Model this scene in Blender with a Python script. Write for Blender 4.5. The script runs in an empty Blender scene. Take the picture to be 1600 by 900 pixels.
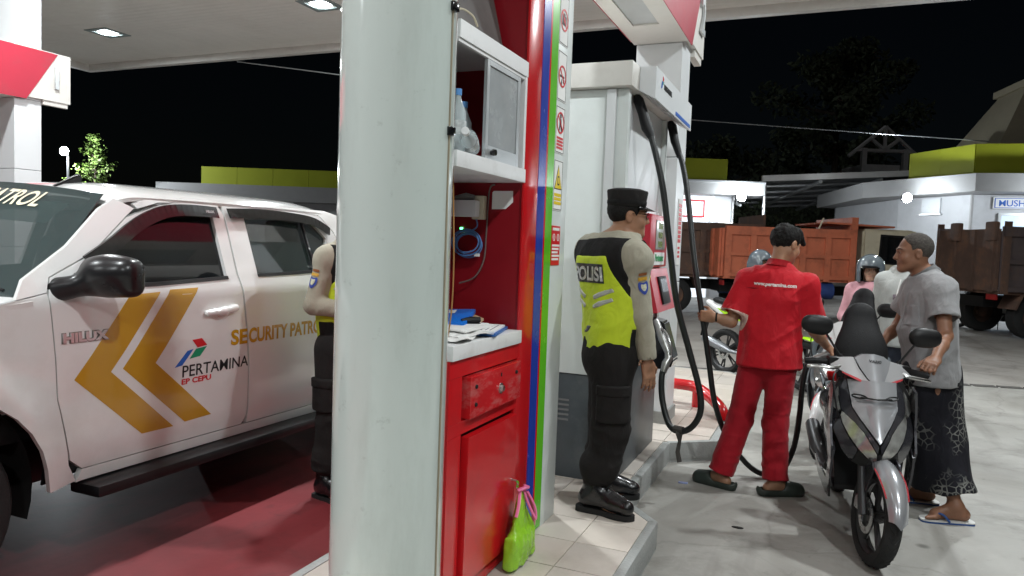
import bpy, bmesh, math, random
import numpy as np
from mathutils import Matrix, Vector
from mathutils.bvhtree import BVHTree

R = math.radians
random.seed(7)
SC = bpy.context.scene
COL = SC.collection

# ------------------------------------------------------------------ camera, sky, light, exposure
# world frame: +Y runs along the pump island, +X across it to the motorcycle lane, metres
cam_d = bpy.data.cameras.new('camera')
cam_d.lens = 25.875
cam_d.sensor_width = 36
cam_d.clip_start = 0.05
cam_d.clip_end = 2000
cam = bpy.data.objects.new('camera', cam_d)
COL.objects.link(cam)
_fw = Vector((-math.sin(R(22.9)) * math.cos(R(3.3)), math.cos(R(22.9)) * math.cos(R(3.3)), -math.sin(R(3.3))))
_ri = Vector((math.cos(R(22.9)), math.sin(R(22.9)), 0))
_up = _ri.cross(_fw)
_r2 = _ri * math.cos(R(2.1)) + _up * math.sin(R(2.1))
_u2 = -_ri * math.sin(R(2.1)) + _up * math.cos(R(2.1))
cam.matrix_world = Matrix(((_r2.x, _u2.x, -_fw.x, 0), (_r2.y, _u2.y, -_fw.y, 0), (_r2.z, _u2.z, -_fw.z, 1.55), (0, 0, 0, 1)))
SC.camera = cam

wd = bpy.data.worlds.new('World')
SC.world = wd
wd.use_nodes = True
_nt = wd.node_tree
_sky = _nt.nodes.new('ShaderNodeTexSky')
_sky.sky_type = 'NISHITA'
_sky.sun_disc = False
_sky.sun_elevation = R(25)
_sky.sun_rotation = R(190)
_bg = _nt.nodes['Background']
_nt.links.new(_sky.outputs[0], _bg.inputs[0])
_bg.inputs[1].default_value = 0.00035

night_fill_d = bpy.data.lights.new('moon', 'SUN')  # unseen faint sun lamp, added and raised to lift the far tower and trees
night_fill_d.energy = 0.06
night_fill_d.angle = R(0.5)
moon = bpy.data.objects.new('moon', night_fill_d)
moon.rotation_euler = (R(52), 0, R(10))
COL.objects.link(moon)

SC.view_settings.view_transform = 'Standard'
SC.view_settings.look = 'None'
SC.view_settings.exposure = 0.12
SC.view_settings.gamma = 1.0
SC.view_settings.use_curve_mapping = False
SC.render.engine = 'CYCLES'
SC.cycles.use_denoising = True
SC.cycles.max_bounces = 8
SC.cycles.diffuse_bounces = 4
SC.cycles.glossy_bounces = 4
SC.cycles.transmission_bounces = 6
SC.cycles.transparent_max_bounces = 12
SC.cycles.sample_clamp_indirect = 6
SC.cycles.caustics_reflective = False
SC.cycles.caustics_refractive = False

# ------------------------------------------------------------------ materials
MATS = {}
def mat(name, col, rough=0.5, metal=0.0, var=0.06, vs=4.0, bump=0.0, bs=60.0, coat=0.0, spec=0.5, emit=None, es=0.0,
        alpha=1.0, trans=0.0, dirt=None, dirt_s=2.0, dirt_amt=0.5, rvar=0.1, sheen=0.0, stretch=(1, 1, 1), bdist=0.01, ior=1.45):
    if name in MATS:
        return MATS[name]
    m = bpy.data.materials.new(name)
    m.use_nodes = True
    nt = m.node_tree
    b = nt.nodes['Principled BSDF']
    L = nt.links.new
    tc = nt.nodes.new('ShaderNodeTexCoord')
    mp = nt.nodes.new('ShaderNodeMapping')
    mp.inputs['Scale'].default_value = stretch
    L(tc.outputs['Object'], mp.inputs[0])
    n1 = nt.nodes.new('ShaderNodeTexNoise')
    n1.inputs['Scale'].default_value = vs
    n1.inputs['Detail'].default_value = 6
    n1.inputs['Roughness'].default_value = 0.6
    L(mp.outputs[0], n1.inputs['Vector'])
    mx = nt.nodes.new('ShaderNodeMix')
    mx.data_type = 'RGBA'
    c0 = [max(0, c * (1 - 2.2 * var)) for c in col]
    c1 = [min(1, c * (1 + 2.2 * var)) for c in col]
    mx.inputs[6].default_value = (*c0, 1)
    mx.inputs[7].default_value = (*c1, 1)
    L(n1.outputs['Fac'], mx.inputs[0])
    out = mx.outputs[2]
    if dirt is not None:
        n2 = nt.nodes.new('ShaderNodeTexNoise')
        n2.inputs['Scale'].default_value = dirt_s
        n2.inputs['Detail'].default_value = 8
        n2.inputs['Roughness'].default_value = 0.7
        L(mp.outputs[0], n2.inputs['Vector'])
        rp = nt.nodes.new('ShaderNodeValToRGB')
        rp.color_ramp.elements[0].position = 0.5
        rp.color_ramp.elements[1].position = 0.72
        rp.color_ramp.elements[1].color = (dirt_amt,) * 3 + (1,)
        L(n2.outputs['Fac'], rp.inputs[0])
        m2 = nt.nodes.new('ShaderNodeMix')
        m2.data_type = 'RGBA'
        m2.inputs[7].default_value = (*dirt, 1)
        L(rp.outputs[0], m2.inputs[0])
        L(out, m2.inputs[6])
        out = m2.outputs[2]
    L(out, b.inputs['Base Color'])
    if rvar > 0:
        mr = nt.nodes.new('ShaderNodeMapRange')
        mr.inputs['To Min'].default_value = max(0.02, rough - rvar)
        mr.inputs['To Max'].default_value = min(1, rough + rvar)
        L(n1.outputs['Fac'], mr.inputs[0])
        L(mr.outputs[0], b.inputs['Roughness'])
    else:
        b.inputs['Roughness'].default_value = rough
    b.inputs['Metallic'].default_value = metal
    b.inputs['Specular IOR Level'].default_value = spec
    b.inputs['Coat Weight'].default_value = coat
    b.inputs['Coat Roughness'].default_value = 0.06
    b.inputs['IOR'].default_value = ior
    if sheen:
        b.inputs['Sheen Weight'].default_value = sheen
    if trans:
        b.inputs['Transmission Weight'].default_value = trans
    if alpha < 1:
        b.inputs['Alpha'].default_value = alpha
    if emit is not None:
        b.inputs['Emission Color'].default_value = (*emit, 1)
        b.inputs['Emission Strength'].default_value = es
    if bump:
        n3 = nt.nodes.new('ShaderNodeTexNoise')
        n3.inputs['Scale'].default_value = bs
        n3.inputs['Detail'].default_value = 4
        L(mp.outputs[0], n3.inputs['Vector'])
        bp = nt.nodes.new('ShaderNodeBump')
        bp.inputs['Strength'].default_value = bump
        bp.inputs['Distance'].default_value = bdist
        L(n3.outputs['Fac'], bp.inputs['Height'])
        L(bp.outputs[0], b.inputs['Normal'])
    MATS[name] = m
    return m

def nodes_of(m):
    return m.node_tree.nodes, m.node_tree.links.new, m.node_tree.nodes['Principled BSDF']

# ------------------------------------------------------------------ objects
def _mx(o):
    m = Matrix.Translation(o.location) @ Matrix.Rotation(o.rotation_euler.z, 4, 'Z')
    return m

def tag(o, label=None, cat=None, group=None, kind=None):
    if label: o['label'] = label
    if cat: o['category'] = cat
    if group: o['group'] = group
    if kind: o['kind'] = kind
    return o

def thing(name, label, cat, loc=(0, 0, 0), rotz=0.0, group=None):
    o = bpy.data.objects.new(name, None)
    o.location = loc
    o.rotation_euler = (0, 0, rotz)
    o.empty_display_size = 0.1
    COL.objects.link(o)
    return tag(o, label, cat, group)

def mesh_obj(name, me, mats, parent=None, W=False):
    o = bpy.data.objects.new(name, me)
    if not isinstance(mats, (list, tuple)):
        mats = [mats]
    for m in mats:
        me.materials.append(m)
    COL.objects.link(o)
    if parent is not None:
        if W:
            root = parent
            M = Matrix.Identity(4)
            while root is not None:
                M = _mx(root) @ M
                root = root.parent
            me.transform(M.inverted())
        o.parent = parent
    return o

def obj(name, bm, mats, parent=None, W=False, ang=35, flat=False):
    me = bpy.data.meshes.new(name)
    bmesh.ops.recalc_face_normals(bm, faces=bm.faces)
    bm.to_mesh(me)
    bm.free()
    if not flat:
        me.shade_smooth()
        me.set_sharp_from_angle(angle=R(ang))
    return mesh_obj(name, me, mats, parent, W)

def copy_tree(o, parent=None):
    c = o.copy()
    COL.objects.link(c)
    c.parent = parent
    for ch in [k for k in bpy.data.objects if k.parent == o]:
        copy_tree(ch, c)
    return c

# ------------------------------------------------------------------ shapes
def box(bm, lo, hi, bev=0.0, M=None, mi=0, seg=2):
    x0, y0, z0 = lo
    x1, y1, z1 = hi
    vs = [bm.verts.new(p) for p in ((x0, y0, z0), (x1, y0, z0), (x1, y1, z0), (x0, y1, z0), (x0, y0, z1), (x1, y0, z1), (x1, y1, z1), (x0, y1, z1))]
    fs = [bm.faces.new([vs[i] for i in f]) for f in ((0, 3, 2, 1), (4, 5, 6, 7), (0, 1, 5, 4), (1, 2, 6, 5), (2, 3, 7, 6), (3, 0, 4, 7))]
    for f in fs: f.material_index = mi
    if bev > 0:
        es = list({e for f in fs for e in f.edges})
        r = bmesh.ops.bevel(bm, geom=es, offset=bev, segments=seg, affect='EDGES', profile=0.6)
        vs = list({v for f in r['faces'] for v in f.verts} | {v for v in vs if v.is_valid})
        for f in r['faces']: f.material_index = mi
    if M is not None:
        bmesh.ops.transform(bm, matrix=M, verts=[v for v in vs if v.is_valid])
    return bm

def B(lo, hi, bev=0.0, M=None):
    return box(bmesh.new(), lo, hi, bev, M)

def smooth_path(pts, n=6):
    P = [Vector(p) for p in pts]
    out = []
    for i in range(len(P) - 1):
        p0 = P[max(i - 1, 0)]; p1 = P[i]; p2 = P[i + 1]; p3 = P[min(i + 2, len(P) - 1)]
        for k in range(n):
            t = k / n
            out.append(0.5 * ((2 * p1) + (p2 - p0) * t + (2 * p0 - 5 * p1 + 4 * p2 - p3) * t * t + (3 * p1 - p0 - 3 * p2 + p3) * t ** 3))
    out.append(P[-1])
    return out

def tube(bm, pts, r, seg=10, cap=True, mi=0, flat=1.0, up=None):
    P = [Vector(p) for p in pts]
    n = len(P)
    rs = r if isinstance(r, (list, tuple)) else [r] * n
    if len(rs) != n:
        rs = [rs[0] + (rs[-1] - rs[0]) * i / (n - 1) for i in range(n)]
    T = []
    for i in range(n):
        t = (P[min(i + 1, n - 1)] - P[max(i - 1, 0)])
        T.append(t.normalized() if t.length > 1e-9 else Vector((0, 0, 1)))
    u = Vector(up) if up else (Vector((0, 0, 1)) if abs(T[0].z) < 0.9 else Vector((1, 0, 0)))
    u = (u - T[0] * u.dot(T[0])).normalized()
    rings = []
    for i in range(n):
        u = (u - T[i] * u.dot(T[i])).normalized()
        w = T[i].cross(u)
        rings.append([bm.verts.new(P[i] + (u * math.cos(2 * math.pi * k / seg) * flat + w * math.sin(2 * math.pi * k / seg)) * rs[i]) for k in range(seg)])
    for i in range(n - 1):
        for k in range(seg):
            f = bm.faces.new((rings[i][k], rings[i][(k + 1) % seg], rings[i + 1][(k + 1) % seg], rings[i + 1][k]))
            f.material_index = mi
    if cap:
        bm.faces.new(rings[0][::-1]).material_index = mi
        bm.faces.new(rings[-1]).material_index = mi
    return bm

def T_(pts, r, seg=10, sm=0, **k):
    return tube(bmesh.new(), smooth_path(pts, sm) if sm else pts, r, seg, **k)

def lathe(bm, prof, M=None, seg=24, mi=0, a0=0.0, a1=2 * math.pi):
    full = abs(a1 - a0 - 2 * math.pi) < 1e-6
    ns = seg if full else seg + 1
    rings = []
    for r, z in prof:
        if r < 1e-6:
            rings.append([bm.verts.new((0, 0, z))])
        else:
            rings.append([bm.verts.new((r * math.cos(a0 + (a1 - a0) * k / seg), r * math.sin(a0 + (a1 - a0) * k / seg), z)) for k in range(ns)])
    for a, b in zip(rings, rings[1:]):
        for k in range(seg):
            k2 = (k + 1) % ns if full else k + 1
            if len(a) == 1 and len(b) == 1: continue
            if len(a) == 1: f = bm.faces.new((a[0], b[k], b[k2]))
            elif len(b) == 1: f = bm.faces.new((a[k], a[k2], b[0]))
            else: f = bm.faces.new((a[k], a[k2], b[k2], b[k]))
            f.material_index = mi
    if M is not None:
        bmesh.ops.transform(bm, matrix=M, verts=[v for g in rings for v in g])
    return bm

AX = {'x': Matrix(((0, 0, 1, 0), (1, 0, 0, 0), (0, 1, 0, 0), (0, 0, 0, 1))),   # lathe axis to +X
      'y': Matrix(((1, 0, 0, 0), (0, 0, 1, 0), (0, -1, 0, 0), (0, 0, 0, 1))),
      'z': Matrix.Identity(4)}

def prism(bm, poly, axis, a0, a1, mi=0, M=None):
    def P(u, v, a):
        return {'x': (a, u, v), 'y': (u, a, v), 'z': (u, v, a)}[axis]
    lo = [bm.verts.new(P(u, v, a0)) for u, v in poly]
    hi = [bm.verts.new(P(u, v, a1)) for u, v in poly]
    n = len(poly)
    fs = [bm.faces.new(lo), bm.faces.new(hi[::-1])]
    for i in range(n):
        fs.append(bm.faces.new((lo[i], hi[i], hi[(i + 1) % n], lo[(i + 1) % n])))
    for f in fs: f.material_index = mi
    if M is not None:
        bmesh.ops.transform(bm, matrix=M, verts=lo + hi)
    return bm

def dense(poly, step):
    out = []
    n = len(poly)
    for i in range(n):
        a, b = poly[i], poly[(i + 1) % n]
        k = max(1, int(math.hypot(b[0] - a[0], b[1] - a[1]) / step))
        for j in range(k):
            t = j / k
            out.append((a[0] + (b[0] - a[0]) * t, a[1] + (b[1] - a[1]) * t))
    return out

def spline2(pts, n=6, closed=True):
    m = len(pts)
    out = []
    rng = range(m) if closed else range(m - 1)
    for i in rng:
        g = (lambda k: pts[k % m]) if closed else (lambda k: pts[min(max(k, 0), m - 1)])
        p0, p1, p2, p3 = g(i - 1), g(i), g(i + 1), g(i + 2)
        for k in range(n):
            t = k / n
            out.append(tuple(0.5 * (2 * p1[c] + (p2[c] - p0[c]) * t + (2 * p0[c] - 5 * p1[c] + 4 * p2[c] - p3[c]) * t * t + (3 * p1[c] - p0[c] - 3 * p2[c] + p3[c]) * t ** 3) for c in (0, 1)))
    if not closed: out.append(tuple(pts[-1]))
    return out

def panel(poly, fmap, thick=0.006, du=0.05, dv=0.05, step=0.03, bm=None, mi=0):
    """a sheet with the outline poly (u, v), mapped by fmap(u, v, depth), closed at the back"""
    t = bmesh.new()
    P = dense(poly, step)
    vs = [t.verts.new((u, v, 0)) for u, v in P]
    t.faces.new(vs)
    us = [p[0] for p in P]; ws = [p[1] for p in P]
    for c0, c1, st, no in ((min(us), max(us), du, (1, 0, 0)), (min(ws), max(ws), dv, (0, 1, 0))):
        k = c0 + st
        while k < c1 - 1e-4:
            co = (k, 0, 0) if no[0] else (0, k, 0)
            bmesh.ops.bisect_plane(t, geom=list(t.verts) + list(t.edges) + list(t.faces), plane_co=co, plane_no=no, dist=1e-5)
            k += st
    t.verts.ensure_lookup_table()
    t.verts.index_update()
    out = bm if bm is not None else bmesh.new()
    A = [out.verts.new(fmap(v.co.x, v.co.y, 0.0)) for v in t.verts]
    Bk = [out.verts.new(fmap(v.co.x, v.co.y, thick)) for v in t.verts]
    for f in t.faces:
        idx = [v.index for v in f.verts]
        try:
            out.faces.new([A[i] for i in idx]).material_index = mi
            out.faces.new([Bk[i] for i in idx[::-1]]).material_index = mi
        except ValueError:
            pass
    for e in t.edges:
        if len(e.link_faces) == 1:
            i, j = e.verts[0].index, e.verts[1].index
            try: out.faces.new((A[i], A[j], Bk[j], Bk[i])).material_index = mi
            except ValueError: pass
    t.free()
    return out

def text_mesh(s, size, bold=0.0, shear=0.0, extrude=0.002, align='LEFT', sx=1.0, space=1.0):
    cu = bpy.data.curves.new('lettering', 'FONT')
    cu.body = s
    cu.size = size
    cu.offset = bold
    cu.shear = shear
    cu.extrude = extrude
    cu.align_x = align
    cu.space_character = space
    cu.resolution_u = 4
    o = bpy.data.objects.new('lettering', cu)
    COL.objects.link(o)
    dg = bpy.context.evaluated_depsgraph_get()
    me = bpy.data.meshes.new_from_object(o.evaluated_get(dg))
    bpy.data.objects.remove(o)
    if sx != 1.0:
        me.transform(Matrix.Diagonal((sx, 1, 1, 1)))
    me.materials.clear()
    return me

def frame(o, right, up):
    """4x4: local x -> right, y -> up, z -> right x up, origin o"""
    r = Vector(right).normalized(); u = Vector(up); u = (u - r * u.dot(r)).normalized(); n = r.cross(u)
    return Matrix(((r.x, u.x, n.x, o[0]), (r.y, u.y, n.y, o[1]), (r.z, u.z, n.z, o[2]), (0, 0, 0, 1)))

def text(name, s, size, M, m, parent=None, W=True, **k):
    me = text_mesh(s, size, **k)
    me.transform(M)
    return mesh_obj(name, me, m, parent, W)

def drape(me, Mfr, target, off=0.002, far=0.4):
    """press a flat mesh in the frame Mfr along -z of the frame on to target (mesh object, same space)"""
    tm = target.data
    bv = BVHTree.FromPolygons([v.co.copy() for v in tm.vertices], [tuple(p.vertices) for p in tm.polygons])
    n = Mfr.to_3x3() @ Vector((0, 0, 1))
    for v in me.vertices:
        p = Mfr @ Vector((v.co.x, v.co.y, 0))
        h = bv.ray_cast(p + n * far, -n, far * 2)
        q = h[0] if h[0] is not None else p
        v.co = q + n * (off + max(0, v.co.z))
    return me

def fine_rect(w, h, nx=8, ny=8, round_=0.0):
    bm = bmesh.new()
    bmesh.ops.create_grid(bm, x_segments=nx, y_segments=ny, size=0.5)
    for v in bm.verts:
        v.co.x *= w; v.co.y *= h
    me = bpy.data.meshes.new('patch')
    bm.to_mesh(me); bm.free()
    return me

# ------------------------------------------------------------------ implicit surfaces (people, bags, shells)
def _hash(i, j, k, s):
    n = (i * 374761393 + j * 668265263 + k * 2147483647 + s * 1274126177) & 0xffffffff
    n = ((n ^ (n >> 13)) * 1274126177) & 0xffffffff
    return ((n ^ (n >> 16)) & 0xffff) / 65535.0

def vnoise(P, s=0):
    P = np.asarray(P, dtype=np.float64)
    I = np.floor(P).astype(np.int64)
    F = P - I
    F = F * F * (3 - 2 * F)
    out = 0
    for dx in (0, 1):
        wx = F[:, 0] if dx else 1 - F[:, 0]
        for dy in (0, 1):
            wy = F[:, 1] if dy else 1 - F[:, 1]
            for dz in (0, 1):
                wz = F[:, 2] if dz else 1 - F[:, 2]
                out = out + wx * wy * wz * _hash(I[:, 0] + dx, I[:, 1] + dy, I[:, 2] + dz, s)
    return out

class Field:
    def __init__(s, lo, hi, h):
        s.lo = np.array(lo, float); s.h = h
        s.n = np.ceil((np.array(hi, float) - s.lo) / h).astype(int) + 1
        s.D = np.full(s.n, 1.0, np.float32)
    def sub(s, lo, hi):
        a = np.clip(np.floor((np.array(lo) - s.lo) / s.h).astype(int), 0, s.n); b = np.clip(np.ceil((np.array(hi) - s.lo) / s.h).astype(int) + 1, 0, s.n)
        f = Field.__new__(Field); f.lo = s.lo + a * s.h; f.h = s.h; f.n = b - a
        f.D = np.full(f.n, 1.0, np.float32)
        return f
    def clone(s):
        f = Field.__new__(Field); f.lo = s.lo; f.h = s.h; f.n = s.n; f.D = s.D.copy(); return f
    def _sl(s, lo, hi):
        a = np.clip(np.floor((np.array(lo) - s.lo) / s.h).astype(int), 0, s.n)
        b = np.clip(np.ceil((np.array(hi) - s.lo) / s.h).astype(int) + 1, 0, s.n)
        g = np.meshgrid(*[(np.arange(a[i], b[i]) * s.h + s.lo[i]).astype(np.float32) for i in range(3)], indexing='ij', sparse=True)
        return tuple(slice(a[i], b[i]) for i in range(3)), g
    def put(s, fn, lo, hi, k=0.02, op='u'):
        if op == 'u':
            pad = k + 3 * s.h
            lo = [c - pad for c in lo]; hi = [c + pad for c in hi]
        sl, g = s._sl(lo, hi)
        if any(x.stop <= x.start for x in sl): return s
        d = fn(*g)
        c = s.D[sl]
        if op == 'u':
            if k > 0:
                h = np.maximum(k - np.abs(c - d), 0) / k
                s.D[sl] = np.minimum(c, d) - h * h * k * 0.25
            else: s.D[sl] = np.minimum(c, d)
        elif op == 's':
            if k > 0:
                h = np.maximum(k - np.abs(c + d), 0) / k
                s.D[sl] = np.maximum(c, -d) + h * h * k * 0.25
            else: s.D[sl] = np.maximum(c, -d)
        elif op == 'i':
            s.D[sl] = np.maximum(c, d)
        return s
    # primitives
    def rc(s, a, b, ra, rb, k=0.02, op='u', sq=None):
        a = np.array(a, float); b = np.array(b, float)
        m = max(ra, rb)
        ab = b - a; L2 = max(float(ab @ ab), 1e-9)
        if sq is not None:
            dv = np.array(sq[0], float); dv /= np.linalg.norm(dv); fac = sq[1]
        def fn(x, y, z):
            px, py, pz = x - a[0], y - a[1], z - a[2]
            t = np.clip((px * ab[0] + py * ab[1] + pz * ab[2]) / L2, 0, 1)
            qx, qy, qz = px - t * ab[0], py - t * ab[1], pz - t * ab[2]
            r = ra + (rb - ra) * t
            if sq is not None:
                c = qx * dv[0] + qy * dv[1] + qz * dv[2]
                g = (fac - 1) * c
                qx, qy, qz = qx + g * dv[0], qy + g * dv[1], qz + g * dv[2]
                return (np.sqrt(qx * qx + qy * qy + qz * qz) - r) / (1 + 0.5 * (fac - 1))
            return np.sqrt(qx * qx + qy * qy + qz * qz) - r
        return s.put(fn, np.minimum(a, b) - m, np.maximum(a, b) + m, k, op)
    def el(s, c, r, Rm=None, k=0.02, op='u'):
        c = np.array(c, float); r = np.array(r, float)
        Q = np.eye(3) if Rm is None else np.array(Rm.to_3x3() if isinstance(Rm, Matrix) else Rm).T
        m = r.max()
        def fn(x, y, z):
            px, py, pz = x - c[0], y - c[1], z - c[2]
            u = Q[0, 0] * px + Q[0, 1] * py + Q[0, 2] * pz
            v = Q[1, 0] * px + Q[1, 1] * py + Q[1, 2] * pz
            w = Q[2, 0] * px + Q[2, 1] * py + Q[2, 2] * pz
            k0 = np.sqrt((u / r[0]) ** 2 + (v / r[1]) ** 2 + (w / r[2]) ** 2)
            k1 = np.sqrt((u / r[0] ** 2) ** 2 + (v / r[1] ** 2) ** 2 + (w / r[2] ** 2) ** 2)
            return np.where(k1 < 1e-6, -r.min(), k0 * (k0 - 1) / np.maximum(k1, 1e-6))
        return s.put(fn, c - m, c + m, k, op)
    def bx(s, c, r, Rm=None, k=0.02, op='u', rd=0.01):
        c = np.array(c, float); r = np.array(r, float)
        Q = np.eye(3) if Rm is None else np.array(Rm.to_3x3() if isinstance(Rm, Matrix) else Rm).T
        m = np.linalg.norm(r)
        def fn(x, y, z):
            px, py, pz = x - c[0], y - c[1], z - c[2]
            u = np.abs(Q[0, 0] * px + Q[0, 1] * py + Q[0, 2] * pz) - (r[0] - rd)
            v = np.abs(Q[1, 0] * px + Q[1, 1] * py + Q[1, 2] * pz) - (r[1] - rd)
            w = np.abs(Q[2, 0] * px + Q[2, 1] * py + Q[2, 2] * pz) - (r[2] - rd)
            o = np.sqrt(np.maximum(u, 0) ** 2 + np.maximum(v, 0) ** 2 + np.maximum(w, 0) ** 2)
            return o + np.minimum(np.maximum(u, np.maximum(v, w)), 0) - rd
        return s.put(fn, c - m, c + m, k, op)
    def half(s, p, n, k=0):
        """keep the side of the plane (p, n) that n points away from"""
        p = np.array(p, float); n = np.array(n, float); n /= np.linalg.norm(n)
        sl, g = s._sl(s.lo - 1, s.lo + s.n * s.h + 1)
        d = (g[0] - p[0]) * n[0] + (g[1] - p[1]) * n[1] + (g[2] - p[2]) * n[2]
        s.D = np.maximum(s.D, d.astype(np.float32))
        return s
    def inflate(s, r):
        f = s.clone(); f.D = f.D - np.float32(r); return f
    def cut(s, other):
        f = s.clone(); f.D = np.maximum(f.D, -other.D); return f
    def both(s, other):
        f = s.clone(); f.D = np.maximum(f.D, other.D); return f
    def mesh(s, name='mesh', folds=None, smooth=1):
        S = s.D < 0
        sl = []
        for ax in range(3):
            w = np.flatnonzero(S.any(axis=tuple(a for a in range(3) if a != ax)))
            sl.append(slice(max(0, w[0] - 2), w[-1] + 3) if len(w) else slice(0, 2))
        off = np.array([q.start for q in sl])
        D = s.D[tuple(sl)]; S = S[tuple(sl)]
        # seal the walls of the grid
        A = S[:-1, :-1, :-1]
        cnt = np.zeros(A.shape, np.int8)
        for dx in (0, 1):
            for dy in (0, 1):
                for dz in (0, 1):
                    cnt += S[dx:dx + A.shape[0], dy:dy + A.shape[1], dz:dz + A.shape[2]]
        act = np.argwhere((cnt > 0) & (cnt < 8))
        idx = np.full(A.shape, -1, np.int32)
        idx[act[:, 0], act[:, 1], act[:, 2]] = np.arange(len(act))
        cr = [(x, y, z) for x in (0, 1) for y in (0, 1) for z in (0, 1)]
        val = {c: D[act[:, 0] + c[0], act[:, 1] + c[1], act[:, 2] + c[2]].astype(np.float64) for c in cr}
        P = np.zeros((len(act), 3)); N = np.zeros(len(act))
        for a in cr:
            for ax in range(3):
                if a[ax]: continue
                b = list(a); b[ax] = 1; b = tuple(b)
                va, vb = val[a], val[b]
                m = (va < 0) != (vb < 0)
                t = np.where(m, va / np.where(m, va - vb, 1), 0)
                q = np.repeat(np.array(a, float)[None], len(act), 0)
                q[:, ax] += t
                P[m] += q[m]; N[m] += 1
        V = (act + off + P / N[:, None]) * s.h + s.lo
        F = []
        for ax in range(3):
            o1, o2 = (ax + 1) % 3, (ax + 2) % 3
            sa = [slice(None)] * 3; sb = [slice(None)] * 3
            sa[ax] = slice(0, -1); sb[ax] = slice(1, None)
            X = S[tuple(sa)] != S[tuple(sb)]
            e = np.argwhere(X)
            e = e[(e[:, o1] > 0) & (e[:, o2] > 0) & (e[:, o1] < A.shape[o1]) & (e[:, o2] < A.shape[o2]) & (e[:, ax] < A.shape[ax])]
            ins = S[e[:, 0], e[:, 1], e[:, 2]]
            def at(d1, d2):
                q = e.copy(); q[:, o1] -= d1; q[:, o2] -= d2
                return idx[q[:, 0], q[:, 1], q[:, 2]]
            q = np.stack([at(1, 1), at(0, 1), at(0, 0), at(1, 0)], 1)
            q[~ins] = q[~ins][:, ::-1]
            F.append(q)
        F = np.concatenate(F)
        F = F[(F >= 0).all(1)]
        for _ in range(smooth):
            ia = np.concatenate([F[:, i] for i in range(4)] + [F[:, (i + 1) % 4] for i in range(4)])
            ib = np.concatenate([F[:, (i + 1) % 4] for i in range(4)] + [F[:, i] for i in range(4)])
            c = np.bincount(ia, minlength=len(V))
            acc = np.stack([np.bincount(ia, V[ib, k], len(V)) for k in range(3)], 1)
            V = V * 0.5 + 0.5 * acc / np.maximum(c, 1)[:, None]
        if folds is not None:
            n = np.zeros_like(V)
            fn = np.cross(V[F[:, 2]] - V[F[:, 0]], V[F[:, 3]] - V[F[:, 1]])
            fi = F.ravel(); fr = np.repeat(fn, 4, 0)
            n = np.stack([np.bincount(fi, fr[:, k], len(V)) for k in range(3)], 1)
            n /= np.maximum(np.linalg.norm(n, axis=1), 1e-9)[:, None]
            V = V + n * folds(V)[:, None]
        me = bpy.data.meshes.new(name)
        me.vertices.add(len(V)); me.vertices.foreach_set('co', V.astype(np.float32).ravel())
        me.loops.add(len(F) * 4); me.loops.foreach_set('vertex_index', F.astype(np.int32).ravel())
        me.polygons.add(len(F)); me.polygons.foreach_set('loop_start', np.arange(0, len(F) * 4, 4, dtype=np.int32))
        me.update(calc_edges=True)
        me.validate()
        me.shade_smooth()
        return me
# ------------------------------------------------------------------ palette
m_white = mat('white_enamel', (0.62, 0.66, 0.645), 0.35, var=0.03, vs=2, dirt=(0.45, 0.45, 0.42), dirt_s=3, dirt_amt=0.25)
m_white2 = mat('white_plain', (0.68, 0.7, 0.71), 0.4, var=0.02)
m_red = mat('red_enamel', (0.52, 0.008, 0.012), 0.22, var=0.08, vs=3, dirt=(0.25, 0.02, 0.02), dirt_s=5, dirt_amt=0.4, coat=0.3)
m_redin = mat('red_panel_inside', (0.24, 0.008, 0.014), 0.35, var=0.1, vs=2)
m_sred = mat('stripe_red', (0.55, 0.01, 0.012), 0.25, var=0.03)
m_blue = mat('stripe_blue', (0.018, 0.045, 0.33), 0.25, var=0.04)
m_green = mat('stripe_green', (0.11, 0.46, 0.02), 0.25, var=0.04)
m_black = mat('black_rubber', (0.009, 0.009, 0.01), 0.5, spec=0.35, var=0.2, bump=0.1, bs=80)
m_blackgl = mat('black_gloss', (0.008, 0.008, 0.009), 0.12, var=0.1, coat=0.4)
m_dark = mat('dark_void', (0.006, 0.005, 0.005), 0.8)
m_steel = mat('steel', (0.55, 0.55, 0.54), 0.28, metal=1.0, var=0.1, vs=20)
m_alu = mat('aluminium', (0.62, 0.64, 0.65), 0.35, metal=0.7, var=0.05)
m_base = mat('grey_base_paint', (0.055, 0.065, 0.072), 0.4, var=0.25, vs=3, dirt=(0.16, 0.17, 0.17), dirt_s=2.5, dirt_amt=0.5)
m_hred = mat('header_red', (0.42, 0.02, 0.045), 0.4, var=0.06, vs=2, dirt=(0.3, 0.05, 0.06), dirt_s=6, dirt_amt=0.4)
m_hwhite = mat('header_white', (0.66, 0.64, 0.6), 0.5, var=0.04, dirt=(0.4, 0.38, 0.33), dirt_s=4, dirt_amt=0.3)
m_ink = mat('black_ink', (0.012, 0.012, 0.014), 0.5, var=0)
m_signred = mat('sign_red', (0.6, 0.012, 0.02), 0.4, var=0.03)
m_signyel = mat('sign_yellow', (0.75, 0.55, 0.02), 0.4, var=0.03)
m_paper = mat('paper_white', (0.78, 0.78, 0.76), 0.7, var=0.04)
m_cream = mat('cream_paint', (0.62, 0.56, 0.42), 0.45, var=0.06, dirt=(0.35, 0.3, 0.2), dirt_s=3, dirt_amt=0.5)
m_skin = None

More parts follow.
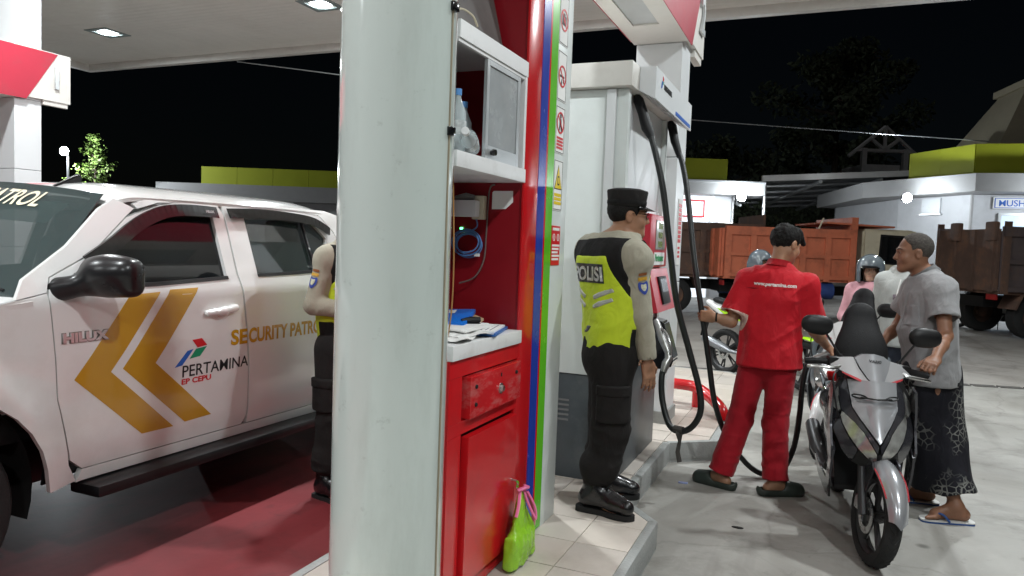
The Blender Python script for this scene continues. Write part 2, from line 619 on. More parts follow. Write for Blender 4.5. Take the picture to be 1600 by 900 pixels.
def ground_mat(name, c, stain, scale=0.6, bump=0.25, red=False):
    m = mat(name, c, 0.6, var=0.12, vs=scale, bump=bump, bs=30, bdist=0.006, rvar=0.2)
    N, L, b = nodes_of(m)
    tc = N.new('ShaderNodeTexCoord')
    src = b.inputs['Base Color'].links[0].from_socket
    def layer(src, sc, lo, hi, col, amt, det=10, dist=0.6):
        n = N.new('ShaderNodeTexNoise'); n.inputs['Scale'].default_value = sc; n.inputs['Detail'].default_value = det
        n.inputs['Roughness'].default_value = 0.65; n.inputs['Distortion'].default_value = dist
        L(tc.outputs['Object'], n.inputs['Vector'])
        r = N.new('ShaderNodeValToRGB')
        r.color_ramp.elements[0].position = lo; r.color_ramp.elements[1].position = hi
        r.color_ramp.elements[1].color = (amt, amt, amt, 1)
        L(n.outputs['Fac'], r.inputs[0])
        x = N.new('ShaderNodeMix'); x.data_type = 'RGBA'; x.inputs[7].default_value = (*col, 1)
        L(r.outputs[0], x.inputs[0]); L(src, x.inputs[6])
        return x.outputs[2]
    src = layer(src, 0.45, 0.42, 0.66, stain, 0.8)
    src = layer(src, 1.7, 0.52, 0.68, [s * 0.7 for s in stain], 0.6)
    src = layer(src, 6.0, 0.6, 0.75, [s * 0.45 for s in stain], 0.6)
    src = layer(src, 2.6, 0.58, 0.75, [min(1, k * 1.2) for k in c], 0.5)
    # tyre marks drawn out along the lane, oil drips
    mpt = N.new('ShaderNodeMapping'); mpt.inputs['Scale'].default_value = (2.2, 0.16, 1); mpt.inputs['Rotation'].default_value = (0, 0, 0.12)
    L(tc.outputs['Object'], mpt.inputs[0])
    nt_m = N.new('ShaderNodeTexNoise'); nt_m.inputs['Scale'].default_value = 1.6; nt_m.inputs['Detail'].default_value = 5
    L(mpt.outputs[0], nt_m.inputs['Vector'])
    rt = N.new('ShaderNodeValToRGB'); rt.color_ramp.elements[0].position = 0.56; rt.color_ramp.elements[1].position = 0.68; rt.color_ramp.elements[1].color = (0.55, 0.55, 0.55, 1)
    L(nt_m.outputs['Fac'], rt.inputs[0])
    xt = N.new('ShaderNodeMix'); xt.data_type = 'RGBA'; xt.inputs[7].default_value = (*[q * 0.75 for q in stain], 1)
    L(rt.outputs[0], xt.inputs[0]); L(src, xt.inputs[6]); src = xt.outputs[2]
    vo = N.new('ShaderNodeTexVoronoi'); vo.inputs['Scale'].default_value = 1.3; vo.inputs['Randomness'].default_value = 1.0
    L(tc.outputs['Object'], vo.inputs['Vector'])
    ro = N.new('ShaderNodeValToRGB'); ro.color_ramp.elements[0].position = 0.03; ro.color_ramp.elements[1].position = 0.06; ro.color_ramp.elements[0].color = (0.7, 0.7, 0.7, 1); ro.color_ramp.elements[1].color = (0, 0, 0, 1)
    L(vo.outputs['Distance'], ro.inputs[0])
    xo = N.new('ShaderNodeMix'); xo.data_type = 'RGBA'; xo.inputs[7].default_value = (*[q * 0.3 for q in stain], 1)
    L(ro.outputs[0], xo.inputs[0]); L(src, xo.inputs[6]); src = xo.outputs[2]
    # hairline cracks
    v = N.new('ShaderNodeTexVoronoi'); v.feature = 'DISTANCE_TO_EDGE'; v.inputs['Scale'].default_value = 0.55
    nz = N.new('ShaderNodeTexNoise'); nz.inputs['Scale'].default_value = 2.5; nz.inputs['Detail'].default_value = 6
    L(tc.outputs['Object'], nz.inputs['Vector'])
    vm = N.new('ShaderNodeMixRGB'); vm.inputs[0].default_value = 0.25
    L(tc.outputs['Object'], vm.inputs[1]); L(nz.outputs['Color'], vm.inputs[2]); L(vm.outputs[0], v.inputs['Vector'])
    rr = N.new('ShaderNodeValToRGB'); rr.color_ramp.elements[0].position = 0.0; rr.color_ramp.elements[1].position = 0.006
    rr.color_ramp.elements[0].color = (0.22, 0.22, 0.22, 1); rr.color_ramp.elements[1].color = (0, 0, 0, 1)
    L(v.outputs['Distance'], rr.inputs[0])
    x = N.new('ShaderNodeMix'); x.data_type = 'RGBA'; x.inputs[7].default_value = (*[s * 0.4 for s in stain], 1)
    L(rr.outputs[0], x.inputs[0]); L(src, x.inputs[6])
    L(x.outputs[2], b.inputs['Base Color'])
    return m

m_conc = ground_mat('forecourt_concrete', (0.37, 0.36, 0.335), (0.2, 0.187, 0.163))
m_yard = ground_mat('yard_paving', (0.33, 0.31, 0.285), (0.19, 0.17, 0.15), scale=0.8)
m_redfloor = ground_mat('red_floor_paint', (0.2, 0.025, 0.03), (0.11, 0.024, 0.026), scale=0.8, bump=0.15)
nodes_of(m_redfloor)[2].inputs['Coat Weight'].default_value = 0.25
nodes_of(m_redfloor)[2].inputs['Coat Roughness'].default_value = 0.25

def S(o, label=None):
    o['kind'] = 'structure'
    return o

# ------------------------------------------------------------------ ground
bm = bmesh.new()
bmesh.ops.create_grid(bm, x_segments=2, y_segments=2, size=600)
S(obj('ground', bm, m_yard))
bm = bmesh.new()
prism(bm, [(-40, -25), (40, -25), (40, 20.3), (10, 12.8), (-40, 0.3)], 'z', -0.2, 0.004)
S(obj('forecourt_pavement', bm, m_conc))
bm = bmesh.new()
prism(bm, [(-8.6, -14), (-1.975, -14), (-1.975, 7.6), (-8.6, 6.9)], 'z', -0.2, 0.008)
S(obj('red_lane_pavement', bm, m_redfloor))
# drain channel with a steel edge across the end of the forecourt
bm = bmesh.new()
for k in range(60):
    x = -6 + k * 0.3
    y = 10.3 + 0.25 * x
    box(bm, (x, y - 0.07, -0.05), (x + 0.27, y + 0.07, 0.012), 0, Matrix.Translation((x, y, 0)) @ Matrix.Rotation(math.atan(0.25), 4, 'Z') @ Matrix.Translation((-x, -y, 0)))
o = S(obj('drain_channel', bm, mat('drain_grate', (0.09, 0.085, 0.08), 0.7, var=0.3, vs=8)))

# ------------------------------------------------------------------ pump island with tiles
def clip_poly(sub, x0, x1, y0, y1):
    for ax, lim, sg in ((0, x0, 1), (0, x1, -1), (1, y0, 1), (1, y1, -1)):
        out = []
        for i in range(len(sub)):
            a, b = sub[i - 1], sub[i]
            ia, ib = (a[ax] - lim) * sg >= -1e-9, (b[ax] - lim) * sg >= -1e-9
            if ia != ib:
                t = (lim - a[ax]) / (b[ax] - a[ax])
                out.append((a[0] + (b[0] - a[0]) * t, a[1] + (b[1] - a[1]) * t))
            if ib: out.append(b)
        sub = out
        if not sub: break
    r = []
    for p in sub:
        if not r or math.hypot(p[0] - r[-1][0], p[1] - r[-1][1]) > 1e-4: r.append(p)
    if len(r) > 1 and math.hypot(r[0][0] - r[-1][0], r[0][1] - r[-1][1]) < 1e-4: r.pop()
    return r

def area(p):
    return abs(sum(p[i - 1][0] * p[i][1] - p[i][0] * p[i - 1][1] for i in range(len(p)))) / 2

m_kerb = mat('kerb_concrete', (0.33, 0.34, 0.33), 0.55, var=0.15, vs=5, dirt=(0.16, 0.16, 0.15), dirt_s=5, dirt_amt=0.7, bump=0.3, bs=60)
m_tile = [mat('floor_tile_%s' % n, c, 0.32, var=0.05, vs=6, dirt=(0.33, 0.28, 0.24), dirt_s=4, dirt_amt=0.5) for n, c in
          (('warm', (0.55, 0.49, 0.43)), ('pale', (0.6, 0.54, 0.48)), ('grey', (0.5, 0.455, 0.41)))]

def island(name, outline, inner, label_tiles=True, yr=(1.2, 9.0), xr=(-1.965, -0.66)):
    bm = bmesh.new()
    prism(bm, outline, 'z', -0.1, 0.141)
    isl = S(obj(name, bm, m_kerb, flat=True))
    # raised rounded kerb rim
    bm = bmesh.new()
    n = len(outline)
    for i in range(n):
        a, b = Vector((*outline[i], 0)), Vector((*outline[(i + 1) % n], 0))
        d = (b - a).normalized(); w = Vector((-d.y, d.x, 0))
        L = (b - a).length
        fr = Matrix(((d.x, w.x, 0, a.x), (d.y, w.y, 0, a.y), (0, 0, 1, 0), (0, 0, 0, 1)))
        box(bm, (-0.004, -0.004, 0.02), (L + 0.004, 0.045, 0.153), 0.012, fr)
    o = obj('kerb_rim', bm, m_kerb, isl)
    ts = 0.3
    iy = yr[0]
    k = 0
    while iy < yr[1]:
        ix = xr[0] + 0.045
        while ix < xr[1]:
            p = clip_poly(inner, ix + 0.0025, ix + ts - 0.0025, iy + 0.0025, iy + ts - 0.0025)
            if len(p) >= 3 and area(p) > 0.004:
                bm = bmesh.new()
                prism(bm, p, 'z', 0.141, 0.1500 + random.uniform(-0.0006, 0.0012))
                t = obj('tile', bm, random.choice(m_tile), isl, flat=True)
            ix += ts
        iy += ts
    return isl

OUT = [(-1.965, 1.2), (-0.71, 1.2), (-0.72, 3.75), (-0.97, 4.02), (-0.97, 5.37), (-0.66, 5.6), (-0.66, 8.6), (-0.95, 9.0), (-1.7, 9.0), (-1.965, 8.6)]
INN = [(-1.92, 1.245), (-0.755, 1.245), (-0.765, 3.73), (-1.015, 4.0), (-1.015, 5.39), (-0.705, 5.625), (-0.705, 8.58), (-0.97, 8.955), (-1.68, 8.955), (-1.92, 8.58)]
island('pump_island_pavement', OUT, INN)
bm = bmesh.new()
prism(bm, [(-10.4, 0), (-9.2, 0), (-9.2, 9.4), (-10.4, 9.4)], 'z', -0.1, 0.15)
S(obj('far_island_pavement', bm, m_kerb, flat=True))

# ------------------------------------------------------------------ canopy
m_ceil = mat('canopy_soffit', (0.9, 0.88, 0.84), 0.35, var=0.03, vs=1.2, dirt=(0.72, 0.68, 0.62), dirt_s=0.8, dirt_amt=0.4)
N, L, b = nodes_of(m_ceil)
tc = N.new('ShaderNodeTexCoord'); wv = N.new('ShaderNodeTexWave'); wv.bands_direction = 'Y'; wv.inputs['Scale'].default_value = 2.1
wv.inputs['Distortion'].default_value = 0.0
L(tc.outputs['Object'], wv.inputs['Vector'])
bp = N.new('ShaderNodeBump'); bp.inputs['Strength'].default_value = 0.35; bp.inputs['Distance'].default_value = 0.02
L(wv.outputs['Fac'], bp.inputs['Height']); L(bp.outputs[0], b.inputs['Normal'])
CX0, CX1, CY0, CY1, CZ = -16.8, 13.5, -14.0, 12.75, 5.55
can = thing('canopy', 'large white filling station canopy with flat panelled soffit over the lanes', 'canopy', (0, 0, 5.5))
obj('soffit', B((CX0 + 0.14, CY0 + 0.14, CZ), (CX1 - 0.14, CY1 - 0.14, CZ + 0.1)), m_ceil, can, True)
bm = bmesh.new()
for lo, hi in (((CX0, CY1 - 0.14, 5.4), (CX1, CY1, 6.3)), ((CX0, CY0, 5.4), (CX1, CY0 + 0.14, 6.3)), ((CX0, CY0 + 0.14, 5.4), (CX0 + 0.14, CY1 - 0.14, 6.3)), ((CX1 - 0.14, CY0 + 0.14, 5.4), (CX1, CY1 - 0.14, 6.3))):
    box(bm, lo, hi)
obj('fascia', bm, mat('canopy_fascia', (0.7, 0.69, 0.66), 0.5, var=0.05, dirt=(0.3, 0.29, 0.26), dirt_s=2, dirt_amt=0.4), can, True, flat=True)
obj('roof_deck', B((CX0 + 0.14, CY0 + 0.14, 6.1), (CX1 - 0.14, CY1 - 0.14, 6.2)), m_white, can, True)

m_led = mat('led_lens', (0.9, 0.95, 0.95), 0.3, emit=(0.85, 0.97, 1.0), es=28, var=0)
def canopy_lamp(x, y, label, power=168):
    t = thing('canopy_lamp', label, 'lamp', (x, y, CZ), 0, 'square lamps set in the canopy soffit')
    bm = bmesh.new()
    for lo, hi in (((-0.3, -0.3, -0.015), (0.3, -0.2, 0)), ((-0.3, 0.2, -0.015), (0.3, 0.3, 0)), ((-0.3, -0.2, -0.015), (-0.2, 0.2, 0)), ((0.2, -0.2, -0.015), (0.3, 0.2, 0))):
        box(bm, lo, hi)
    obj('frame', bm, mat('lamp_frame', (0.25, 0.3, 0.3), 0.5), t, flat=True)
    bm = bmesh.new()
    lathe(bm, [(0, -0.035), (0.1, -0.03), (0.17, -0.012), (0.185, -0.001)], seg=20)
    obj('lens', bm, m_led, t)
    ld = bpy.data.lights.new('lamp_light', 'AREA')
    ld.shape = 'DISK'; ld.size = 0.26; ld.energy = power; ld.color = (0.93, 0.985, 1.0)
    lo = bpy.data.objects.new('lamp_light', ld)
    lo.location = (0, 0, -0.045)
    lo.parent = t
    COL.objects.link(lo)
    return t
canopy_lamp(-13.6, 10.7, 'dim round lens lamp near the far corner of the canopy soffit')
canopy_lamp(-8.18, 10.5, 'bright square lamp in the canopy soffit above the pickup')
for x in (-8.3, -3.35, 2.0):
    for y in (10.5, 5.6, 0.7, -4.2):
        if y == 10.5 and x < -5: continue
        canopy_lamp(x, y, 'square canopy lamp over the %s, %s' % ({-13.6: 'outermost lane', -8.3: 'lane beyond the pickup', -3.35: 'pickup lane', 2.0: 'scooter lane', 7.4: 'lane past the scooters'}[x], {10.5: 'at the far canopy edge', 5.6: 'level with the dispenser', 0.7: 'short of the round column', -4.2: 'at the near canopy edge'}[y]))

# wire slung from the canopy edge
tag(obj('overhead_wire', T_([(-12.3, 12.9, 5.42), (-9.5, 14.2, 5.15), (-6, 16.5, 4.8), (4, 24, 4.9)], 0.012, 6, sm=5), m_alu), 'thin pale wire slung from the canopy edge into the dark', 'wire')

# ------------------------------------------------------------------ island pillars with numbered header boxes
def pillar_with_header(x, y, num, lab_p, lab_h):
    # pillar: x is its right face, y its near face
    p = thing('canopy_pillar', lab_p, 'pillar', (x - 0.18, y + 0.17, 0.15), 0, 'boxed canopy pillars')
    bm = bmesh.new()
    z = 0.15
    for z1 in (1.3, 2.3, 3.2, 5.55):
        box(bm, (x - 0.37, y, z + 0.003), (x, y + 0.35, z1 - 0.003), 0.004)
        z = z1
    obj('cladding', bm, m_white2, p, True, flat=True)
    obj('plinth', B((x - 0.385, y - 0.015, 0.15), (x + 0.015, y + 0.365, 0.25)), m_kerb, p, True)
    h = thing('header_box', lab_h, 'header box', (x - 0.18, y, 3.2), 0, 'numbered header boxes')
    y0, y1, z0, z1 = y - 3.6, y + 0.72, 3.2, 3.86
    xr, xl = x + 0.045, x - 0.39
    xm0, xm1 = x - 0.385, x + 0.002
    bm = bmesh.new()
    box(bm, (xl, y0, z0 + 0.03), (xr, y - 0.004, z1))
    box(bm, (xl, y + 0.354, z0 + 0.03), (xr, y1, z1))
    box(bm, (x + 0.002, y - 0.004, z0 + 0.03), (xr, y + 0.354, z1))
    box(bm, (xl, y - 0.004, z0 + 0.03), (x - 0.372, y + 0.354, z1))
    obj('casing', bm, m_hwhite, h, True, flat=True)
    # soffit lips
    bm = bmesh.new()
    box(bm, (xl, y0, z0), (xl + 0.11, y - 0.004, z0 + 0.029)); box(bm, (xr - 0.13, y0, z0), (xr, y - 0.004, z0 + 0.029))
    box(bm, (xl + 0.11, y - 0.5, z0), (xr - 0.13, y - 0.004, z0 + 0.029))
    box(bm, (xr - 0.07, y + 0.354, z0 - 0.03), (xr - 0.012, y1 - 0.03, z0 + 0.029))
    obj('soffit_lip', bm, m_hwhite, h, True, flat=True)
    obj('soffit_tray', B((xl + 0.112, y0 + 0.02, z0 + 0.012), (xr - 0.132, y - 0.502, z0 + 0.028)), mat('tray_grey', (0.42, 0.43, 0.43), 0.35, var=0.08, vs=6), h, True)
    # painted red field with a slanted end
    for s, xf in ((1, xr), (-1, xl)):
        bm = bmesh.new()
        yb = y + 0.12 if s > 0 else y - 0.1
        prism(bm, [(y0 + 0.01, z0 - 0.002), (yb, z0 - 0.002), (yb + 0.42, z1 - 0.01), (y0 + 0.01, z1 - 0.01)], 'x', xf + 0.001 * s, xf + 0.006 * s)
        obj('red_field', bm, m_hred, h, True, flat=True)
    me = text_mesh(num, 0.4, bold=0.006, extrude=0.01, align='CENTER')
    me.transform(frame((xr + 0.015, y1 - 0.2, z0 + 0.2), (0, 1, 0), (0, 0, 1)))
    mesh_obj('numeral', me, m_alu, h, True)
    return h
pillar_with_header(-1.12, 5.93, '2', 'white boxed canopy pillar behind the fuel dispenser', 'red and white header box numbered 2 above the dispenser')
pillar_with_header(-9.55, 6.2, '1', 'white boxed canopy pillar beyond the pickup', 'red and white header box numbered 1 above the pickup')
# safety notice on the near pillar
t = thing('pillar_notice', 'narrow red printed notice on the white pillar beside the hoses', 'notice', (-1.118, 6.1, 1.7))
obj('board', B((-1.1195, 6.06, 1.44), (-1.113, 6.2, 1.98)), m_paper, t, True)
bm = bmesh.new()
for k in range(9):
    z = 1.94 - k * 0.036
    box(bm, (-1.1128, 6.07, z - 0.028), (-1.1115, 6.19, z))
for k in range(3):
    box(bm, (-1.1128, 6.085, 1.5 + k * 0.035), (-1.1115, 6.17, 1.52 + k * 0.035))
o = obj('print', bm, m_signred, t, True, flat=True); o['kind'] = 'stuff'

# ------------------------------------------------------------------ round column
m_col = mat('column_paint', (0.5, 0.56, 0.53), 0.13, var=0.04, vs=2.5, dirt=(0.36, 0.4, 0.37), dirt_s=4, dirt_amt=0.5, coat=0.9, stretch=(1, 1, 0.25), rvar=0.08)
N, L, b = nodes_of(m_col)
tc = N.new('ShaderNodeTexCoord'); n = N.new('ShaderNodeTexNoise'); n.inputs['Scale'].default_value = 14; n.inputs['Detail'].default_value = 12; n.inputs['Roughness'].default_value = 0.75
L(tc.outputs['Object'], n.inputs['Vector'])
r = N.new('ShaderNodeValToRGB'); r.color_ramp.elements[0].position = 0.6; r.color_ramp.elements[1].position = 0.7; r.color_ramp.elements[1].color = (0.35, 0.35, 0.35, 1)
L(n.outputs['Fac'], r.inputs[0])
x = N.new('ShaderNodeMix'); x.data_type = 'RGBA'; x.inputs[7].default_value = (0.2, 0.2, 0.19, 1)
L(r.outputs[0], x.inputs[0]); L(b.inputs['Base Color'].links[0].from_socket, x.inputs[6]); L(x.outputs[2], b.inputs['Base Color'])
t = thing('round_column', 'thick round glossy pale green-grey column between pickup and red cabinet', 'column', (-1.38, 2.2, 0.15))
bm = bmesh.new()
prof = [(0, 0.0), (0.198, 0.0), (0.198, 5.38), (0, 5.38)]
z = [0.0] + [0.27 * k for k in range(1, 20)] + [5.38]
lathe(bm, [(0, 0)] + [(0.197 + 0.0006 * math.sin(k * 2.1), zz) for k, zz in enumerate(z)] + [(0, 5.38)], seg=64)
obj('shell', bm, m_col, t)
bm = bmesh.new()
a = math.radians(2)
tube(bm, [(0.199 * math.cos(a), 0.199 * math.sin(a), 0.0), (0.199 * math.cos(a), 0.199 * math.sin(a), 5.38)], 0.004, 6)
obj('seam', bm, mat('seam_brown', (0.28, 0.24, 0.17), 0.6), t)
bm = bmesh.new()
for zz in (1.76, 2.17):
    box(bm, (0.17, -0.005, zz), (0.212, 0.03, zz + 0.03), 0.003)
obj('clip', bm, m_blackgl, t)['label'] = 'small dark clips on the column edge'
# ------------------------------------------------------------------ red attendant cabinet
XF = -1.236
XB = -1.62
cab = thing('attendant_cabinet', 'tall red steel cabinet with open shelf, drawer, door and blue green stripes', 'cabinet', (-1.5, 2.9, 0.15))
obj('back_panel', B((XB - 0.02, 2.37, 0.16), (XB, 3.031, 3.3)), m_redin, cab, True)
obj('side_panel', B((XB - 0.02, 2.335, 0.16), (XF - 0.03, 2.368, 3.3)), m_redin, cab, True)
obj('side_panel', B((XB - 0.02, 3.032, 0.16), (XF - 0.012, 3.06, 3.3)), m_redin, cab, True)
bm = bmesh.new()
box(bm, (XF - 0.011, 3.022, 0.16), (XF, 3.188, 3.3), 0.002)
obj('front_stile', bm, m_red, cab, True)
bm = bmesh.new()
box(bm, (XB, 3.062, 0.16), (XF - 0.012, 3.39, 3.3))
obj('stripe_post', bm, m_sred, cab, True)
for nm, a, c, m in (('blue_stripe', 3.19, 3.279, m_blue), ('red_stripe', 3.281, 3.3, m_sred), ('green_stripe', 3.302, 3.392, m_green)):
    obj(nm, B((XF - 0.0115, a, 0.16), (XF + 0.001, c, 3.3)), m, cab, True)
m_counter = mat('counter_white', (0.7, 0.7, 0.7), 0.4, var=0.03, dirt=(0.4, 0.38, 0.36), dirt_s=7, dirt_amt=0.4)
bm = B((XB + 0.002, 2.37, 1.118), (XF + 0.012, 3.03, 1.175), 0.003)
obj('counter_top', bm, m_counter, cab, True)
bm = B((XB + 0.002, 2.37, 1.828), (XF + 0.002, 3.03, 1.887), 0.003)
obj('shelf', bm, m_counter, cab, True)
# upper glazed cupboard
bm = bmesh.new()
box(bm, (XF - 0.04, 2.372, 2.285), (XF, 3.028, 2.35), 0.002)
box(bm, (XB, 2.372, 2.33), (XF - 0.041, 3.028, 2.35))
box(bm, (XF - 0.02, 2.372, 2.272), (XF - 0.006, 3.028, 2.284))
box(bm, (XF - 0.035, 3.0, 1.888), (XF - 0.002, 3.027, 2.284), 0.002)
obj('cupboard_frame', bm, m_counter, cab, True, flat=True)
sl = obj('sliding_panel', (lambda b: (box(b, (XF - 0.02, 2.62, 1.888), (XF - 0.006, 2.642, 2.27)), box(b, (XF - 0.02, 2.93, 1.888), (XF - 0.006, 2.955, 2.27)), box(b, (XF - 0.02, 2.643, 1.888), (XF - 0.006, 2.929, 1.94)), box(b, (XF - 0.02, 2.643, 2.25), (XF - 0.006, 2.929, 2.27)), b)[-1])(bmesh.new()), m_alu, cab, True, flat=True)
obj('pane', B((XF - 0.016, 2.643, 1.941), (XF - 0.011, 2.929, 2.249)), mat('frosted_glass', (0.36, 0.38, 0.39), 0.25, var=0.12, vs=6, alpha=0.82, dirt=(0.5, 0.5, 0.5), dirt_s=9, dirt_amt=0.4), sl, True)
bm = bmesh.new(); lathe(bm, [(0, 0.02), (0.012, 0.02), (0.014, 0.008), (0.01, 0), (0.01, -0.006)], Matrix.Translation((XF - 0.004, 2.675, 1.915)) @ AX['x'], 14)
obj('latch_knob', bm, m_blackgl, sl, True)
# lower carcass front
bm = bmesh.new()
box(bm, (XF - 0.02, 2.37, 1.05), (XF, 3.021, 1.117)); box(bm, (XF - 0.02, 2.37, 0.825), (XF, 3.021, 0.875)); box(bm, (XF - 0.02, 2.37, 0.16), (XF, 3.021, 0.22))
box(bm, (XF - 0.02, 2.37, 0.221), (XF, 2.478, 0.824)); box(bm, (XF - 0.02, 2.995, 0.221), (XF, 3.021, 0.824)); box(bm, (XF - 0.02, 2.37, 0.876), (XF, 2.475, 1.049)); box(bm, (XF - 0.02, 3.012, 0.876), (XF, 3.021, 1.049))
obj('front_frame', bm, m_red, cab, True, flat=True)
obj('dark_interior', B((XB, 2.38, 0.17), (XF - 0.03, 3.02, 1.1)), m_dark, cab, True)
m_worn = mat('worn_red_metal', (0.5, 0.012, 0.016), 0.2, var=0.15, vs=4, dirt=(0.45, 0.3, 0.28), dirt_s=9, dirt_amt=0.45, coat=0.4, stretch=(1, 0.5, 1.6))
bm = bmesh.new()
box(bm, (XF - 0.02, 2.505, 0.88), (XF + 0.024, 3.006, 1.043), 0.002)
dr = obj('drawer', bm, m_worn, cab, True, flat=True)
for y, z in ((2.55, 1.0), (2.55, 0.93), (2.95, 1.0)):
    bm = bmesh.new()
    lathe(bm, [(0, 0.006), (0.007, 0.006), (0.009, 0)], Matrix.Translation((XF + 0.024, y, z)) @ AX['x'], 10)
    obj('screw', bm, m_black, dr, True)
bm = bmesh.new(); lathe(bm, [(0, 0.014), (0.012, 0.014), (0.014, 0.004), (0.022, 0.003), (0.022, 0)], Matrix.Translation((XF + 0.024, 2.79, 0.955)) @ AX['x'], 16)
obj('lock', bm, m_steel, dr, True)
obj('keyhole', B((XF + 0.0245, 2.785, 1.005), (XF + 0.026, 2.795, 1.02)), m_dark, dr, True)
bm = bmesh.new()
prism(bm, [(2.492, 0.232), (2.986, 0.222), (2.99, 0.806), (2.508, 0.808)], 'x', XF - 0.012, XF + 0.02)
dd = obj('door', bm, m_worn.copy(), cab, True, flat=True)
dd.data.materials[0] = m_red
bm = T_([(XF + 0.02, 2.955, 0.52), (XF + 0.045, 2.955, 0.518), (XF + 0.05, 2.955, 0.5), (XF + 0.046, 2.955, 0.485)], 0.004, 8)
obj('hook', bm, m_steel, dd, True)
# white sign post beside the stripes
sp = thing('sign_post', 'white square post with prohibition signs beside the green stripe', 'post', (-1.45, 3.5, 0.15))
obj('cladding', B((XB, 3.394, 0.15), (XF, 3.6, 3.3), 0.004), m_white, sp, True)
def FX(y, z, x=XF):
    return frame((x, y, z), (0, 1, 0), (0, 0, 1))
def ring(bm, r0, r1, z, seg=28, sx=1.0, dz=0.0012):
    lathe(bm, [(r0, z), (r0, z + dz), (r1, z + dz), (r1, z)], Matrix.Diagonal((sx, 1, 1, 1)), seg)
def flat_poly(bm, pts, z=0.0012, dz=0.001):
    prism(bm, pts, 'z', z, z + dz)
for i, (zc, hh, kind, lab) in enumerate(((2.655, 0.25, 'camera', 'no photography sign at the top of the white post'), (2.385, 0.25, 'smoke', 'no smoking sign second from the top of the post'), (2.125, 0.24, 'walk', 'no entry pedestrian sign with red caption on the post'), (1.855, 0.26, 'phone', 'yellow triangle warning sign with caption on the post'))):
    s = thing('safety_sign', lab, 'sign', (XF, 3.455, zc), 0, 'signs down the white post')
    M0 = FX(3.455, zc, XF + 0.0005)
    def P(name, b, m):
        bmesh.ops.transform(b, matrix=M0, verts=b.verts[:]); obj(name, b, m, s, True, flat=True)
    b = bmesh.new(); box(b, (-0.064, -hh / 2 + 0.006, 0), (0.064, hh / 2 - 0.006, 0.002)); P('plate', b, m_paper)
    b = bmesh.new()
    w, h = 0.06, hh / 2 - 0.01
    for lo, hi in (((-w, -h), (w, -h + 0.003)), ((-w, h - 0.003), (w, h)), ((-w, -h), (-w + 0.003, h)), ((w - 0.003, -h), (w, h))):
        box(b, (lo[0], lo[1], 0.0021), (hi[0], hi[1], 0.0028))
    P('border', b, m_ink)
    cy = 0.0 if kind in ('camera', 'smoke') else 0.035
    rr = 0.053
    if kind != 'phone':
        b = bmesh.new()
        if kind == 'camera':
            box(b, (-0.03, cy - 0.025, 0.0021), (0.03, cy + 0.022, 0.0029)); box(b, (-0.012, cy + 0.022, 0.0021), (0.012, cy + 0.032, 0.0029))
        elif kind == 'smoke':
            box(b, (-0.035, cy - 0.006, 0.0021), (0.03, cy + 0.004, 0.0029)); flat_poly(b, [(-0.02, cy - 0.04), (0.0, cy - 0.045), (-0.005, cy - 0.01)], 0.0021); flat_poly(b, [(0.012, cy - 0.03), (0.03, cy - 0.03), (0.03, cy - 0.01), (0.015, cy - 0.01)], 0.0021)
        else:
            lathe(b, [(0, 0.003), (0.011, 0.003), (0.011, 0.0021)], Matrix.Translation((0.002, cy + 0.032, 0)), 12)
            flat_poly(b, [(-0.014, cy - 0.01), (0.016, cy - 0.012), (0.012, cy + 0.02), (-0.01, cy + 0.02)], 0.0021)
            flat_poly(b, [(-0.014, cy - 0.012), (-0.022, cy - 0.045), (-0.012, cy - 0.046), (0.0, cy - 0.013)], 0.0021); flat_poly(b, [(0.002, cy - 0.013), (0.014, cy - 0.046), (0.024, cy - 0.044), (0.015, cy - 0.013)], 0.0021)
        P('pictogram', b, m_ink)
        b = bmesh.new()
        lathe(b, [(rr - 0.009, 0.003), (rr - 0.009, 0.0042), (rr, 0.0042), (rr, 0.003)], Matrix.Translation((0, cy, 0)), 30)
        box(b, (-rr + 0.005, -0.0045, 0.0031), (rr - 0.005, 0.0045, 0.0039), 0, Matrix.Translation((0, cy, 0)) @ Matrix.Rotation(R(-45), 4, 'Z'))
        if kind == 'camera': lathe(b, [(0.008, 0.003), (0.008, 0.0036), (0.014, 0.0036), (0.014, 0.003)], Matrix.Translation((0, cy, 0)), 16)
        P('red_ring', b, m_signred)
        if kind == 'walk':
            b = bmesh.new()
            for k in range(4): box(b, (-0.045, -0.045 - k * 0.016, 0.0022), (0.045, -0.034 - k * 0.016, 0.003))
            P('caption', b, m_signred)
    else:
        b = bmesh.new(); flat_poly(b, [(-0.052, -0.02), (0.052, -0.02), (0, 0.1)], 0.0021, 0.0008); P('border_triangle', b, m_ink)
        b = bmesh.new(); flat_poly(b, [(-0.046, -0.016), (0.046, -0.016), (0, 0.091)], 0.003, 0.0007); P('triangle', b, m_signyel)
        b = bmesh.new(); box(b, (-0.012, 0.0, 0.0038), (0.012, 0.045, 0.0045)); P('pictogram', b, m_ink)
        b = bmesh.new(); box(b, (-0.008, 0.008, 0.0046), (0.008, 0.038, 0.005)); P('pictogram_screen', b, m_signyel)
        b = bmesh.new()
        for k in range(3): box(b, (-0.05, -0.055 - k * 0.02, 0.0022), (0.05, -0.04 - k * 0.02, 0.003))
        P('caption', b, m_signyel)
s = thing('fire_notice', 'red notice with white lettering under the yellow sign on the white post', 'notice', (XF, 3.455, 1.56))
obj('plate', B((XF + 0.0005, 3.394, 1.46), (XF + 0.003, 3.515, 1.655)), m_signred, s, True)
bm = bmesh.new()
box(bm, (XF + 0.0031, 3.405, 1.632), (XF + 0.004, 3.5, 1.645))
for k in range(5): box(bm, (XF + 0.0031, 3.402, 1.553 - k * 0.017), (XF + 0.004, 3.51 - 0.012 * (k % 3), 1.563 - k * 0.017))
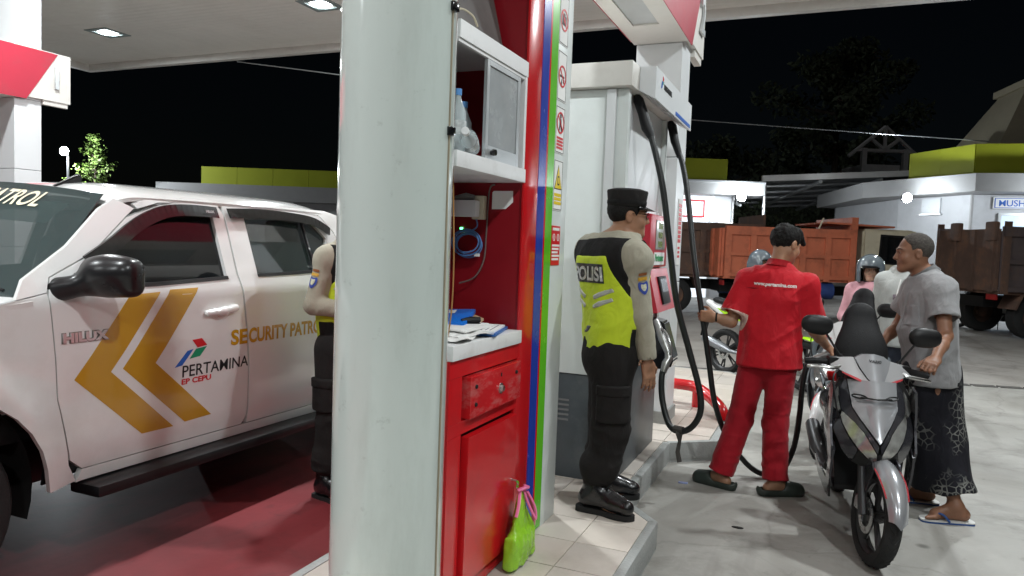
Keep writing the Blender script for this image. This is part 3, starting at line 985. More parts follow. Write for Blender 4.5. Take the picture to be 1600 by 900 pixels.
for yy in (3.425, 3.485):
    lathe(bm, [(0.014, 0.0001), (0.014, 0.001), (0.018, 0.001), (0.018, 0.0001)], Matrix.Translation((XF + 0.003, yy, 1.598)) @ AX['x'], 18)
    box(bm, (XF + 0.0031, yy - 0.003, 1.588), (XF + 0.0038, yy + 0.003, 1.608))
o = obj('print', bm, m_paper, s, True, flat=True); o['kind'] = 'stuff'

# things in and on the cabinet
# old monitor standing on top of the cupboard
tv = thing('monitor', 'old grey flat monitor leaning on top of the glazed cupboard', 'monitor', (-1.45, 2.7, 2.352))
Mt = Matrix.Translation((-1.33, 2.68, 2.356)) @ Matrix.Rotation(R(-14), 4, 'Y')
obj('housing', B((-0.06, -0.3, 0.0), (0.0, 0.31, 0.42), 0.01, Mt), m_black, tv, True)
obj('screen', B((0.0002, -0.28, 0.055), (0.004, 0.29, 0.4), 0, Mt), mat('screen_grey', (0.07, 0.065, 0.06), 0.35, var=0.3, vs=3), tv, True)
obj('wire', T_([(XF - 0.05, 2.4, 2.36), (XF - 0.03, 2.42, 2.4), (XF + 0.0, 2.46, 2.385), (XF + 0.002, 2.5, 2.356)], 0.004, 6, sm=5), m_cream, tv, True)
def bottle(x, y, z, lying, lab, cap):
    t = thing('water_bottle', lab, 'bottle', (x, y, z), R(20 * lying), 'plastic bottles in the open cupboard')
    M0 = Matrix.Identity(4) if not lying else Matrix.Translation((0, 0, 0.034)) @ Matrix.Rotation(R(82), 4, 'X')
    bm = bmesh.new()
    lathe(bm, [(0, 0), (0.03, 0), (0.034, 0.012), (0.032, 0.04), (0.034, 0.06), (0.031, 0.09), (0.034, 0.12), (0.033, 0.15), (0.013, 0.2), (0.0125, 0.222)], M0, 18)
    obj('shell', bm, m_pet, t)
    bm = bmesh.new(); lathe(bm, [(0.0145, 0.212), (0.0145, 0.236), (0, 0.237)], M0, 14); obj('cap', bm, mat('cap_' + cap, {'blue': (0.1, 0.28, 0.6), 'white': (0.7, 0.7, 0.7)}[cap], 0.4), t)
    bm = bmesh.new(); lathe(bm, [(0.0345, 0.065), (0.0348, 0.067), (0.0348, 0.115), (0.0345, 0.117)], M0, 18); obj('wrapper', bm, mat('wrapper_print', (0.45, 0.55, 0.58), 0.4, var=0.5, vs=40), t)
m_pet = mat('clear_plastic', (0.8, 0.9, 0.92), 0.08, var=0.02, alpha=0.38, spec=0.8)
bottle(-1.29, 2.47, 1.888, 0, 'upright clear water bottle at the open side of the cupboard', 'blue')
bottle(-1.29, 2.6, 1.888, 1, 'clear water bottle lying in front on the cupboard shelf', 'white')
bottle(-1.38, 2.7, 1.888, 0, 'upright clear water bottle beside the sliding pane', 'blue')
bottle(-1.45, 2.82, 1.888, 0, 'upright clear water bottle at the back of the cupboard', 'white')
# wall box, adaptor, sheet of paper, cables on the end wall of the recess
YW = 3.0315
t = thing('socket_box', 'white socket box with plugged adaptor on the red inner wall', 'socket box', (-1.45, YW, 1.7))
obj('housing', B((-1.478, YW - 0.035, 1.662), (-1.418, YW, 1.768), 0.006), m_cream, t, True)
obj('adaptor', B((-1.562, YW - 0.085, 1.672), (-1.435, YW - 0.0355, 1.745), 0.008), m_white2, t, True)
obj('cover', T_([(-1.55, YW - 0.05, 1.755), (-1.5, YW - 0.05, 1.762), (-1.46, YW - 0.045, 1.758)], [0.012, 0.018, 0.012], 8), mat('socket_grey', (0.2, 0.21, 0.2), 0.5), t, True)
obj('led', B((-1.545, YW - 0.012, 1.615), (-1.535, YW - 0.002, 1.625)), mat('led_green', (0.1, 0.8, 0.2), 0.4, emit=(0.1, 1, 0.3), es=6, var=0), t, True)
bm = bmesh.new(); prism(bm, [(-1.392, 1.785), (-1.385, 1.792), (-1.292, 1.792), (-1.29, 1.742), (-1.325, 1.712), (-1.392, 1.71)], 'y', YW - 0.003, YW - 0.001)
tag(obj('paper_sheet', bm, m_paper, None, flat=True), 'torn white paper taped high on the red inner wall', 'paper')
t = thing('cable_coil', 'coil of thin blue cable hanging below the socket box', 'cable', (-1.5, YW, 1.55))
bm = bmesh.new()
rnd = random.Random(3)
for k in range(6):
    r0 = 0.068 + rnd.uniform(-0.01, 0.01); cx = -1.5 + rnd.uniform(-0.008, 0.008); cz = 1.553 + rnd.uniform(-0.01, 0.01); yy = YW - 0.012 - k * 0.005
    tube(bm, [(cx + r0 * math.cos(a * 0.2618), yy, cz + r0 * 0.8 * math.sin(a * 0.2618)) for a in range(25)], 0.0034, 6)
obj('loops', bm, mat('blue_cable', (0.1, 0.22, 0.46), 0.4), t, True)
obj('lead', T_([(-1.46, YW - 0.02, 1.665), (-1.455, YW - 0.02, 1.63), (-1.49, YW - 0.02, 1.605)], 0.0034, 6, sm=6), MATS['blue_cable'], t, True)
obj('plug', B((-1.46, YW - 0.03, 1.495), (-1.44, YW - 0.012, 1.508)), m_paper, t, True)
tag(obj('grey_cable', T_([(-1.38, YW - 0.006, 1.82), (-1.405, YW - 0.008, 1.79), (-1.412, YW - 0.01, 1.6), (-1.42, YW - 0.01, 1.48), (-1.46, YW - 0.02, 1.4), (-1.53, YW - 0.03, 1.37)], 0.0038, 6, sm=6), mat('cable_grey', (0.14, 0.11, 0.1), 0.5)), 'thin dark cable drooping across the red inner wall', 'cable')
tag(obj('brown_wire', T_([(XF - 0.06, 2.46, 1.826), (XF - 0.05, 2.47, 1.5), (XF - 0.06, 2.485, 1.3), (XF - 0.07, 2.475, 1.178)], 0.0032, 6, sm=6), mat('wire_tan', (0.4, 0.2, 0.07), 0.5)), 'thin brown wire hanging beside the column over the counter', 'wire')
# papers on the counter
t = thing('paper_stack', 'stack of worn white forms on the counter under the blue folder', 'papers', (-1.4, 2.72, 1.176))
bm = bmesh.new()
for k in range(6):
    box(bm, (-0.1, -0.16, 0.001 + k * 0.006), (0.1, 0.16, 0.0062 + k * 0.006), 0, Matrix.Translation((0.01 * math.sin(k * 2), 0.012 * math.cos(k * 3), 0)) @ Matrix.Rotation(R(6 * math.sin(k * 1.7)), 4, 'Z'))
obj('sheets', bm, m_paper, t, flat=True)['kind'] = 'stuff'
t = thing('blue_folder', 'bright blue plastic folder tilted on the paper stack', 'folder', (-1.46, 2.8, 1.215))
Mf = Matrix.Rotation(R(14), 4, 'X') @ Matrix.Rotation(R(12), 4, 'Z')
obj('cover', B((-0.13, -0.1, 0.0), (0.08, 0.12, 0.018), 0.003, Mf), mat('folder_blue', (0.01, 0.16, 0.62), 0.3, var=0.08), t)
obj('sticker', B((-0.09, 0.06, 0.0181), (0.0, 0.1, 0.0187), 0, Mf), m_paper, t)
t = thing('clipboard', 'blue clipboard with white form near the stripe end of the counter', 'clipboard', (-1.33, 2.86, 1.176), R(14))
obj('board', B((-0.08, -0.17, 0.001), (0.08, 0.14, 0.014), 0.003), mat('clip_blue', (0.03, 0.13, 0.4), 0.35), t)
obj('form', B((-0.07, -0.16, 0.0141), (0.07, 0.12, 0.022)), m_paper, t)
bm = bmesh.new()
for k in range(6): box(bm, (-0.05 + k * 0.019, -0.13, 0.0221), (-0.045 + k * 0.019, 0.09, 0.0224))
obj('print', bm, mat('grey_ink', (0.2, 0.2, 0.24), 0.6), t, flat=True)['kind'] = 'stuff'
t = thing('stapler', 'small black stapler lying on the clipboard', 'stapler', (-1.37, 2.8, 1.214), R(50))
obj('body', T_([(-0.04, 0, 0.012), (0, 0, 0.016), (0.045, 0, 0.014)], [0.008, 0.013, 0.012], 8), m_black, t)
obj('base', B((-0.045, -0.01, -0.012), (0.045, 0.01, 0.002), 0.002), m_black, t)
bm = bmesh.new(); prism(bm, [(-0.05, -0.03), (0.05, -0.04), (0.06, 0.02), (0.0, 0.05), (-0.05, 0.03)], 'z', 0.001, 0.012, M=Matrix.Translation((-1.44, 2.94, 1.205)) @ Matrix.Rotation(R(20), 4, 'X'))
tag(obj('folded_note', bm, mat('note_tan', (0.6, 0.45, 0.27), 0.7), flat=True), 'folded tan paper at the back of the counter', 'paper')
for k, (x, y, rz, lab) in enumerate(((-1.315, 2.54, 12, 'loose white papers at the counter edge beside the column'), (-1.32, 2.62, -14, 'crumpled white sheet beside the clipboard'))):
    bm = bmesh.new()
    bmesh.ops.create_grid(bm, x_segments=8, y_segments=8, size=0.5)
    for v in bm.verts:
        n_ = math.sin(v.co.x * 9 + k) * math.cos(v.co.y * 7 + k * 2)
        v.co.x *= 0.16; v.co.y *= 0.22; v.co.z = 0.012 + 0.008 * n_ + k * 0.004
    bmesh.ops.solidify(bm, geom=bm.faces[:], thickness=0.002)
    o = obj('loose_paper', bm, m_paper)
    o.location = (x, y, 1.178); o.rotation_euler = (0, 0, R(rz)); tag(o, lab, 'paper', 'papers on the counter')

# lime plastic bag hung on the cabinet door
t = thing('plastic_bag', 'lime green plastic bag with pink handles hung on the cabinet door', 'bag', (XF + 0.07, 2.955, 0.16))
F = Field((-0.09, -0.18, 0.0), (0.09, 0.19, 0.36), 0.006)
F.bx((0, 0.0, 0.075), (0.026, 0.124, 0.07), None, 0, rd=0.01)
F.el((0.008, -0.03, 0.09), (0.034, 0.08, 0.07), None, 0.02)
F.el((0.008, 0.05, 0.1), (0.034, 0.07, 0.08), None, 0.02)
F.rc((0, 0.0, 0.1), (0, 0, 0.31), 0.122, 0.022, 0.02, sq=((1, 0, 0), 3.2))
me = F.mesh('bag', lambda V: 0.014 * (vnoise(V * np.array([30, 42, 8]), 3) - 0.5) + 0.004 * (vnoise(V * 70, 4) - 0.5))
mesh_obj('pouch', me, mat('bag_lime', (0.3, 0.62, 0.03), 0.25, var=0.12, vs=8, alpha=0.9, coat=0.3), t)
obj('contents', B((-0.022, -0.085, 0.015), (0.022, 0.085, 0.05), 0.006), mat('bag_content', (0.02, 0.35, 0.2), 0.4), t)
m_pink = mat('bag_pink', (0.75, 0.16, 0.34), 0.4, var=0.1)
obj('knot', T_([(-0.006, -0.03, 0.325), (0.016, -0.01, 0.335), (0.012, 0.035, 0.325), (-0.005, 0.03, 0.33)], 0.012, 8, sm=4, flat=0.7), m_pink, t)
obj('handle', T_([(0.01, 0.0, 0.325), (0.025, 0.01, 0.27), (0.05, 0.035, 0.2), (0.052, 0.055, 0.19), (0.045, 0.05, 0.24), (0.02, 0.02, 0.31)], 0.008, 6, sm=5, flat=0.5), m_pink, t)
obj('handle', T_([(0.0, 0.02, 0.32), (0.01, 0.08, 0.26), (0.012, 0.125, 0.18), (0.01, 0.135, 0.12), (0.012, 0.12, 0.2)], 0.009, 6, sm=5, flat=0.5), m_pink, t)
obj('handle', T_([(0.0, -0.02, 0.32), (0.012, -0.06, 0.27), (0.014, -0.09, 0.23)], 0.008, 6, sm=5, flat=0.5), m_pink, t)
obj('loop', T_([(XF + 0.048 - (XF + 0.07), 0, 0.33), (-0.022, 0.004, 0.352), (-0.022, -0.004, 0.356)], 0.006, 6), m_green, t)

# ------------------------------------------------------------------ fuel dispenser
dp = thing('fuel_dispenser', 'tall white fuel dispenser with dark grey base and red display', 'fuel dispenser', (-1.35, 4.8, 0.15))
DX = -1.09
obj('base', B((-1.75, 4.22, 0.151), (DX - 0.004, 5.35, 0.79), 0.004), m_base, dp, True)
bm = bmesh.new()
for k in range(5):
    box(bm, (-1.52, 4.2165, 0.5 + k * 0.03), (-1.38, 4.2195, 0.512 + k * 0.03))
o = obj('vent', bm, mat('vent_grey', (0.16, 0.16, 0.16), 0.6), dp, True, flat=True); o['kind'] = 'stuff'
obj('body', B((-1.75, 4.21, 0.792), (DX - 0.11, 5.36, 2.48), 0.004), m_white, dp, True)
obj('side_column', B((DX - 0.109, 4.21, 0.792), (DX, 4.27, 2.48), 0.004), m_white, dp, True)
obj('side_column', B((DX - 0.109, 5.3, 0.792), (DX, 5.36, 2.48), 0.004), m_white, dp, True)
obj('side_panel', B((DX - 0.108, 4.272, 0.793), (DX - 0.02, 5.298, 1.82), 0.003), m_white2, dp, True)
obj('side_panel', B((DX - 0.108, 4.272, 1.825), (DX - 0.03, 5.298, 2.478), 0.003), m_white2, dp, True)
obj('ridge', B((-1.215, 4.19, 0.8), (-1.16, 4.2085, 2.478), 0.003), m_white2, dp, True)
fa = obj('top_fascia', (lambda b: (box(b, (-1.8, 4.15, 2.484), (-1.06, 5.5, 2.625), 0.006), b)[-1])(bmesh.new()), m_hwhite, dp, True)
bm = bmesh.new()
prism(bm, [(-1.058, 2.487), (-0.97, 2.44), (-0.962, 2.44), (-0.962, 2.625), (-1.058, 2.625)], 'y', 4.32, 5.55)
obj('sign_box', bm, m_white2, fa, True, flat=True)
bm = bmesh.new(); prism(bm, [(-1.05, 2.478), (-0.975, 2.437), (-0.975, 2.443), (-1.05, 2.484)], 'y', 4.4, 5.3)
obj('light_tray', bm, mat('tray_white', (0.55, 0.55, 0.55), 0.3), fa, True)
obj('blue_band', B((-0.9615, 4.95, 2.452), (-0.959, 5.5, 2.475)), mat('logo_blue', (0.02, 0.12, 0.5), 0.4, var=0.02), fa, True)
def three_marks(M0, s, par, W=True):
    """company mark: three slanted quadrilaterals, red, blue, green"""
    for nm, pts, m in (('red_mark', [(0.45, 0.62), (0.62, 0.62), (0.82, 0.82), (0.42, 0.98)], m_signred), ('blue_mark', [(-0.1, -0.05), (0.22, 0.05), (0.42, 0.55), (0.12, 0.55)], MATS['logo_blue']), ('green_mark', [(0.28, 0.3), (0.62, 0.34), (0.76, 0.6), (0.44, 0.6)], mat('logo_green', (0.01, 0.28, 0.13), 0.4, var=0.02))):
        b = bmesh.new(); prism(b, [(u * s, v * s) for u, v in pts], 'z', 0.0004, 0.002, M=M0)
        yield nm, b, m
for nm, b_, m in three_marks(frame((-0.9605, 4.47, 2.53), (0, 1, 0), (0, 0, 1)), 0.075, fa):
    obj(nm, b_, m, fa, True, flat=True)
text('lettering', 'PERTAMINA', 0.045, frame((-0.9605, 4.55, 2.535), (0, 1, 0), (0, 0, 1)), m_ink, fa, bold=0.0008)
# display head
m_dred = mat('display_red', (0.5, 0.025, 0.045), 0.35, var=0.05)
hd = obj('display_panel', B((DX - 0.02, 4.74, 1.44), (DX + 0.045, 5.29, 1.79), 0.008), m_dred, dp, True)
obj('screen', B((DX + 0.046, 4.9, 1.56), (DX + 0.05, 5.2, 1.755), 0.001), mat('screen_face', (0.42, 0.45, 0.42), 0.2, var=0.05), hd, True)
bm = bmesh.new()
for k in range(3): box(bm, (DX + 0.0502, 4.97, 1.575 + k * 0.062), (DX + 0.052, 5.1, 1.615 + k * 0.062))
o = obj('digits_window', bm, mat('lcd', (0.16, 0.22, 0.06), 0.2, var=0.5, vs=60), hd, True, flat=True)
lb = obj('grade_plate', B((DX + 0.046, 4.87, 1.455), (DX + 0.049, 5.2, 1.54)), m_paper, hd, True)
text('lettering', 'Pertamax', 0.07, frame((DX + 0.0495, 4.885, 1.48), (0, 1, 0), (0, 0, 1)), mat('grade_green', (0.02, 0.3, 0.1), 0.4), lb, bold=0.001, shear=0.2)
bm = bmesh.new(); prism(bm, [(DX - 0.02, 1.13), (DX + 0.12, 1.15), (DX + 0.05, 1.43), (DX - 0.02, 1.43)], 'y', 4.72, 5.3)
kp = obj('keypad_console', bm, m_dred, dp, True, flat=True)
Mk = Matrix.Translation((DX + 0.087, 5.03, 1.29)) @ Matrix.Rotation(R(14), 4, 'Y')
obj('keypad', B((-0.006, -0.12, -0.1), (0.012, 0.12, 0.09), 0.005, Mk @ Matrix.Rotation(R(-28), 4, 'Y')), m_black, kp, True)
obj('keypad_screen', B((0.0125, -0.09, -0.02), (0.015, 0.09, 0.07), 0, Mk @ Matrix.Rotation(R(-28), 4, 'Y')), mat('keypad_face', (0.2, 0.22, 0.24), 0.25, var=0.3, vs=30), kp, True)
obj('pale_sticker', B((DX - 0.019, 4.78, 0.86), (DX - 0.017, 5.05, 1.1)), mat('sticker_cyan', (0.4, 0.62, 0.72), 0.4, var=0.2, vs=20), dp, True)
# nozzle boot
bm = bmesh.new()
prism(bm, [(DX - 0.015, 0.72), (DX + 0.15, 0.74), (DX + 0.17, 0.8), (DX + 0.09, 1.06), (DX - 0.015, 1.08)], 'y', 5.08, 5.28)
bmesh.ops.bevel(bm, geom=bm.edges[:], offset=0.012, segments=2, affect='EDGES')
obj('nozzle_boot', bm, m_blackgl, dp, True)

# red bent guard rail round the pillar
bm = T_([(-1.62, 6.8, 0.15), (-1.62, 6.8, 0.27), (-1.55, 6.8, 0.33), (-1.2, 6.8, 0.335), (-1.02, 6.78, 0.325), (-0.88, 6.62, 0.29), (-0.76, 6.42, 0.25), (-0.72, 6.34, 0.22), (-0.71, 6.32, 0.15)], 0.05, 12, sm=6)
gr = thing('guard_rail', 'low bent red pipe guard rail on the island beside the pillar', 'guard rail', (-1.1, 6.5, 0.15))
obj('pipe', bm, m_red, gr, True)
obj('post', T_([(-1.0, 6.76, 0.15), (-1.0, 6.76, 0.31)], 0.04, 10), m_red, gr, True)

# ------------------------------------------------------------------ fuel hoses
m_hose = mat('hose_rubber', (0.016, 0.018, 0.018), 0.38, var=0.2, vs=10, bump=0.15, bs=200)
m_noz = mat('nozzle_metal', (0.35, 0.35, 0.34), 0.35, metal=0.8, var=0.2, vs=30)
h1 = thing('fuel_hose', 'black fuel hose looped low and parked on the dispenser with tape tie', 'fuel hose', (-1.0, 4.5, 0.15), 0, 'hoses of the fuel dispenser')
P1 = [(-1.085, 4.421, 2.46), (-1.05, 4.406, 2.367), (-0.988, 4.387, 2.221), (-0.906, 4.371, 1.936), (-0.849, 4.374, 1.598), (-0.792, 4.377, 1.26), (-0.709, 4.395, 0.979), (-0.641, 4.441, 0.731), (-0.633, 4.457, 0.594), (-0.685, 4.483, 0.492), (-0.763, 4.502, 0.454), (-0.829, 4.531, 0.487), (-0.883, 4.571, 0.621), (-0.899, 4.594, 0.757), (-0.885, 4.627, 0.843)]
obj('hose', T_(P1, 0.019, 12, sm=8), m_hose, h1, True)
obj('coupling', T_([(-1.1, 4.425, 2.48), (-1.085, 4.42, 2.45), (-1.05, 4.406, 2.367), (-1.02, 4.395, 2.28), (-0.988, 4.387, 2.221)], [0.02, 0.032, 0.03, 0.034, 0.021], 12), m_black, h1, True)
obj('swivel', T_([(-0.893, 4.605, 0.79), (-0.885, 4.627, 0.843), (-0.866, 4.66, 0.885)], [0.021, 0.026, 0.022], 12), m_noz, h1, True)
obj('nozzle', T_([(-0.872, 4.65, 0.87), (-0.88, 4.665, 0.91), (-0.925, 4.69, 0.99), (-0.985, 4.75, 1.1)], [0.024, 0.022, 0.026, 0.02], 12), m_noz, h1, True)
obj('trigger_guard', T_([(-0.87, 4.65, 0.88), (-0.86, 4.64, 0.95), (-0.9, 4.67, 1.03), (-0.96, 4.73, 1.06)], 0.008, 8, sm=4), m_noz, h1, True)
bm = T_([(-0.77, 4.5, 0.47), (-0.755, 4.49, 0.44), (-0.75, 4.485, 0.4), (-0.76, 4.49, 0.33), (-0.745, 4.485, 0.27)], [0.012, 0.028, 0.014, 0.018, 0.02], 8, flat=0.5)
obj('tape_tie', bm, mat('tape_dark', (0.05, 0.045, 0.04), 0.6), h1, True)
obj('tape_wrap', T_([(-0.735, 4.495, 0.463), (-0.79, 4.512, 0.463)], 0.025, 10), MATS['tape_dark'], h1, True)
h2 = thing('fuel_hose', 'long black fuel hose held by the attendant and running to the scooter', 'fuel hose', (-0.6, 5.0, 0.0), 0, 'hoses of the fuel dispenser')
P2 = [(-1.06, 5.352, 2.458), (-1.03, 5.318, 2.337), (-0.963, 5.286, 2.174), (-0.894, 5.191, 1.92), (-0.816, 5.069, 1.524), (-0.735, 5.025, 1.142), (-0.681, 5.05, 0.841), (-0.636, 5.106, 0.553), (-0.575, 5.173, 0.348), (-0.49, 5.253, 0.185), (-0.383, 5.312, 0.064), (-0.277, 5.333, 0.029), (-0.187, 5.32, 0.078), (-0.122, 5.304, 0.248), (-0.097, 5.274, 0.477), (-0.089, 5.291, 0.692), (-0.065, 5.309, 0.822), (0.003, 5.342, 0.885), (0.09, 5.339, 0.91)]
obj('hose', T_(P2, 0.019, 12, sm=8), m_hose, h2, True)
obj('coupling', T_([(-1.08, 5.36, 2.478), (-1.06, 5.352, 2.445), (-1.03, 5.318, 2.337), (-0.985, 5.3, 2.22)], [0.02, 0.032, 0.03, 0.021], 12), m_black, h2, True)
obj('nozzle', T_([(-0.03, 5.32, 0.865), (0.06, 5.34, 0.905), (0.15, 5.33, 0.915), (0.21, 5.3, 0.9), (0.25, 5.27, 0.83)], [0.02, 0.024, 0.022, 0.013, 0.012], 12), m_noz, h2, True)
obj('trigger_guard', T_([(0.02, 5.335, 0.885), (0.06, 5.335, 0.84), (0.12, 5.33, 0.84), (0.17, 5.32, 0.9)], 0.008, 8, sm=4), m_noz, h2, True)
# ------------------------------------------------------------------ patrol pickup (nose towards -Y, passenger side facing +X)
m_paint = mat('pickup_white', (0.74, 0.75, 0.74), 0.14, var=0.015, vs=1, coat=0.8, rvar=0.03, dirt=(0.5, 0.47, 0.43), dirt_s=1.6, dirt_amt=0.35)
m_glass = mat('tinted_glass', (0.006, 0.008, 0.009), 0.03, var=0.1, alpha=0.93, spec=0.6, rvar=0)
m_glass2 = mat('windscreen_glass', (0.05, 0.075, 0.075), 0.03, var=0.05, alpha=0.6, spec=0.8, rvar=0)
m_trim = mat('black_trim', (0.01, 0.01, 0.011), 0.35, var=0.1)
m_smoke = mat('smoked_visor', (0.012, 0.012, 0.012), 0.08, var=0.1, alpha=0.88, coat=0.5, rvar=0)
m_tyre = mat('tyre_rubber', (0.014, 0.014, 0.014), 0.75, var=0.2, vs=12, bump=0.3, bs=90)
m_rim = mat('alloy_rim', (0.4, 0.4, 0.41), 0.3, metal=0.9, var=0.05)
m_seat = mat('seat_fabric', (0.05, 0.05, 0.052), 0.8, var=0.2)
car = thing('pickup_truck', 'white security patrol pickup with yellow chevrons on its door', 'pickup', (-3.98, 3.0, 0))
CXM = -3.98
def sx(y, z):
    pts = [(0.2, -3.14), (0.42, -3.085), (0.55, -3.062), (0.75, -3.05), (0.98, -3.043), (1.15, -3.05), (1.24, -3.056), (1.3, -3.08), (1.5, -3.165), (1.7, -3.25), (1.8, -3.33)]
    for (a, xa), (b, xb) in zip(pts, pts[1:]):
        if z <= b:
            t = max(0, (z - a) / (b - a)); x = xa + (xb - xa) * t; break
    else: x = pts[-1][1]
    # a shallow crease under the belt line and flared arches
    for yc in (1.62, 4.72):
        d = math.hypot(y - yc, z - 0.4)
        if z < 1.15: x += 0.045 * max(0, 1 - abs(d - 0.52) / 0.16) * (1 if z < 0.95 else max(0, (1.15 - z) / 0.2))
    if y < 1.5: x -= 0.06 * ((1.5 - y) / 0.75) ** 2
    if z > 1.3: x -= 0.0
    return x
def near(y, z, d): return (sx(y, z) - d, y, z)
def far(y, z, d): return (2 * CXM - sx(y, z) + d, y, z)
def arc(yc, r, a0, a1, n=14):
    return [(yc + r * math.cos(R(a0 + (a1 - a0) * k / n)), 0.4 + r * math.sin(R(a0 + (a1 - a0) * k / n))) for k in range(n + 1)]
fender = [(0.95, 0.45)] + arc(1.62, 0.5, 172, 12) + [(2.13, 0.4), (2.27, 0.41), (2.215, 0.5), (2.16, 0.8), (2.128, 1.27), (2.05, 1.255), (1.5, 1.17), (0.95, 1.08), (0.82, 0.95), (0.85, 0.6)]
d1 = [(2.3, 0.46), (3.3, 0.455), (3.332, 0.5), (3.318, 0.8), (3.285, 1.1), (3.262, 1.33), (3.3, 1.66), (3.28, 1.722), (3.05, 1.722), (2.87, 1.695), (2.64, 1.62), (2.4, 1.44), (2.16, 1.335), (2.135, 1.25), (2.166, 0.8), (2.222, 0.52)]
hole1 = [(2.3, 1.345), (2.44, 1.41), (2.66, 1.555), (2.86, 1.64), (3.05, 1.665), (3.215, 1.665), (3.185, 1.315), (2.9, 1.3), (2.5, 1.29), (2.3, 1.285)]
d2 = [(3.345, 0.455), (4.05, 0.452), (4.16, 0.5), (4.24, 0.72), (4.36, 0.95), (4.38, 1.35), (4.3, 1.6), (4.2, 1.705), (3.8, 1.728), (3.315, 1.725), (3.312, 1.66), (3.276, 1.33), (3.298, 1.1), (3.33, 0.8)]
hole2 = [(3.43, 1.322), (3.46, 1.665), (3.8, 1.672), (4.1, 1.652), (4.2, 1.55), (4.1, 1.345), (3.8, 1.33)]
def keyhole(o, h, io, ih):
    return o[io:] + o[:io + 1] + h[ih:] + h[:ih + 1]
def with_hole(o, h):
    # nearest pair bridge; opposite winding
    def ar(p): return sum(p[i - 1][0] * p[i][1] - p[i][0] * p[i - 1][1] for i in range(len(p)))
    if ar(o) * ar(h) > 0: h = h[::-1]
    io, ih = min(((i, j) for i in range(len(o)) for j in range(len(h))), key=lambda q: math.hypot(o[q[0]][0] - h[q[1]][0], o[q[0]][1] - h[q[1]][1]))
    a = keyhole(o, h, io, ih)
    # pull the bridge apart a hair so that the outline stays simple
    k = len(o) + 1
    a[k - 1] = (a[k - 1][0] + 0.0006, a[k - 1][1] + 0.0004); a[k] = (a[k][0] + 0.0006, a[k][1] + 0.0004)
    return a
body_m = bmesh.new()
panel(fender, near, 0.025, 0.07, 0.05, bm=body_m)
sill = [(2.275, 0.4), (4.1, 0.39), (4.16, 0.44), (4.05, 0.448), (3.0, 0.451), (2.3, 0.455)]
panel(sill, near, 0.03, 0.3, 0.05, bm=body_m)
# roof
def roof(u, v, d):       # u = y, v = -1..1 across
    ze = 1.722 + 0.012 * math.sin(math.pi * (u - 2.55) / 1.9) - 0.1 * max(0, (u - 4.2) / 0.25) ** 2 - 0.05 * max(0, (2.75 - u) / 0.2) ** 2
    cr = 0.085 * (1 - abs(v) ** 4) * (1 - 0.5 * max(0, (2.9 - u) / 0.35) ** 2 * 0.8)
    return (CXM - v * -0.715, u, ze + cr - d)
panel([(2.58, -1), (4.46, -1), (4.46, 1), (2.58, 1)], roof, 0.02, 0.1, 0.08, bm=body_m)
# rail between roof edge and door tops, both sides
for fm, s in ((near, 1), (far, -1)):
    panel([(2.72, 1.668), (2.86, 1.708), (3.05, 1.727), (3.3, 1.73), (3.8, 1.733), (4.2, 1.712), (4.31, 1.6), (4.39, 1.35), (4.38, 1.0), (4.47, 1.0), (4.5, 1.35), (4.46, 1.71), (4.3, 1.745), (3.6, 1.745), (3.0, 1.742), (2.8, 1.722), (2.7, 1.69)], fm, 0.02, 0.08, 0.06, bm=body_m)
# A pillar strips
def pillar(fm):
    lo = [(2.128, 1.275), (2.155, 1.34), (2.4, 1.449), (2.64, 1.628), (2.7, 1.668)]
    hi = [(1.99, 1.25), (2.04, 1.33), (2.28, 1.475), (2.5, 1.655), (2.6, 1.71)]
    panel(lo + hi[::-1], fm, 0.02, 0.08, 0.06, bm=body_m)
pillar(near); pillar(far)
# bonnet
def hood(u, v, d):
    z = 1.075 + 0.17 * max(0, (u - 0.84) / 1.25) ** 0.8 + 0.05 * (1 - abs(v) ** 3) - 0.12 * max(0, (1.0 - u) / 0.2) ** 2
    y = u - 0.16 * (1 - v * v) * (1 if u < 1.4 else max(0, 1 - (u - 1.4)))
    return (CXM + v * 0.925, y, z - d)
panel([(0.84, -1), (2.06, -1), (2.06, 1), (0.84, 1)], hood, 0.02, 0.1, 0.1, bm=body_m)
panel(fender, far, 0.025, 0.07, 0.05, bm=body_m)
panel(sill, far, 0.03, 0.3, 0.05, bm=body_m)
panel(with_hole(d1, hole1), far, 0.03, 0.3, 0.06, bm=body_m)
panel(with_hole(d2, hole2), far, 0.03, 0.3, 0.06, bm=body_m)
# front face with grille
def nose(u, v, d): return (CXM + u, 0.8 + 0.28 * (abs(u) / 0.9) ** 3 + d, v)
panel([(-0.86, 0.5), (0.86, 0.5), (0.88, 0.95), (0.8, 1.05), (-0.8, 1.05), (-0.88, 0.95)], nose, 0.03, 0.1, 0.1, bm=body_m)
# cargo bed
bed = [(4.5, 0.6)] + arc(4.72, 0.5, 157, 8)[0:] + [(5.3, 0.5), (5.9, 0.55), (5.93, 1.25), (5.85, 1.285), (4.52, 1.285)]
bed = [(4.5, 0.95)] + arc(4.72, 0.5, 110, 10) + [(5.3, 0.5), (5.9, 0.55), (5.93, 1.25), (5.85, 1.285), (4.52, 1.285)]
panel(bed, near, 0.03, 0.1, 0.06, bm=body_m); panel(bed, far, 0.03, 0.1, 0.06, bm=body_m)
box(body_m, (-4.85, 5.86, 0.6), (-3.11, 5.92, 1.28)); box(body_m, (-4.8, 4.52, 0.75), (-3.16, 5.85, 0.8))
box(body_m, (-4.75, 4.42, 0.8), (-3.2, 4.5, 1.33))
obj('body', body_m, m_paint, car, True, ang=30)
obj('underbody', B((-4.7, 0.95, 0.36), (-3.35, 5.8, 0.62)), m_trim, car, True)
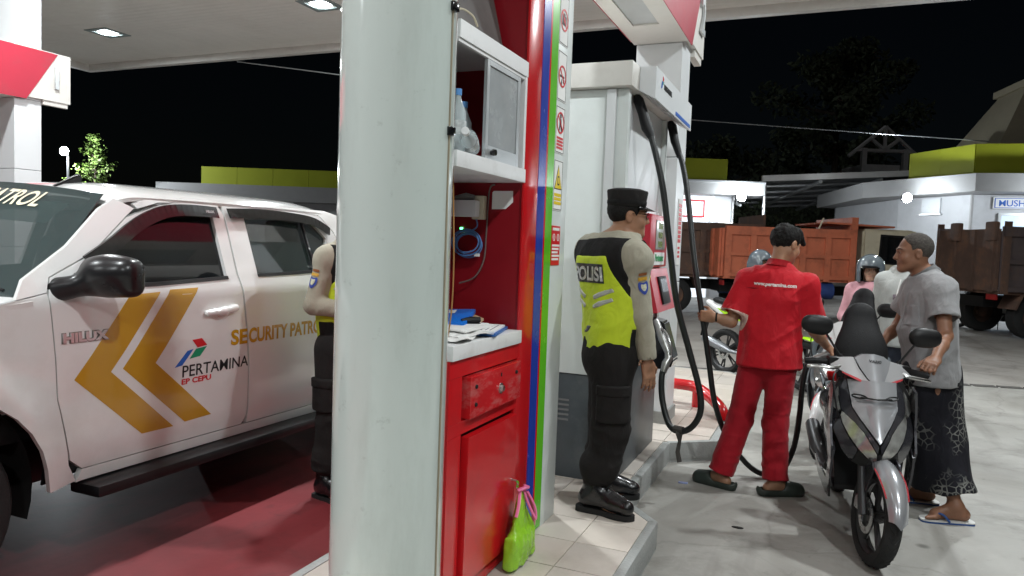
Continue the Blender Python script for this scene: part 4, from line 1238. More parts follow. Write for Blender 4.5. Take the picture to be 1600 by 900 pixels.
for s in (1, -1):
    for yc in (1.62, 4.72):
        bm = bmesh.new()
        x0 = -3.16 if s > 0 else 2 * CXM + 3.16
        lathe(bm, [(0.505, 0.0), (0.5, 0.32), (0.0, 0.33)], Matrix.Translation((x0, yc, 0.42)) @ (AX['x'] @ Matrix.Diagonal((1, 1, -1, 1)) if s > 0 else AX['x']), 24, a0=-0.3, a1=math.pi + 0.3)
        obj('wheel_well', bm, m_dark, car, True)
obj('cabin_floor', B((-4.75, 2.0, 0.62), (-3.18, 4.4, 0.75)), m_trim, car, True)
# doors
door_a = obj('door', panel(with_hole(d1, hole1), near, 0.035, 0.12, 0.03), m_paint, car, True, ang=30)
door_a['label'] = 'front passenger door with yellow chevrons and lettering'
door_b = obj('door', panel(with_hole(d2, hole2), near, 0.035, 0.12, 0.03), m_paint, car, True, ang=30)
door_b['label'] = 'rear door with gold lettering'
obj('door_seal', panel([(2.12, 0.43), (4.4, 0.43), (4.42, 1.27), (2.1, 1.27)], lambda y, z, d: (sx(y, z) - 0.045 - d, y, z), 0.01, 0.3, 0.1), m_trim, car, True)
def infl(p, k=0.02):
    cx = sum(a for a, _ in p) / len(p); cz = sum(b for _, b in p) / len(p)
    return [(cx + (a - cx) * (1 + k), cz + (b - cz) * (1 + k * 3)) for a, b in p]
w1 = obj('window', panel(infl(hole1), lambda y, z, d: (sx(y, z) - 0.022 - d, y, z), 0.004, 0.2, 0.05), m_glass, door_a, True)
w2 = obj('window', panel(infl(hole2), lambda y, z, d: (sx(y, z) - 0.022 - d, y, z), 0.004, 0.2, 0.05), mat('side_glass_clear', (0.03, 0.045, 0.045), 0.03, var=0.05, alpha=0.7, spec=0.9, rvar=0), door_b, True)
# belt line rubber and window surrounds
def band(pts, w, fm=near, off=0.004, th=0.012):
    bm_ = bmesh.new()
    P = spline2(pts, 5, False)
    for (a, b), (c, d) in zip(P, P[1:]):
        L_ = math.hypot(c - a, d - b)
        if L_ < 1e-6: continue
        nx, nz = -(d - b) / L_ * w, (c - a) / L_ * w
        q = [(a, b), (c, d), (c + nx, d + nz), (a + nx, b + nz)]
        vs = [bm_.verts.new((lambda p: (p[0] + off, p[1], p[2]))(fm(y, z, 0))) for y, z in q]
        vb = [bm_.verts.new((lambda p: (p[0] - th, p[1], p[2]))(fm(y, z, 0))) for y, z in q]
        bm_.faces.new(vs); bm_.faces.new(vb[::-1])
        for i in range(4): bm_.faces.new((vs[i], vs[(i + 1) % 4], vb[(i + 1) % 4], vb[i]))
    bmesh.ops.remove_doubles(bm_, verts=bm_.verts[:], dist=1e-5)
    return bm_
obj('belt_strip', band([(2.3, 1.276), (2.7, 1.283), (3.19, 1.303)], 0.018), m_trim, door_a, True)
obj('belt_strip', band([(3.43, 1.311), (3.8, 1.318), (4.12, 1.333)], 0.018), m_trim, door_b, True)
obj('window_seal', band([(2.28, 1.34), (2.44, 1.4), (2.66, 1.545), (2.86, 1.63), (3.05, 1.653), (3.21, 1.653)], 0.014), m_trim, door_a, True)
obj('window_divider', band([(3.985, 1.33), (4.0, 1.66)], 0.016), m_trim, door_b, True)
vz = obj('rain_visor', band([(2.36, 1.375), (2.52, 1.46), (2.7, 1.565), (2.88, 1.632), (3.06, 1.648), (3.235, 1.645)], 0.062, off=0.03, th=-0.015), m_smoke, door_a, True)
obj('rain_visor', band([(3.33, 1.648), (3.6, 1.66), (3.9, 1.652), (4.1, 1.63), (4.22, 1.575)], 0.058, off=0.03, th=-0.015), m_smoke, door_b, True)
me = text_mesh('HILUX', 0.02, bold=0.0008, extrude=0.0005); me.transform(frame((-3.19, 3.13, 1.672), (0, 1, 0), (-0.4, 0, 1))); mesh_obj('visor_lettering', me, m_alu, vz, True)
# pillar blackout, sail piece and mirror
obj('sail_piece', panel([(2.2, 1.3), (2.42, 1.3), (2.44, 1.405), (2.28, 1.35)], lambda y, z, d: (sx(y, z) + 0.003 - d, y, z), 0.02, 0.1, 0.05), m_trim, door_a, True)
F = Field((-3.12, 2.02, 1.16), (-2.7, 2.56, 1.52), 0.007)
F.el((-2.905, 2.29, 1.355), (0.15, 0.085, 0.088), Matrix.Rotation(R(-6), 4, 'Y'), 0)
F.bx((-2.905, 2.32, 1.345), (0.155, 0.06, 0.085), None, 0.04, rd=0.05)
F.rc((-2.98, 2.24, 1.31), (-3.085, 2.2, 1.285), 0.045, 0.055, 0.04)
F.half((0, 2.375, 0), (0, 1, 0))
me = F.mesh('mirror')
mi = mesh_obj('wing_mirror', me, mat('mirror_black', (0.009, 0.009, 0.01), 0.3, var=0.1), car, True)
obj('mirror_glass', B((-2.99, 2.372, 1.305), (-2.82, 2.378, 1.405), 0.0), m_steel, mi, True)
F = Field((-3.0, 2.1, 1.2), (-2.7, 2.5, 1.45), 0.006)
F.el((-2.803, 2.3, 1.335), (0.05, 0.06, 0.022), None, 0)
mesh_obj('turn_signal', F.mesh('sig'), mat('clear_lens', (0.2, 0.17, 0.15), 0.08, coat=0.5, spec=0.8), mi, True)
# door handle
for par, yh, zh in ((door_a, 3.1, 1.135), (door_b, 4.16, 1.15)):
    x = sx(yh, zh)
    F = Field((x - 0.05, yh - 0.16, zh - 0.07), (x + 0.07, yh + 0.16, zh + 0.07), 0.006)
    F.rc((x + 0.012, yh - 0.1, zh - 0.008), (x + 0.03, yh, zh), 0.018, 0.019, 0.02); F.rc((x + 0.03, yh, zh), (x + 0.012, yh + 0.1, zh + 0.008), 0.019, 0.022, 0.02)
    F.el((x - 0.004, yh + 0.02, zh - 0.025), (0.012, 0.05, 0.028), None, 0.01)
    mesh_obj('handle', F.mesh('handle'), m_paint, par, True)
# side step
obj('side_step', B((-3.16, 2.3, 0.335), (-2.965, 4.15, 0.39), 0.015), m_trim, car, True)
bm = bmesh.new()
for y in (2.5, 3.2, 3.9): box(bm, (-3.5, y, 0.345), (-3.161, y + 0.06, 0.375))
obj('step_bracket', bm, m_trim, car, True)
# windscreen, dashboard, seats, antenna
def wind(u, v, d):    # u -1..1 across, v 0..1 up
    hw = 0.885 - 0.2 * v
    y = 2.04 + 0.53 * v - (0.3 - 0.16 * v) * (1 - u * u)
    return (CXM + u * hw, y + d, 1.235 + 0.495 * v + 0.05 * v * (1 - u * u))
ws = obj('windscreen', panel([(-1, 0), (1, 0), (1, 1), (-1, 1)], wind, 0.005, 0.1, 0.1, step=0.2), m_glass2, car, True)
obj('windscreen_border', panel([(0.94, 0.02), (0.995, 0.0), (0.995, 1), (-0.995, 1), (-0.995, 0.0), (-0.94, 0.02), (-0.94, 0.94), (0.94, 0.94)], lambda u, v, d: (lambda p: (p[0], p[1] + 0.006, p[2]))(wind(u, v, d)), 0.003, 0.1, 0.1, step=0.2), m_trim, ws, True)
me = text_mesh('SECURITY PATROL', 0.11, bold=0.002, shear=0.3, extrude=0.0, align='CENTER')
for v in me.vertices:
    p = wind(v.co.x * 1.15 + 0.14, 0.8 + v.co.y / 0.56, 0)
    v.co = Vector((p[0], p[1] - 0.004, p[2] + 0.002))
mesh_obj('lettering', me, mat('decal_cream', (0.75, 0.68, 0.5), 0.4, var=0.03), ws, True)
obj('sun_strip', panel([(0.3, 0.66), (0.8, 0.66), (0.84, 0.86), (0.3, 0.86)], lambda u, v, d: (lambda p: (p[0], p[1] + 0.011, p[2]))(wind(u, v, d)), 0.001, 0.1, 0.1, step=0.2), mat('sun_strip_green', (0.1, 0.3, 0.27), 0.2, alpha=0.5, var=0.05), ws, True)
obj('dashboard', B((-4.78, 1.85, 1.0), (-3.2, 2.35, 1.22), 0.05), mat('dash_grey', (0.12, 0.15, 0.15), 0.6, var=0.1), car, True)
for x in (-3.55, -4.4):
    for y in (2.95, 3.9):
        F = Field((x - 0.3, y - 0.4, 0.7), (x + 0.3, y + 0.4, 1.75), 0.02)
        F.bx((x, y - 0.1, 0.95), (0.25, 0.26, 0.1), None, 0, rd=0.06); F.bx((x, y + 0.2, 1.22), (0.24, 0.07, 0.3), Matrix.Rotation(R(-14), 4, 'X'), 0.03, rd=0.06); F.bx((x, y + 0.27, 1.59), (0.13, 0.05, 0.08), None, 0.01, rd=0.04)
        mesh_obj('seat', F.mesh('seat'), m_seat, car, True)
bm = bmesh.new(); lathe(bm, [(0.18, -0.014), (0.194, 0), (0.18, 0.014), (0.17, 0), (0.18, -0.014)], Matrix.Translation((-4.4, 2.45, 1.15)) @ Matrix.Rotation(R(65), 4, 'X'), 28)
obj('steering_wheel', bm, m_trim, car, True)
bm = bmesh.new()
prism(bm, [(-0.09, 0), (0.06, 0), (0.075, 0.075), (0.045, 0.07)], 'x', -0.018, 0.018, M=Matrix.Translation((-3.75, 2.72, 1.775)))
bmesh.ops.bevel(bm, geom=bm.edges[:], offset=0.008, segments=2, affect='EDGES')
obj('fin_antenna', bm, m_trim, car, True)
bm = bmesh.new(); tube(bm, [(CXM - 0.2, 1.78, 1.25), (-3.6, 2.0, 1.36), (-3.2, 2.03, 1.28)], 0.008, 6)
obj('wiper', bm, m_trim, car, True)
# headlamps, grille
obj('grille', panel([(-0.45, 0.72), (0.45, 0.72), (0.5, 1.0), (-0.5, 1.0)], lambda u, v, d: nose(u, v, d - 0.02), 0.02, 0.1, 0.1), m_trim, car, True)
for s in (1, -1):
    obj('headlamp', panel([(s * 0.52, 0.85), (s * 0.87, 0.9), (s * 0.87, 1.02), (s * 0.52, 0.99)], lambda u, v, d: nose(u, v, d - 0.015), 0.02, 0.1, 0.1), MATS['clear_lens'], car, True)
# wheels
def wheel(x, yc, s):
    w = obj('wheel', lathe(bmesh.new(), [(0.235, -0.11), (0.3, -0.125), (0.36, -0.12), (0.385, -0.09), (0.39, 0), (0.385, 0.09), (0.36, 0.12), (0.3, 0.125), (0.235, 0.11)], Matrix.Translation((x, yc, 0.39)) @ AX['x'], 40), m_tyre, car, True)
    bm_ = bmesh.new(); lathe(bm_, [(0.24, 0.09 * s), (0.225, 0.1 * s), (0.21, 0.05 * s), (0.08, 0.02 * s), (0.05, 0.05 * s), (0, 0.05 * s)], Matrix.Translation((x, yc, 0.39)) @ AX['x'], 30)
    for k in range(6):
        a = k * math.pi / 3
        tube(bm_, [(x + 0.06 * s, yc + 0.05 * math.cos(a), 0.39 + 0.05 * math.sin(a)), (x + 0.085 * s, yc + 0.22 * math.cos(a), 0.39 + 0.22 * math.sin(a))], 0.025, 6)
    obj('rim', bm_, m_rim, w, True)
for yc in (1.62, 4.72):
    wheel(-3.2, yc, 1); wheel(2 * CXM + 3.2, yc, -1)
# graphics on the doors
def press(me, off=0.0016):
    """me lies in (y, z): bring it on to the side"""
    for v in me.vertices:
        y, z, e = v.co.x, v.co.y, v.co.z
        v.co = Vector((sx(y, z) + off + max(0, e), y, z))
    return me
m_gold = mat('decal_gold', (0.5, 0.27, 0.015), 0.2, var=0.03, coat=0.6)
for pts in ([(2.532, 1.246), (2.71, 1.254), (2.421, 0.891), (2.798, 0.551), (2.607, 0.554), (2.238, 0.88)], [(2.773, 1.262), (2.957, 1.266), (2.671, 0.9), (3.053, 0.564), (2.872, 0.559), (2.485, 0.897)]):
    o = obj('chevron', panel(pts, lambda y, z, d: (sx(y, z) + 0.0015 - d, y, z), 0.001, 0.12, 0.03), m_gold, door_a, True)
for nm, pts, m in (('red_mark', [(2.9, 0.992), (2.965, 0.995), (3.002, 0.955), (2.937, 0.948)], m_signred), ('blue_mark', [(2.79, 0.858), (2.838, 0.864), (2.91, 0.943), (2.87, 0.937)], MATS['logo_blue']), ('green_mark', [(2.885, 0.893), (2.955, 0.9), (3.0, 0.948), (2.927, 0.942)], MATS['logo_green'])):
    obj(nm, panel(pts, lambda y, z, d: (sx(y, z) + 0.0015 - d, y, z), 0.001, 0.12, 0.03), m, door_a, True)
def car_text(s, y, z, size, m, par, width=None, **k):
    me = text_mesh(s, size, extrude=0.0004, **k)
    xs = [v.co.x for v in me.vertices]
    f = (width / (max(xs) - min(xs))) if width else 1
    for v in me.vertices: v.co.x = y + v.co.x * f; v.co.y += z
    mesh_obj('lettering', press(me), m, par, True)
car_text('PERTAMINA', 2.835, 0.8, 0.088, m_ink, door_a, 0.475, bold=0.0006)
car_text('EP CEPU', 2.835, 0.762, 0.04, m_signred, door_a, 0.2, bold=0.0012)
car_text('SE', 3.175, 0.935, 0.115, m_gold, door_a, 0.128, bold=0.004)
car_text('CURITY PATROL', 3.313, 0.935, 0.115, m_gold, door_b, 0.71, bold=0.004)
me = text_mesh('HILUX', 0.056, bold=0.003, extrude=0.004)
xs = [v.co.x for v in me.vertices]
for v in me.vertices: v.co.x = 2.18 + v.co.x * 0.225 / max(xs); v.co.y += 1.052
me2 = text_mesh('HILUX', 0.056, bold=0.0055, extrude=0.001)
for v in me2.vertices: v.co.x = 2.18 + v.co.x * 0.225 / max(xs); v.co.y += 1.052
mesh_obj('lettering_shadow_rim', press(me2, 0.0012), mat('rim_grey', (0.12, 0.11, 0.1), 0.4), door_a, True)
mesh_obj('chrome_lettering', press(me, 0.004), mat('chrome', (0.62, 0.62, 0.62), 0.2, metal=0.55, var=0), door_a, True)
# ------------------------------------------------------------------ people
def A3(p): return np.array(p, float)
def nrm(v): v = A3(v); return v / np.linalg.norm(v)
def basis(f, up=(0, 0, 1)):
    u = nrm(up); f = A3(f); f = nrm(f - u * (f @ u)); r = np.cross(f, u)
    return r, f, u
def skin_mat(name, c):
    m = mat(name, c, 0.5, var=0.16, vs=14, bump=0.3, bs=170, bdist=0.003, dirt=[q * 0.72 for q in c], dirt_s=22, dirt_amt=0.5)
    b = nodes_of(m)[2]
    b.inputs['Subsurface Weight'].default_value = 0.12
    b.inputs['Subsurface Radius'].default_value = (0.012, 0.005, 0.003)
    return m
def cloth(name, c, rough=0.85, var=0.08, vs=14, bump=0.35, bs=420, sheen=0.1, **k):
    m = mat(name, c, rough, var=var, vs=vs, bump=bump, bs=bs, bdist=0.002, sheen=sheen, rvar=0.05, spec=0.3, **k)
    N, L, b = nodes_of(m)
    if b.inputs['Normal'].links and 'wrinkle' not in N:
        bp0 = b.inputs['Normal'].links[0].from_node
        tc = N.new('ShaderNodeTexCoord'); mp = N.new('ShaderNodeMapping'); mp.inputs['Scale'].default_value = (1, 1, 0.55); mp.inputs['Rotation'].default_value = (0.3, 0.4, 0)
        n = N.new('ShaderNodeTexNoise'); n.name = 'wrinkle'; n.inputs['Scale'].default_value = 13; n.inputs['Detail'].default_value = 3; n.inputs['Distortion'].default_value = 1.2
        L(tc.outputs['Object'], mp.inputs[0]); L(mp.outputs[0], n.inputs['Vector'])
        b2 = N.new('ShaderNodeBump'); b2.inputs['Strength'].default_value = 0.3; b2.inputs['Distance'].default_value = 0.03
        L(n.outputs['Fac'], b2.inputs['Height']); L(bp0.outputs[0], b2.inputs['Normal']); L(b2.outputs[0], b.inputs['Normal'])
    return m

def rcf(F, a, b, ra, rb, k=0.02, op='u', flat_a=False, flat_b=True, sq=None):
    """tapered limb with flat ends"""
    a = A3(a); b = A3(b); d = b - a; L2 = d @ d; L1 = math.sqrt(L2); d1 = d / L1
    dv = nrm(sq[0]) if sq else None
    m = max(ra, rb) * 1.5
    def fn(x, y, z):
        px, py, pz = x - a[0], y - a[1], z - a[2]
        s = px * d1[0] + py * d1[1] + pz * d1[2]
        t = np.clip(s / L1, 0, 1)
        qx, qy, qz = px - t * d[0], py - t * d[1], pz - t * d[2]
        if sq:
            c = (qx * dv[0] + qy * dv[1] + qz * dv[2]) * (sq[1] - 1)
            qx, qy, qz = qx + c * dv[0], qy + c * dv[1], qz + c * dv[2]
        e = np.sqrt(qx * qx + qy * qy + qz * qz) - (ra + (rb - ra) * t)
        if sq: e = e / (1 + 0.5 * (sq[1] - 1))
        if flat_b: e = np.maximum(e, s - L1)
        if flat_a: e = np.maximum(e, -s)
        return e
    return F.put(fn, np.minimum(a, b) - m, np.maximum(a, b) + m, k, op)

def grid_for(J, h, pad=0.2, extra=()):
    P = np.array([v for v in J.values() if isinstance(v, (tuple, list, np.ndarray)) and len(v) == 3] + list(extra), float)
    return Field(P.min(0) - pad, P.max(0) + pad, h)

def torso(F, J, f, g=0.0, belly=0.0, k=0.05, low=None):
    shL, shR, nk, wa = A3(J['shL']), A3(J['shR']), A3(J['neck']), A3(J['waist'])
    hc = (A3(J['hipL']) + A3(J['hipR'])) / 2
    sm = (shL + shR) / 2
    ct = sm * 0.86 + wa * 0.14 + nrm(f) * 0.005
    F.rc(ct, sm * 0.45 + wa * 0.55, 0.142 + g, 0.135 + g, k, sq=(f, 1.32))
    F.rc(sm * 0.45 + wa * 0.55, wa, 0.135 + g, 0.124 + g + belly * 0.3, k, sq=(f, 1.3))
    lf = J.get('lf', f)
    F.rc(wa, hc, 0.126 + g + belly * 0.3, 0.138 + g, k, sq=(lf, 1.28))
    if belly: F.el(wa * 0.75 + sm * 0.25 + nrm(f) * 0.05, (0.12 + g, 0.085 + g + belly, 0.13), np.stack(basis(f), 1), 0.05)
    F.rc(shL, shR, 0.05 + g, 0.05 + g, 0.05)
    F.rc(nk, sm * 0.6 + nk * 0.4, 0.06 + g * 0.6, 0.075 + g * 0.6, 0.05)
    for s in (shL, shR):
        F.rc(nk + (sm - nk) * 0.3, s, 0.055 + g, 0.05 + g, 0.04)
    # shoulder blades and chest
    r = np.cross(nrm(f), (0, 0, 1))
    for s in (-1, 1):
        F.el(ct + nrm(f) * 0.05 + r * s * 0.07 + A3((0, 0, -0.03)), (0.075 + g, 0.055 + g, 0.07 + g), np.stack(basis(f), 1), 0.05)
        F.el(ct - nrm(f) * 0.055 + r * s * 0.075, (0.07 + g, 0.045 + g, 0.085 + g), np.stack(basis(f), 1), 0.05)
    return F

def head(F, c, f, up=(0, 0, 1), s=1.0, female=False):
    r, f, u = basis(f, up)
    c = A3(c); Rm = np.stack([r, f, u], 1)
    def p(x, y, z): return c + (r * x + f * y + u * z) * s
    def E(x, y, z, a, b, d, k=0.015, op='u'): F.el(p(x, y, z), (a * s, b * s, d * s), Rm, k * s, op)
    E(0, -0.014, 0.03, 0.074, 0.094, 0.088, 0)
    E(0, 0.03, -0.03, 0.06, 0.066, 0.086, 0.03)
    for q in (-1, 1):
        F.rc(p(q * 0.052, -0.002, -0.055), p(q * 0.018, 0.07, -0.098), 0.02 * s, 0.017 * s, 0.03 * s)
        E(q * 0.042, 0.062, -0.035, 0.024, 0.022, 0.026, 0.02)
        F.rc(p(q * 0.012, 0.089, 0.021), p(q * 0.05, 0.07, 0.018), 0.0085 * s, 0.007 * s, 0.014 * s)
        E(q * 0.032, 0.094, 0.0, 0.018, 0.013, 0.0105, 0.01, 's')
        E(q * 0.031, 0.077, -0.001, 0.0135, 0.0125, 0.0115, 0.004)
        E(q * 0.078, -0.008, -0.012, 0.0095, 0.021, 0.032, 0.008)
        E(q * 0.088, -0.002, -0.01, 0.007, 0.011, 0.018, 0.004, 's')
        E(q * 0.009, 0.098, -0.036, 0.009, 0.009, 0.0075, 0.006)
    F.rc(p(0, 0.086, 0.01), p(0, 0.108, -0.03), 0.008 * s, 0.0115 * s, 0.012 * s)
    E(0, 0.072, -0.1, 0.022, 0.018, 0.018, 0.02)
    E(0, 0.086, -0.064, 0.024, 0.011, 0.006, 0.006); E(0, 0.085, -0.075, 0.02, 0.0115, 0.0065, 0.005)
    E(0, 0.1, -0.0695, 0.022, 0.008, 0.0015, 0.002, 's')
    return p, Rm

def hand(F, w, d, n, side, curl=(30, 35, 25), s=1.0, spread=4, thumb=0.5, k=0.006):
    """w wrist, d direction of the fingers, n the way the palm faces, side +1: thumb on the d x n side"""
    d = nrm(d); n = A3(n); n = nrm(n - d * (n @ d)); l = np.cross(d, n) * side
    Rm = np.stack([l, d, n], 1)
    w = A3(w)
    F.bx(w + d * 0.047 * s, (0.038 * s, 0.046 * s, 0.013 * s), Rm, 0.012, rd=0.011 * s)
    F.el(w + d * 0.03 * s + l * 0.022 * s + n * 0.008 * s, (0.016 * s, 0.03 * s, 0.014 * s), Rm, 0.01)
    F.rc(w - d * 0.02 * s, w + d * 0.02 * s, 0.026 * s, 0.028 * s, 0.015, sq=(n, 1.3))
    for i, (o, L) in enumerate(((0.029, 0.92), (0.0095, 1.0), (-0.0095, 0.95), (-0.028, 0.76))):
        q = w + d * (0.088 - 0.004 * abs(i - 1)) * s + l * o * s
        a = 0.0
        dl = l * math.tan(R(spread * (1.5 - i)))
        rr = 0.0092 * s
        for seg, (ln, cu) in enumerate(zip((0.043, 0.027, 0.021), curl)):
            a += R(cu)
            e = q + nrm(d * math.cos(a) + n * math.sin(a) + dl * math.cos(a)) * ln * L * s
            F.rc(q, e, rr, rr * 0.9, k)
            q = e; rr *= 0.9
    b = w + d * 0.022 * s + l * 0.03 * s + n * 0.004 * s
    m = b + nrm(d * 0.75 + l * 0.65 + n * thumb) * 0.042 * s
    e = m + nrm(d * 0.95 + l * 0.15 + n * thumb * 1.2) * 0.032 * s
    F.rc(b, m, 0.0125 * s, 0.011 * s, 0.012); F.rc(m, e, 0.0108 * s, 0.0088 * s, k)

def limbs(F, J, g=0.0, arms=True, legs=True):
    if arms:
        for q in 'LR':
            a, b, c = A3(J['sh' + q]), A3(J['el' + q]), A3(J['wr' + q])
            F.rc(a, b, 0.05 + g, 0.037 + g, 0.03); F.rc(b, b * 0.6 + c * 0.4, 0.037 + g, 0.036 + g, 0.02); F.rc(b * 0.6 + c * 0.4, c, 0.036 + g, 0.025 + g, 0.02)
    if legs:
        for q in 'LR':
            a, b, c = A3(J['hip' + q]), A3(J['kn' + q]), A3(J['an' + q])
            F.rc(a, b, 0.08 + g, 0.05 + g, 0.04); F.rc(b, b * 0.62 + c * 0.38, 0.05 + g, 0.05 + g, 0.02); F.rc(b * 0.62 + c * 0.38, c, 0.05 + g, 0.034 + g, 0.02)

def bare_foot(F, an, d, s=1.0, z=0.0):
    d = nrm((d[0], d[1], 0)); an = A3(an); r = np.cross(d, (0, 0, 1))
    g = lambda x, y, h: A3((an[0], an[1], z)) + d * y * s + r * x * s + A3((0, 0, h * s))
    F.rc(an, g(0, -0.04, 0.035), 0.034 * s, 0.033 * s, 0.02)
    F.rc(an, g(0, 0.1, 0.03), 0.033 * s, 0.028 * s, 0.03)
    F.rc(g(0, -0.04, 0.03), g(0.0, 0.11, 0.024), 0.03 * s, 0.026 * s, 0.02)
    F.rc(g(-0.02, 0.11, 0.02), g(0.024, 0.1, 0.018), 0.02 * s, 0.018 * s, 0.02)
    for i in range(5):
        x = -0.033 + i * 0.0165
        F.rc(g(x, 0.115 - 0.004 * i, 0.017), g(x * 1.1, 0.165 - 0.011 * i, 0.011), 0.0125 * s if i == 0 else 0.0095 * s, 0.011 * s if i == 0 else 0.0075 * s, 0.006)

def folds_cloth(seed, amp=0.006, sc=(9, 9, 5), fine=0.0025):
    def fn(V):
        a = vnoise(V * np.array(sc) + 13.1 * seed, seed)
        V2 = V @ np.array([[0.8, 0, -0.6], [0, 1, 0], [0.6, 0, 0.8]])
        c = vnoise(V2 * np.array([4, 6, 15]) + 3.1 * seed, seed + 5)
        ridge = 0.6 * (1 - np.abs(2 * a - 1)) + 0.4 * (1 - np.abs(2 * c - 1))
        b = vnoise(V * np.array(sc) * 2.3 + 7.7 * seed, seed + 1)
        return amp * (ridge ** 2 - 0.45) + amp * 0.5 * (b - 0.5) + fine * (vnoise(V * 38, seed + 2) - 0.5)
    return fn
def folds_leg(J, seed, amp=0.006):
    kn = [A3(J['knL']), A3(J['knR'])]; an = [A3(J['anL']), A3(J['anR'])]
    def fn(V):
        w = np.zeros(len(V))
        for p in kn: w = np.maximum(w, np.exp(-((V[:, 2] - p[2]) / 0.11) ** 2) * 0.7)
        for p in an: w = np.maximum(w, np.exp(-((V[:, 2] - p[2] - 0.08) / 0.12) ** 2))
        n = vnoise(V * np.array([7, 7, 17]) + seed * 3.3, seed)
        m = vnoise(V * np.array([16, 16, 4]) + seed * 5.1, seed + 3)
        return amp * w * 1.7 * ((1 - np.abs(2 * n - 1)) ** 2 - 0.4) + amp * 0.5 * (m - 0.5)
    return fn
def folds_sum(*fs): return lambda V: sum(f(V) for f in fs)

def boot(F, an, d, z, s=1.0):
    d = nrm((d[0], d[1], 0)); an = A3(an); r = np.cross(d, (0, 0, 1))
    g = lambda x, y, h: A3((an[0], an[1], z)) + d * y * s + r * x * s + A3((0, 0, h * s))
    F.rc(g(0, -0.01, 0.24), g(0, -0.012, 0.1), 0.058 * s, 0.052 * s, 0.03)
    F.rc(g(0, -0.045, 0.055), g(0, 0.08, 0.06), 0.046 * s, 0.042 * s, 0.04)
    F.rc(g(0, 0.02, 0.11), g(0, 0.13, 0.055), 0.045 * s, 0.04 * s, 0.03)
    F.rc(g(-0.008, 0.12, 0.05), g(0.008, 0.185, 0.045), 0.046 * s, 0.04 * s, 0.03)
    sole = [(-0.036, -0.095), (0.036, -0.095), (0.042, -0.03), (0.036, 0.05), (0.052, 0.13), (0.044, 0.2), (0.012, 0.232), (-0.018, 0.23), (-0.046, 0.195), (-0.052, 0.13), (-0.038, 0.05), (-0.042, -0.03)]
    return [tuple(g(x * 0.92, y * 0.97, 0)) for x, y in sole]

def sole_mesh(pts, z0, z1):
    bm_ = bmesh.new()
    prism(bm_, spline2([(p[0], p[1]) for p in pts], 3), 'z', z0, z1)
    return bm_

def ball(c, r, seg=12):
    bm_ = bmesh.new()
    bmesh.ops.create_uvsphere(bm_, u_segments=seg, v_segments=seg // 2 + 2, radius=r)
    bmesh.ops.translate(bm_, verts=bm_.verts[:], vec=Vector(c))
    return bm_
def eyes(P, parent, s=1.0, brow=(0.02, 0.015, 0.012), closed=False):
    for q in (-1, 1):
        e = obj('eye', ball(P(q * 0.031, 0.0765, -0.001), 0.0118 * s), mat('eye_white', (0.32, 0.29, 0.26), 0.4), parent, True)
        obj('iris', ball(P(q * 0.0305, 0.0845, -0.0015), 0.0056 * s), mat('eye_dark', (0.012, 0.008, 0.006), 0.1), e, True)
        obj('eyebrow', T_([P(q * 0.014, 0.0955, 0.022), P(q * 0.032, 0.0915, 0.027), P(q * 0.05, 0.077, 0.021)], [0.003 * s, 0.0042 * s, 0.002 * s], 6, sm=3), mat('brow_hair', brow, 0.8), parent, True)

def hair_field(F, P, Rm, s, grow, cutn):
    """cap of hair over the cranium; cutn: list of (point, normal) half spaces to keep away from, in head units"""
    H = F.clone(); H.D[:] = 1.0
    H.el(P(0, -0.016, 0.032), ((0.076 + grow) * s, (0.095 + grow) * s, (0.088 + grow) * s), Rm, 0)
    for (pt, nn) in cutn:
        H.half(P(*pt), Rm @ nrm(nn))
    return H

# ------------------------------------------------------------------ police officer beside the dispenser
sk1 = skin_mat('skin_brown', (0.33, 0.17, 0.1))
m_khaki = cloth('khaki_shirt', (0.34, 0.32, 0.25))
m_blkcloth = cloth('black_cloth', (0.008, 0.0078, 0.0078), 0.85, var=0.15, sheen=0)
m_trous = cloth('black_trousers', (0.012, 0.0105, 0.01), 0.88, var=0.2, sheen=0)
m_lime = cloth('lime_mesh', (0.5, 0.62, 0.025), 0.7, var=0.08, bs=700, bump=0.5)
m_reflect = mat('reflective_tape', (0.4, 0.4, 0.37), 0.35, var=0.2, vs=30)
m_leather = mat('boot_leather', (0.008, 0.008, 0.009), 0.25, var=0.2, vs=18, bump=0.2, bs=60, coat=0.3)
m_solerub = mat('boot_sole', (0.01, 0.01, 0.01), 0.7)

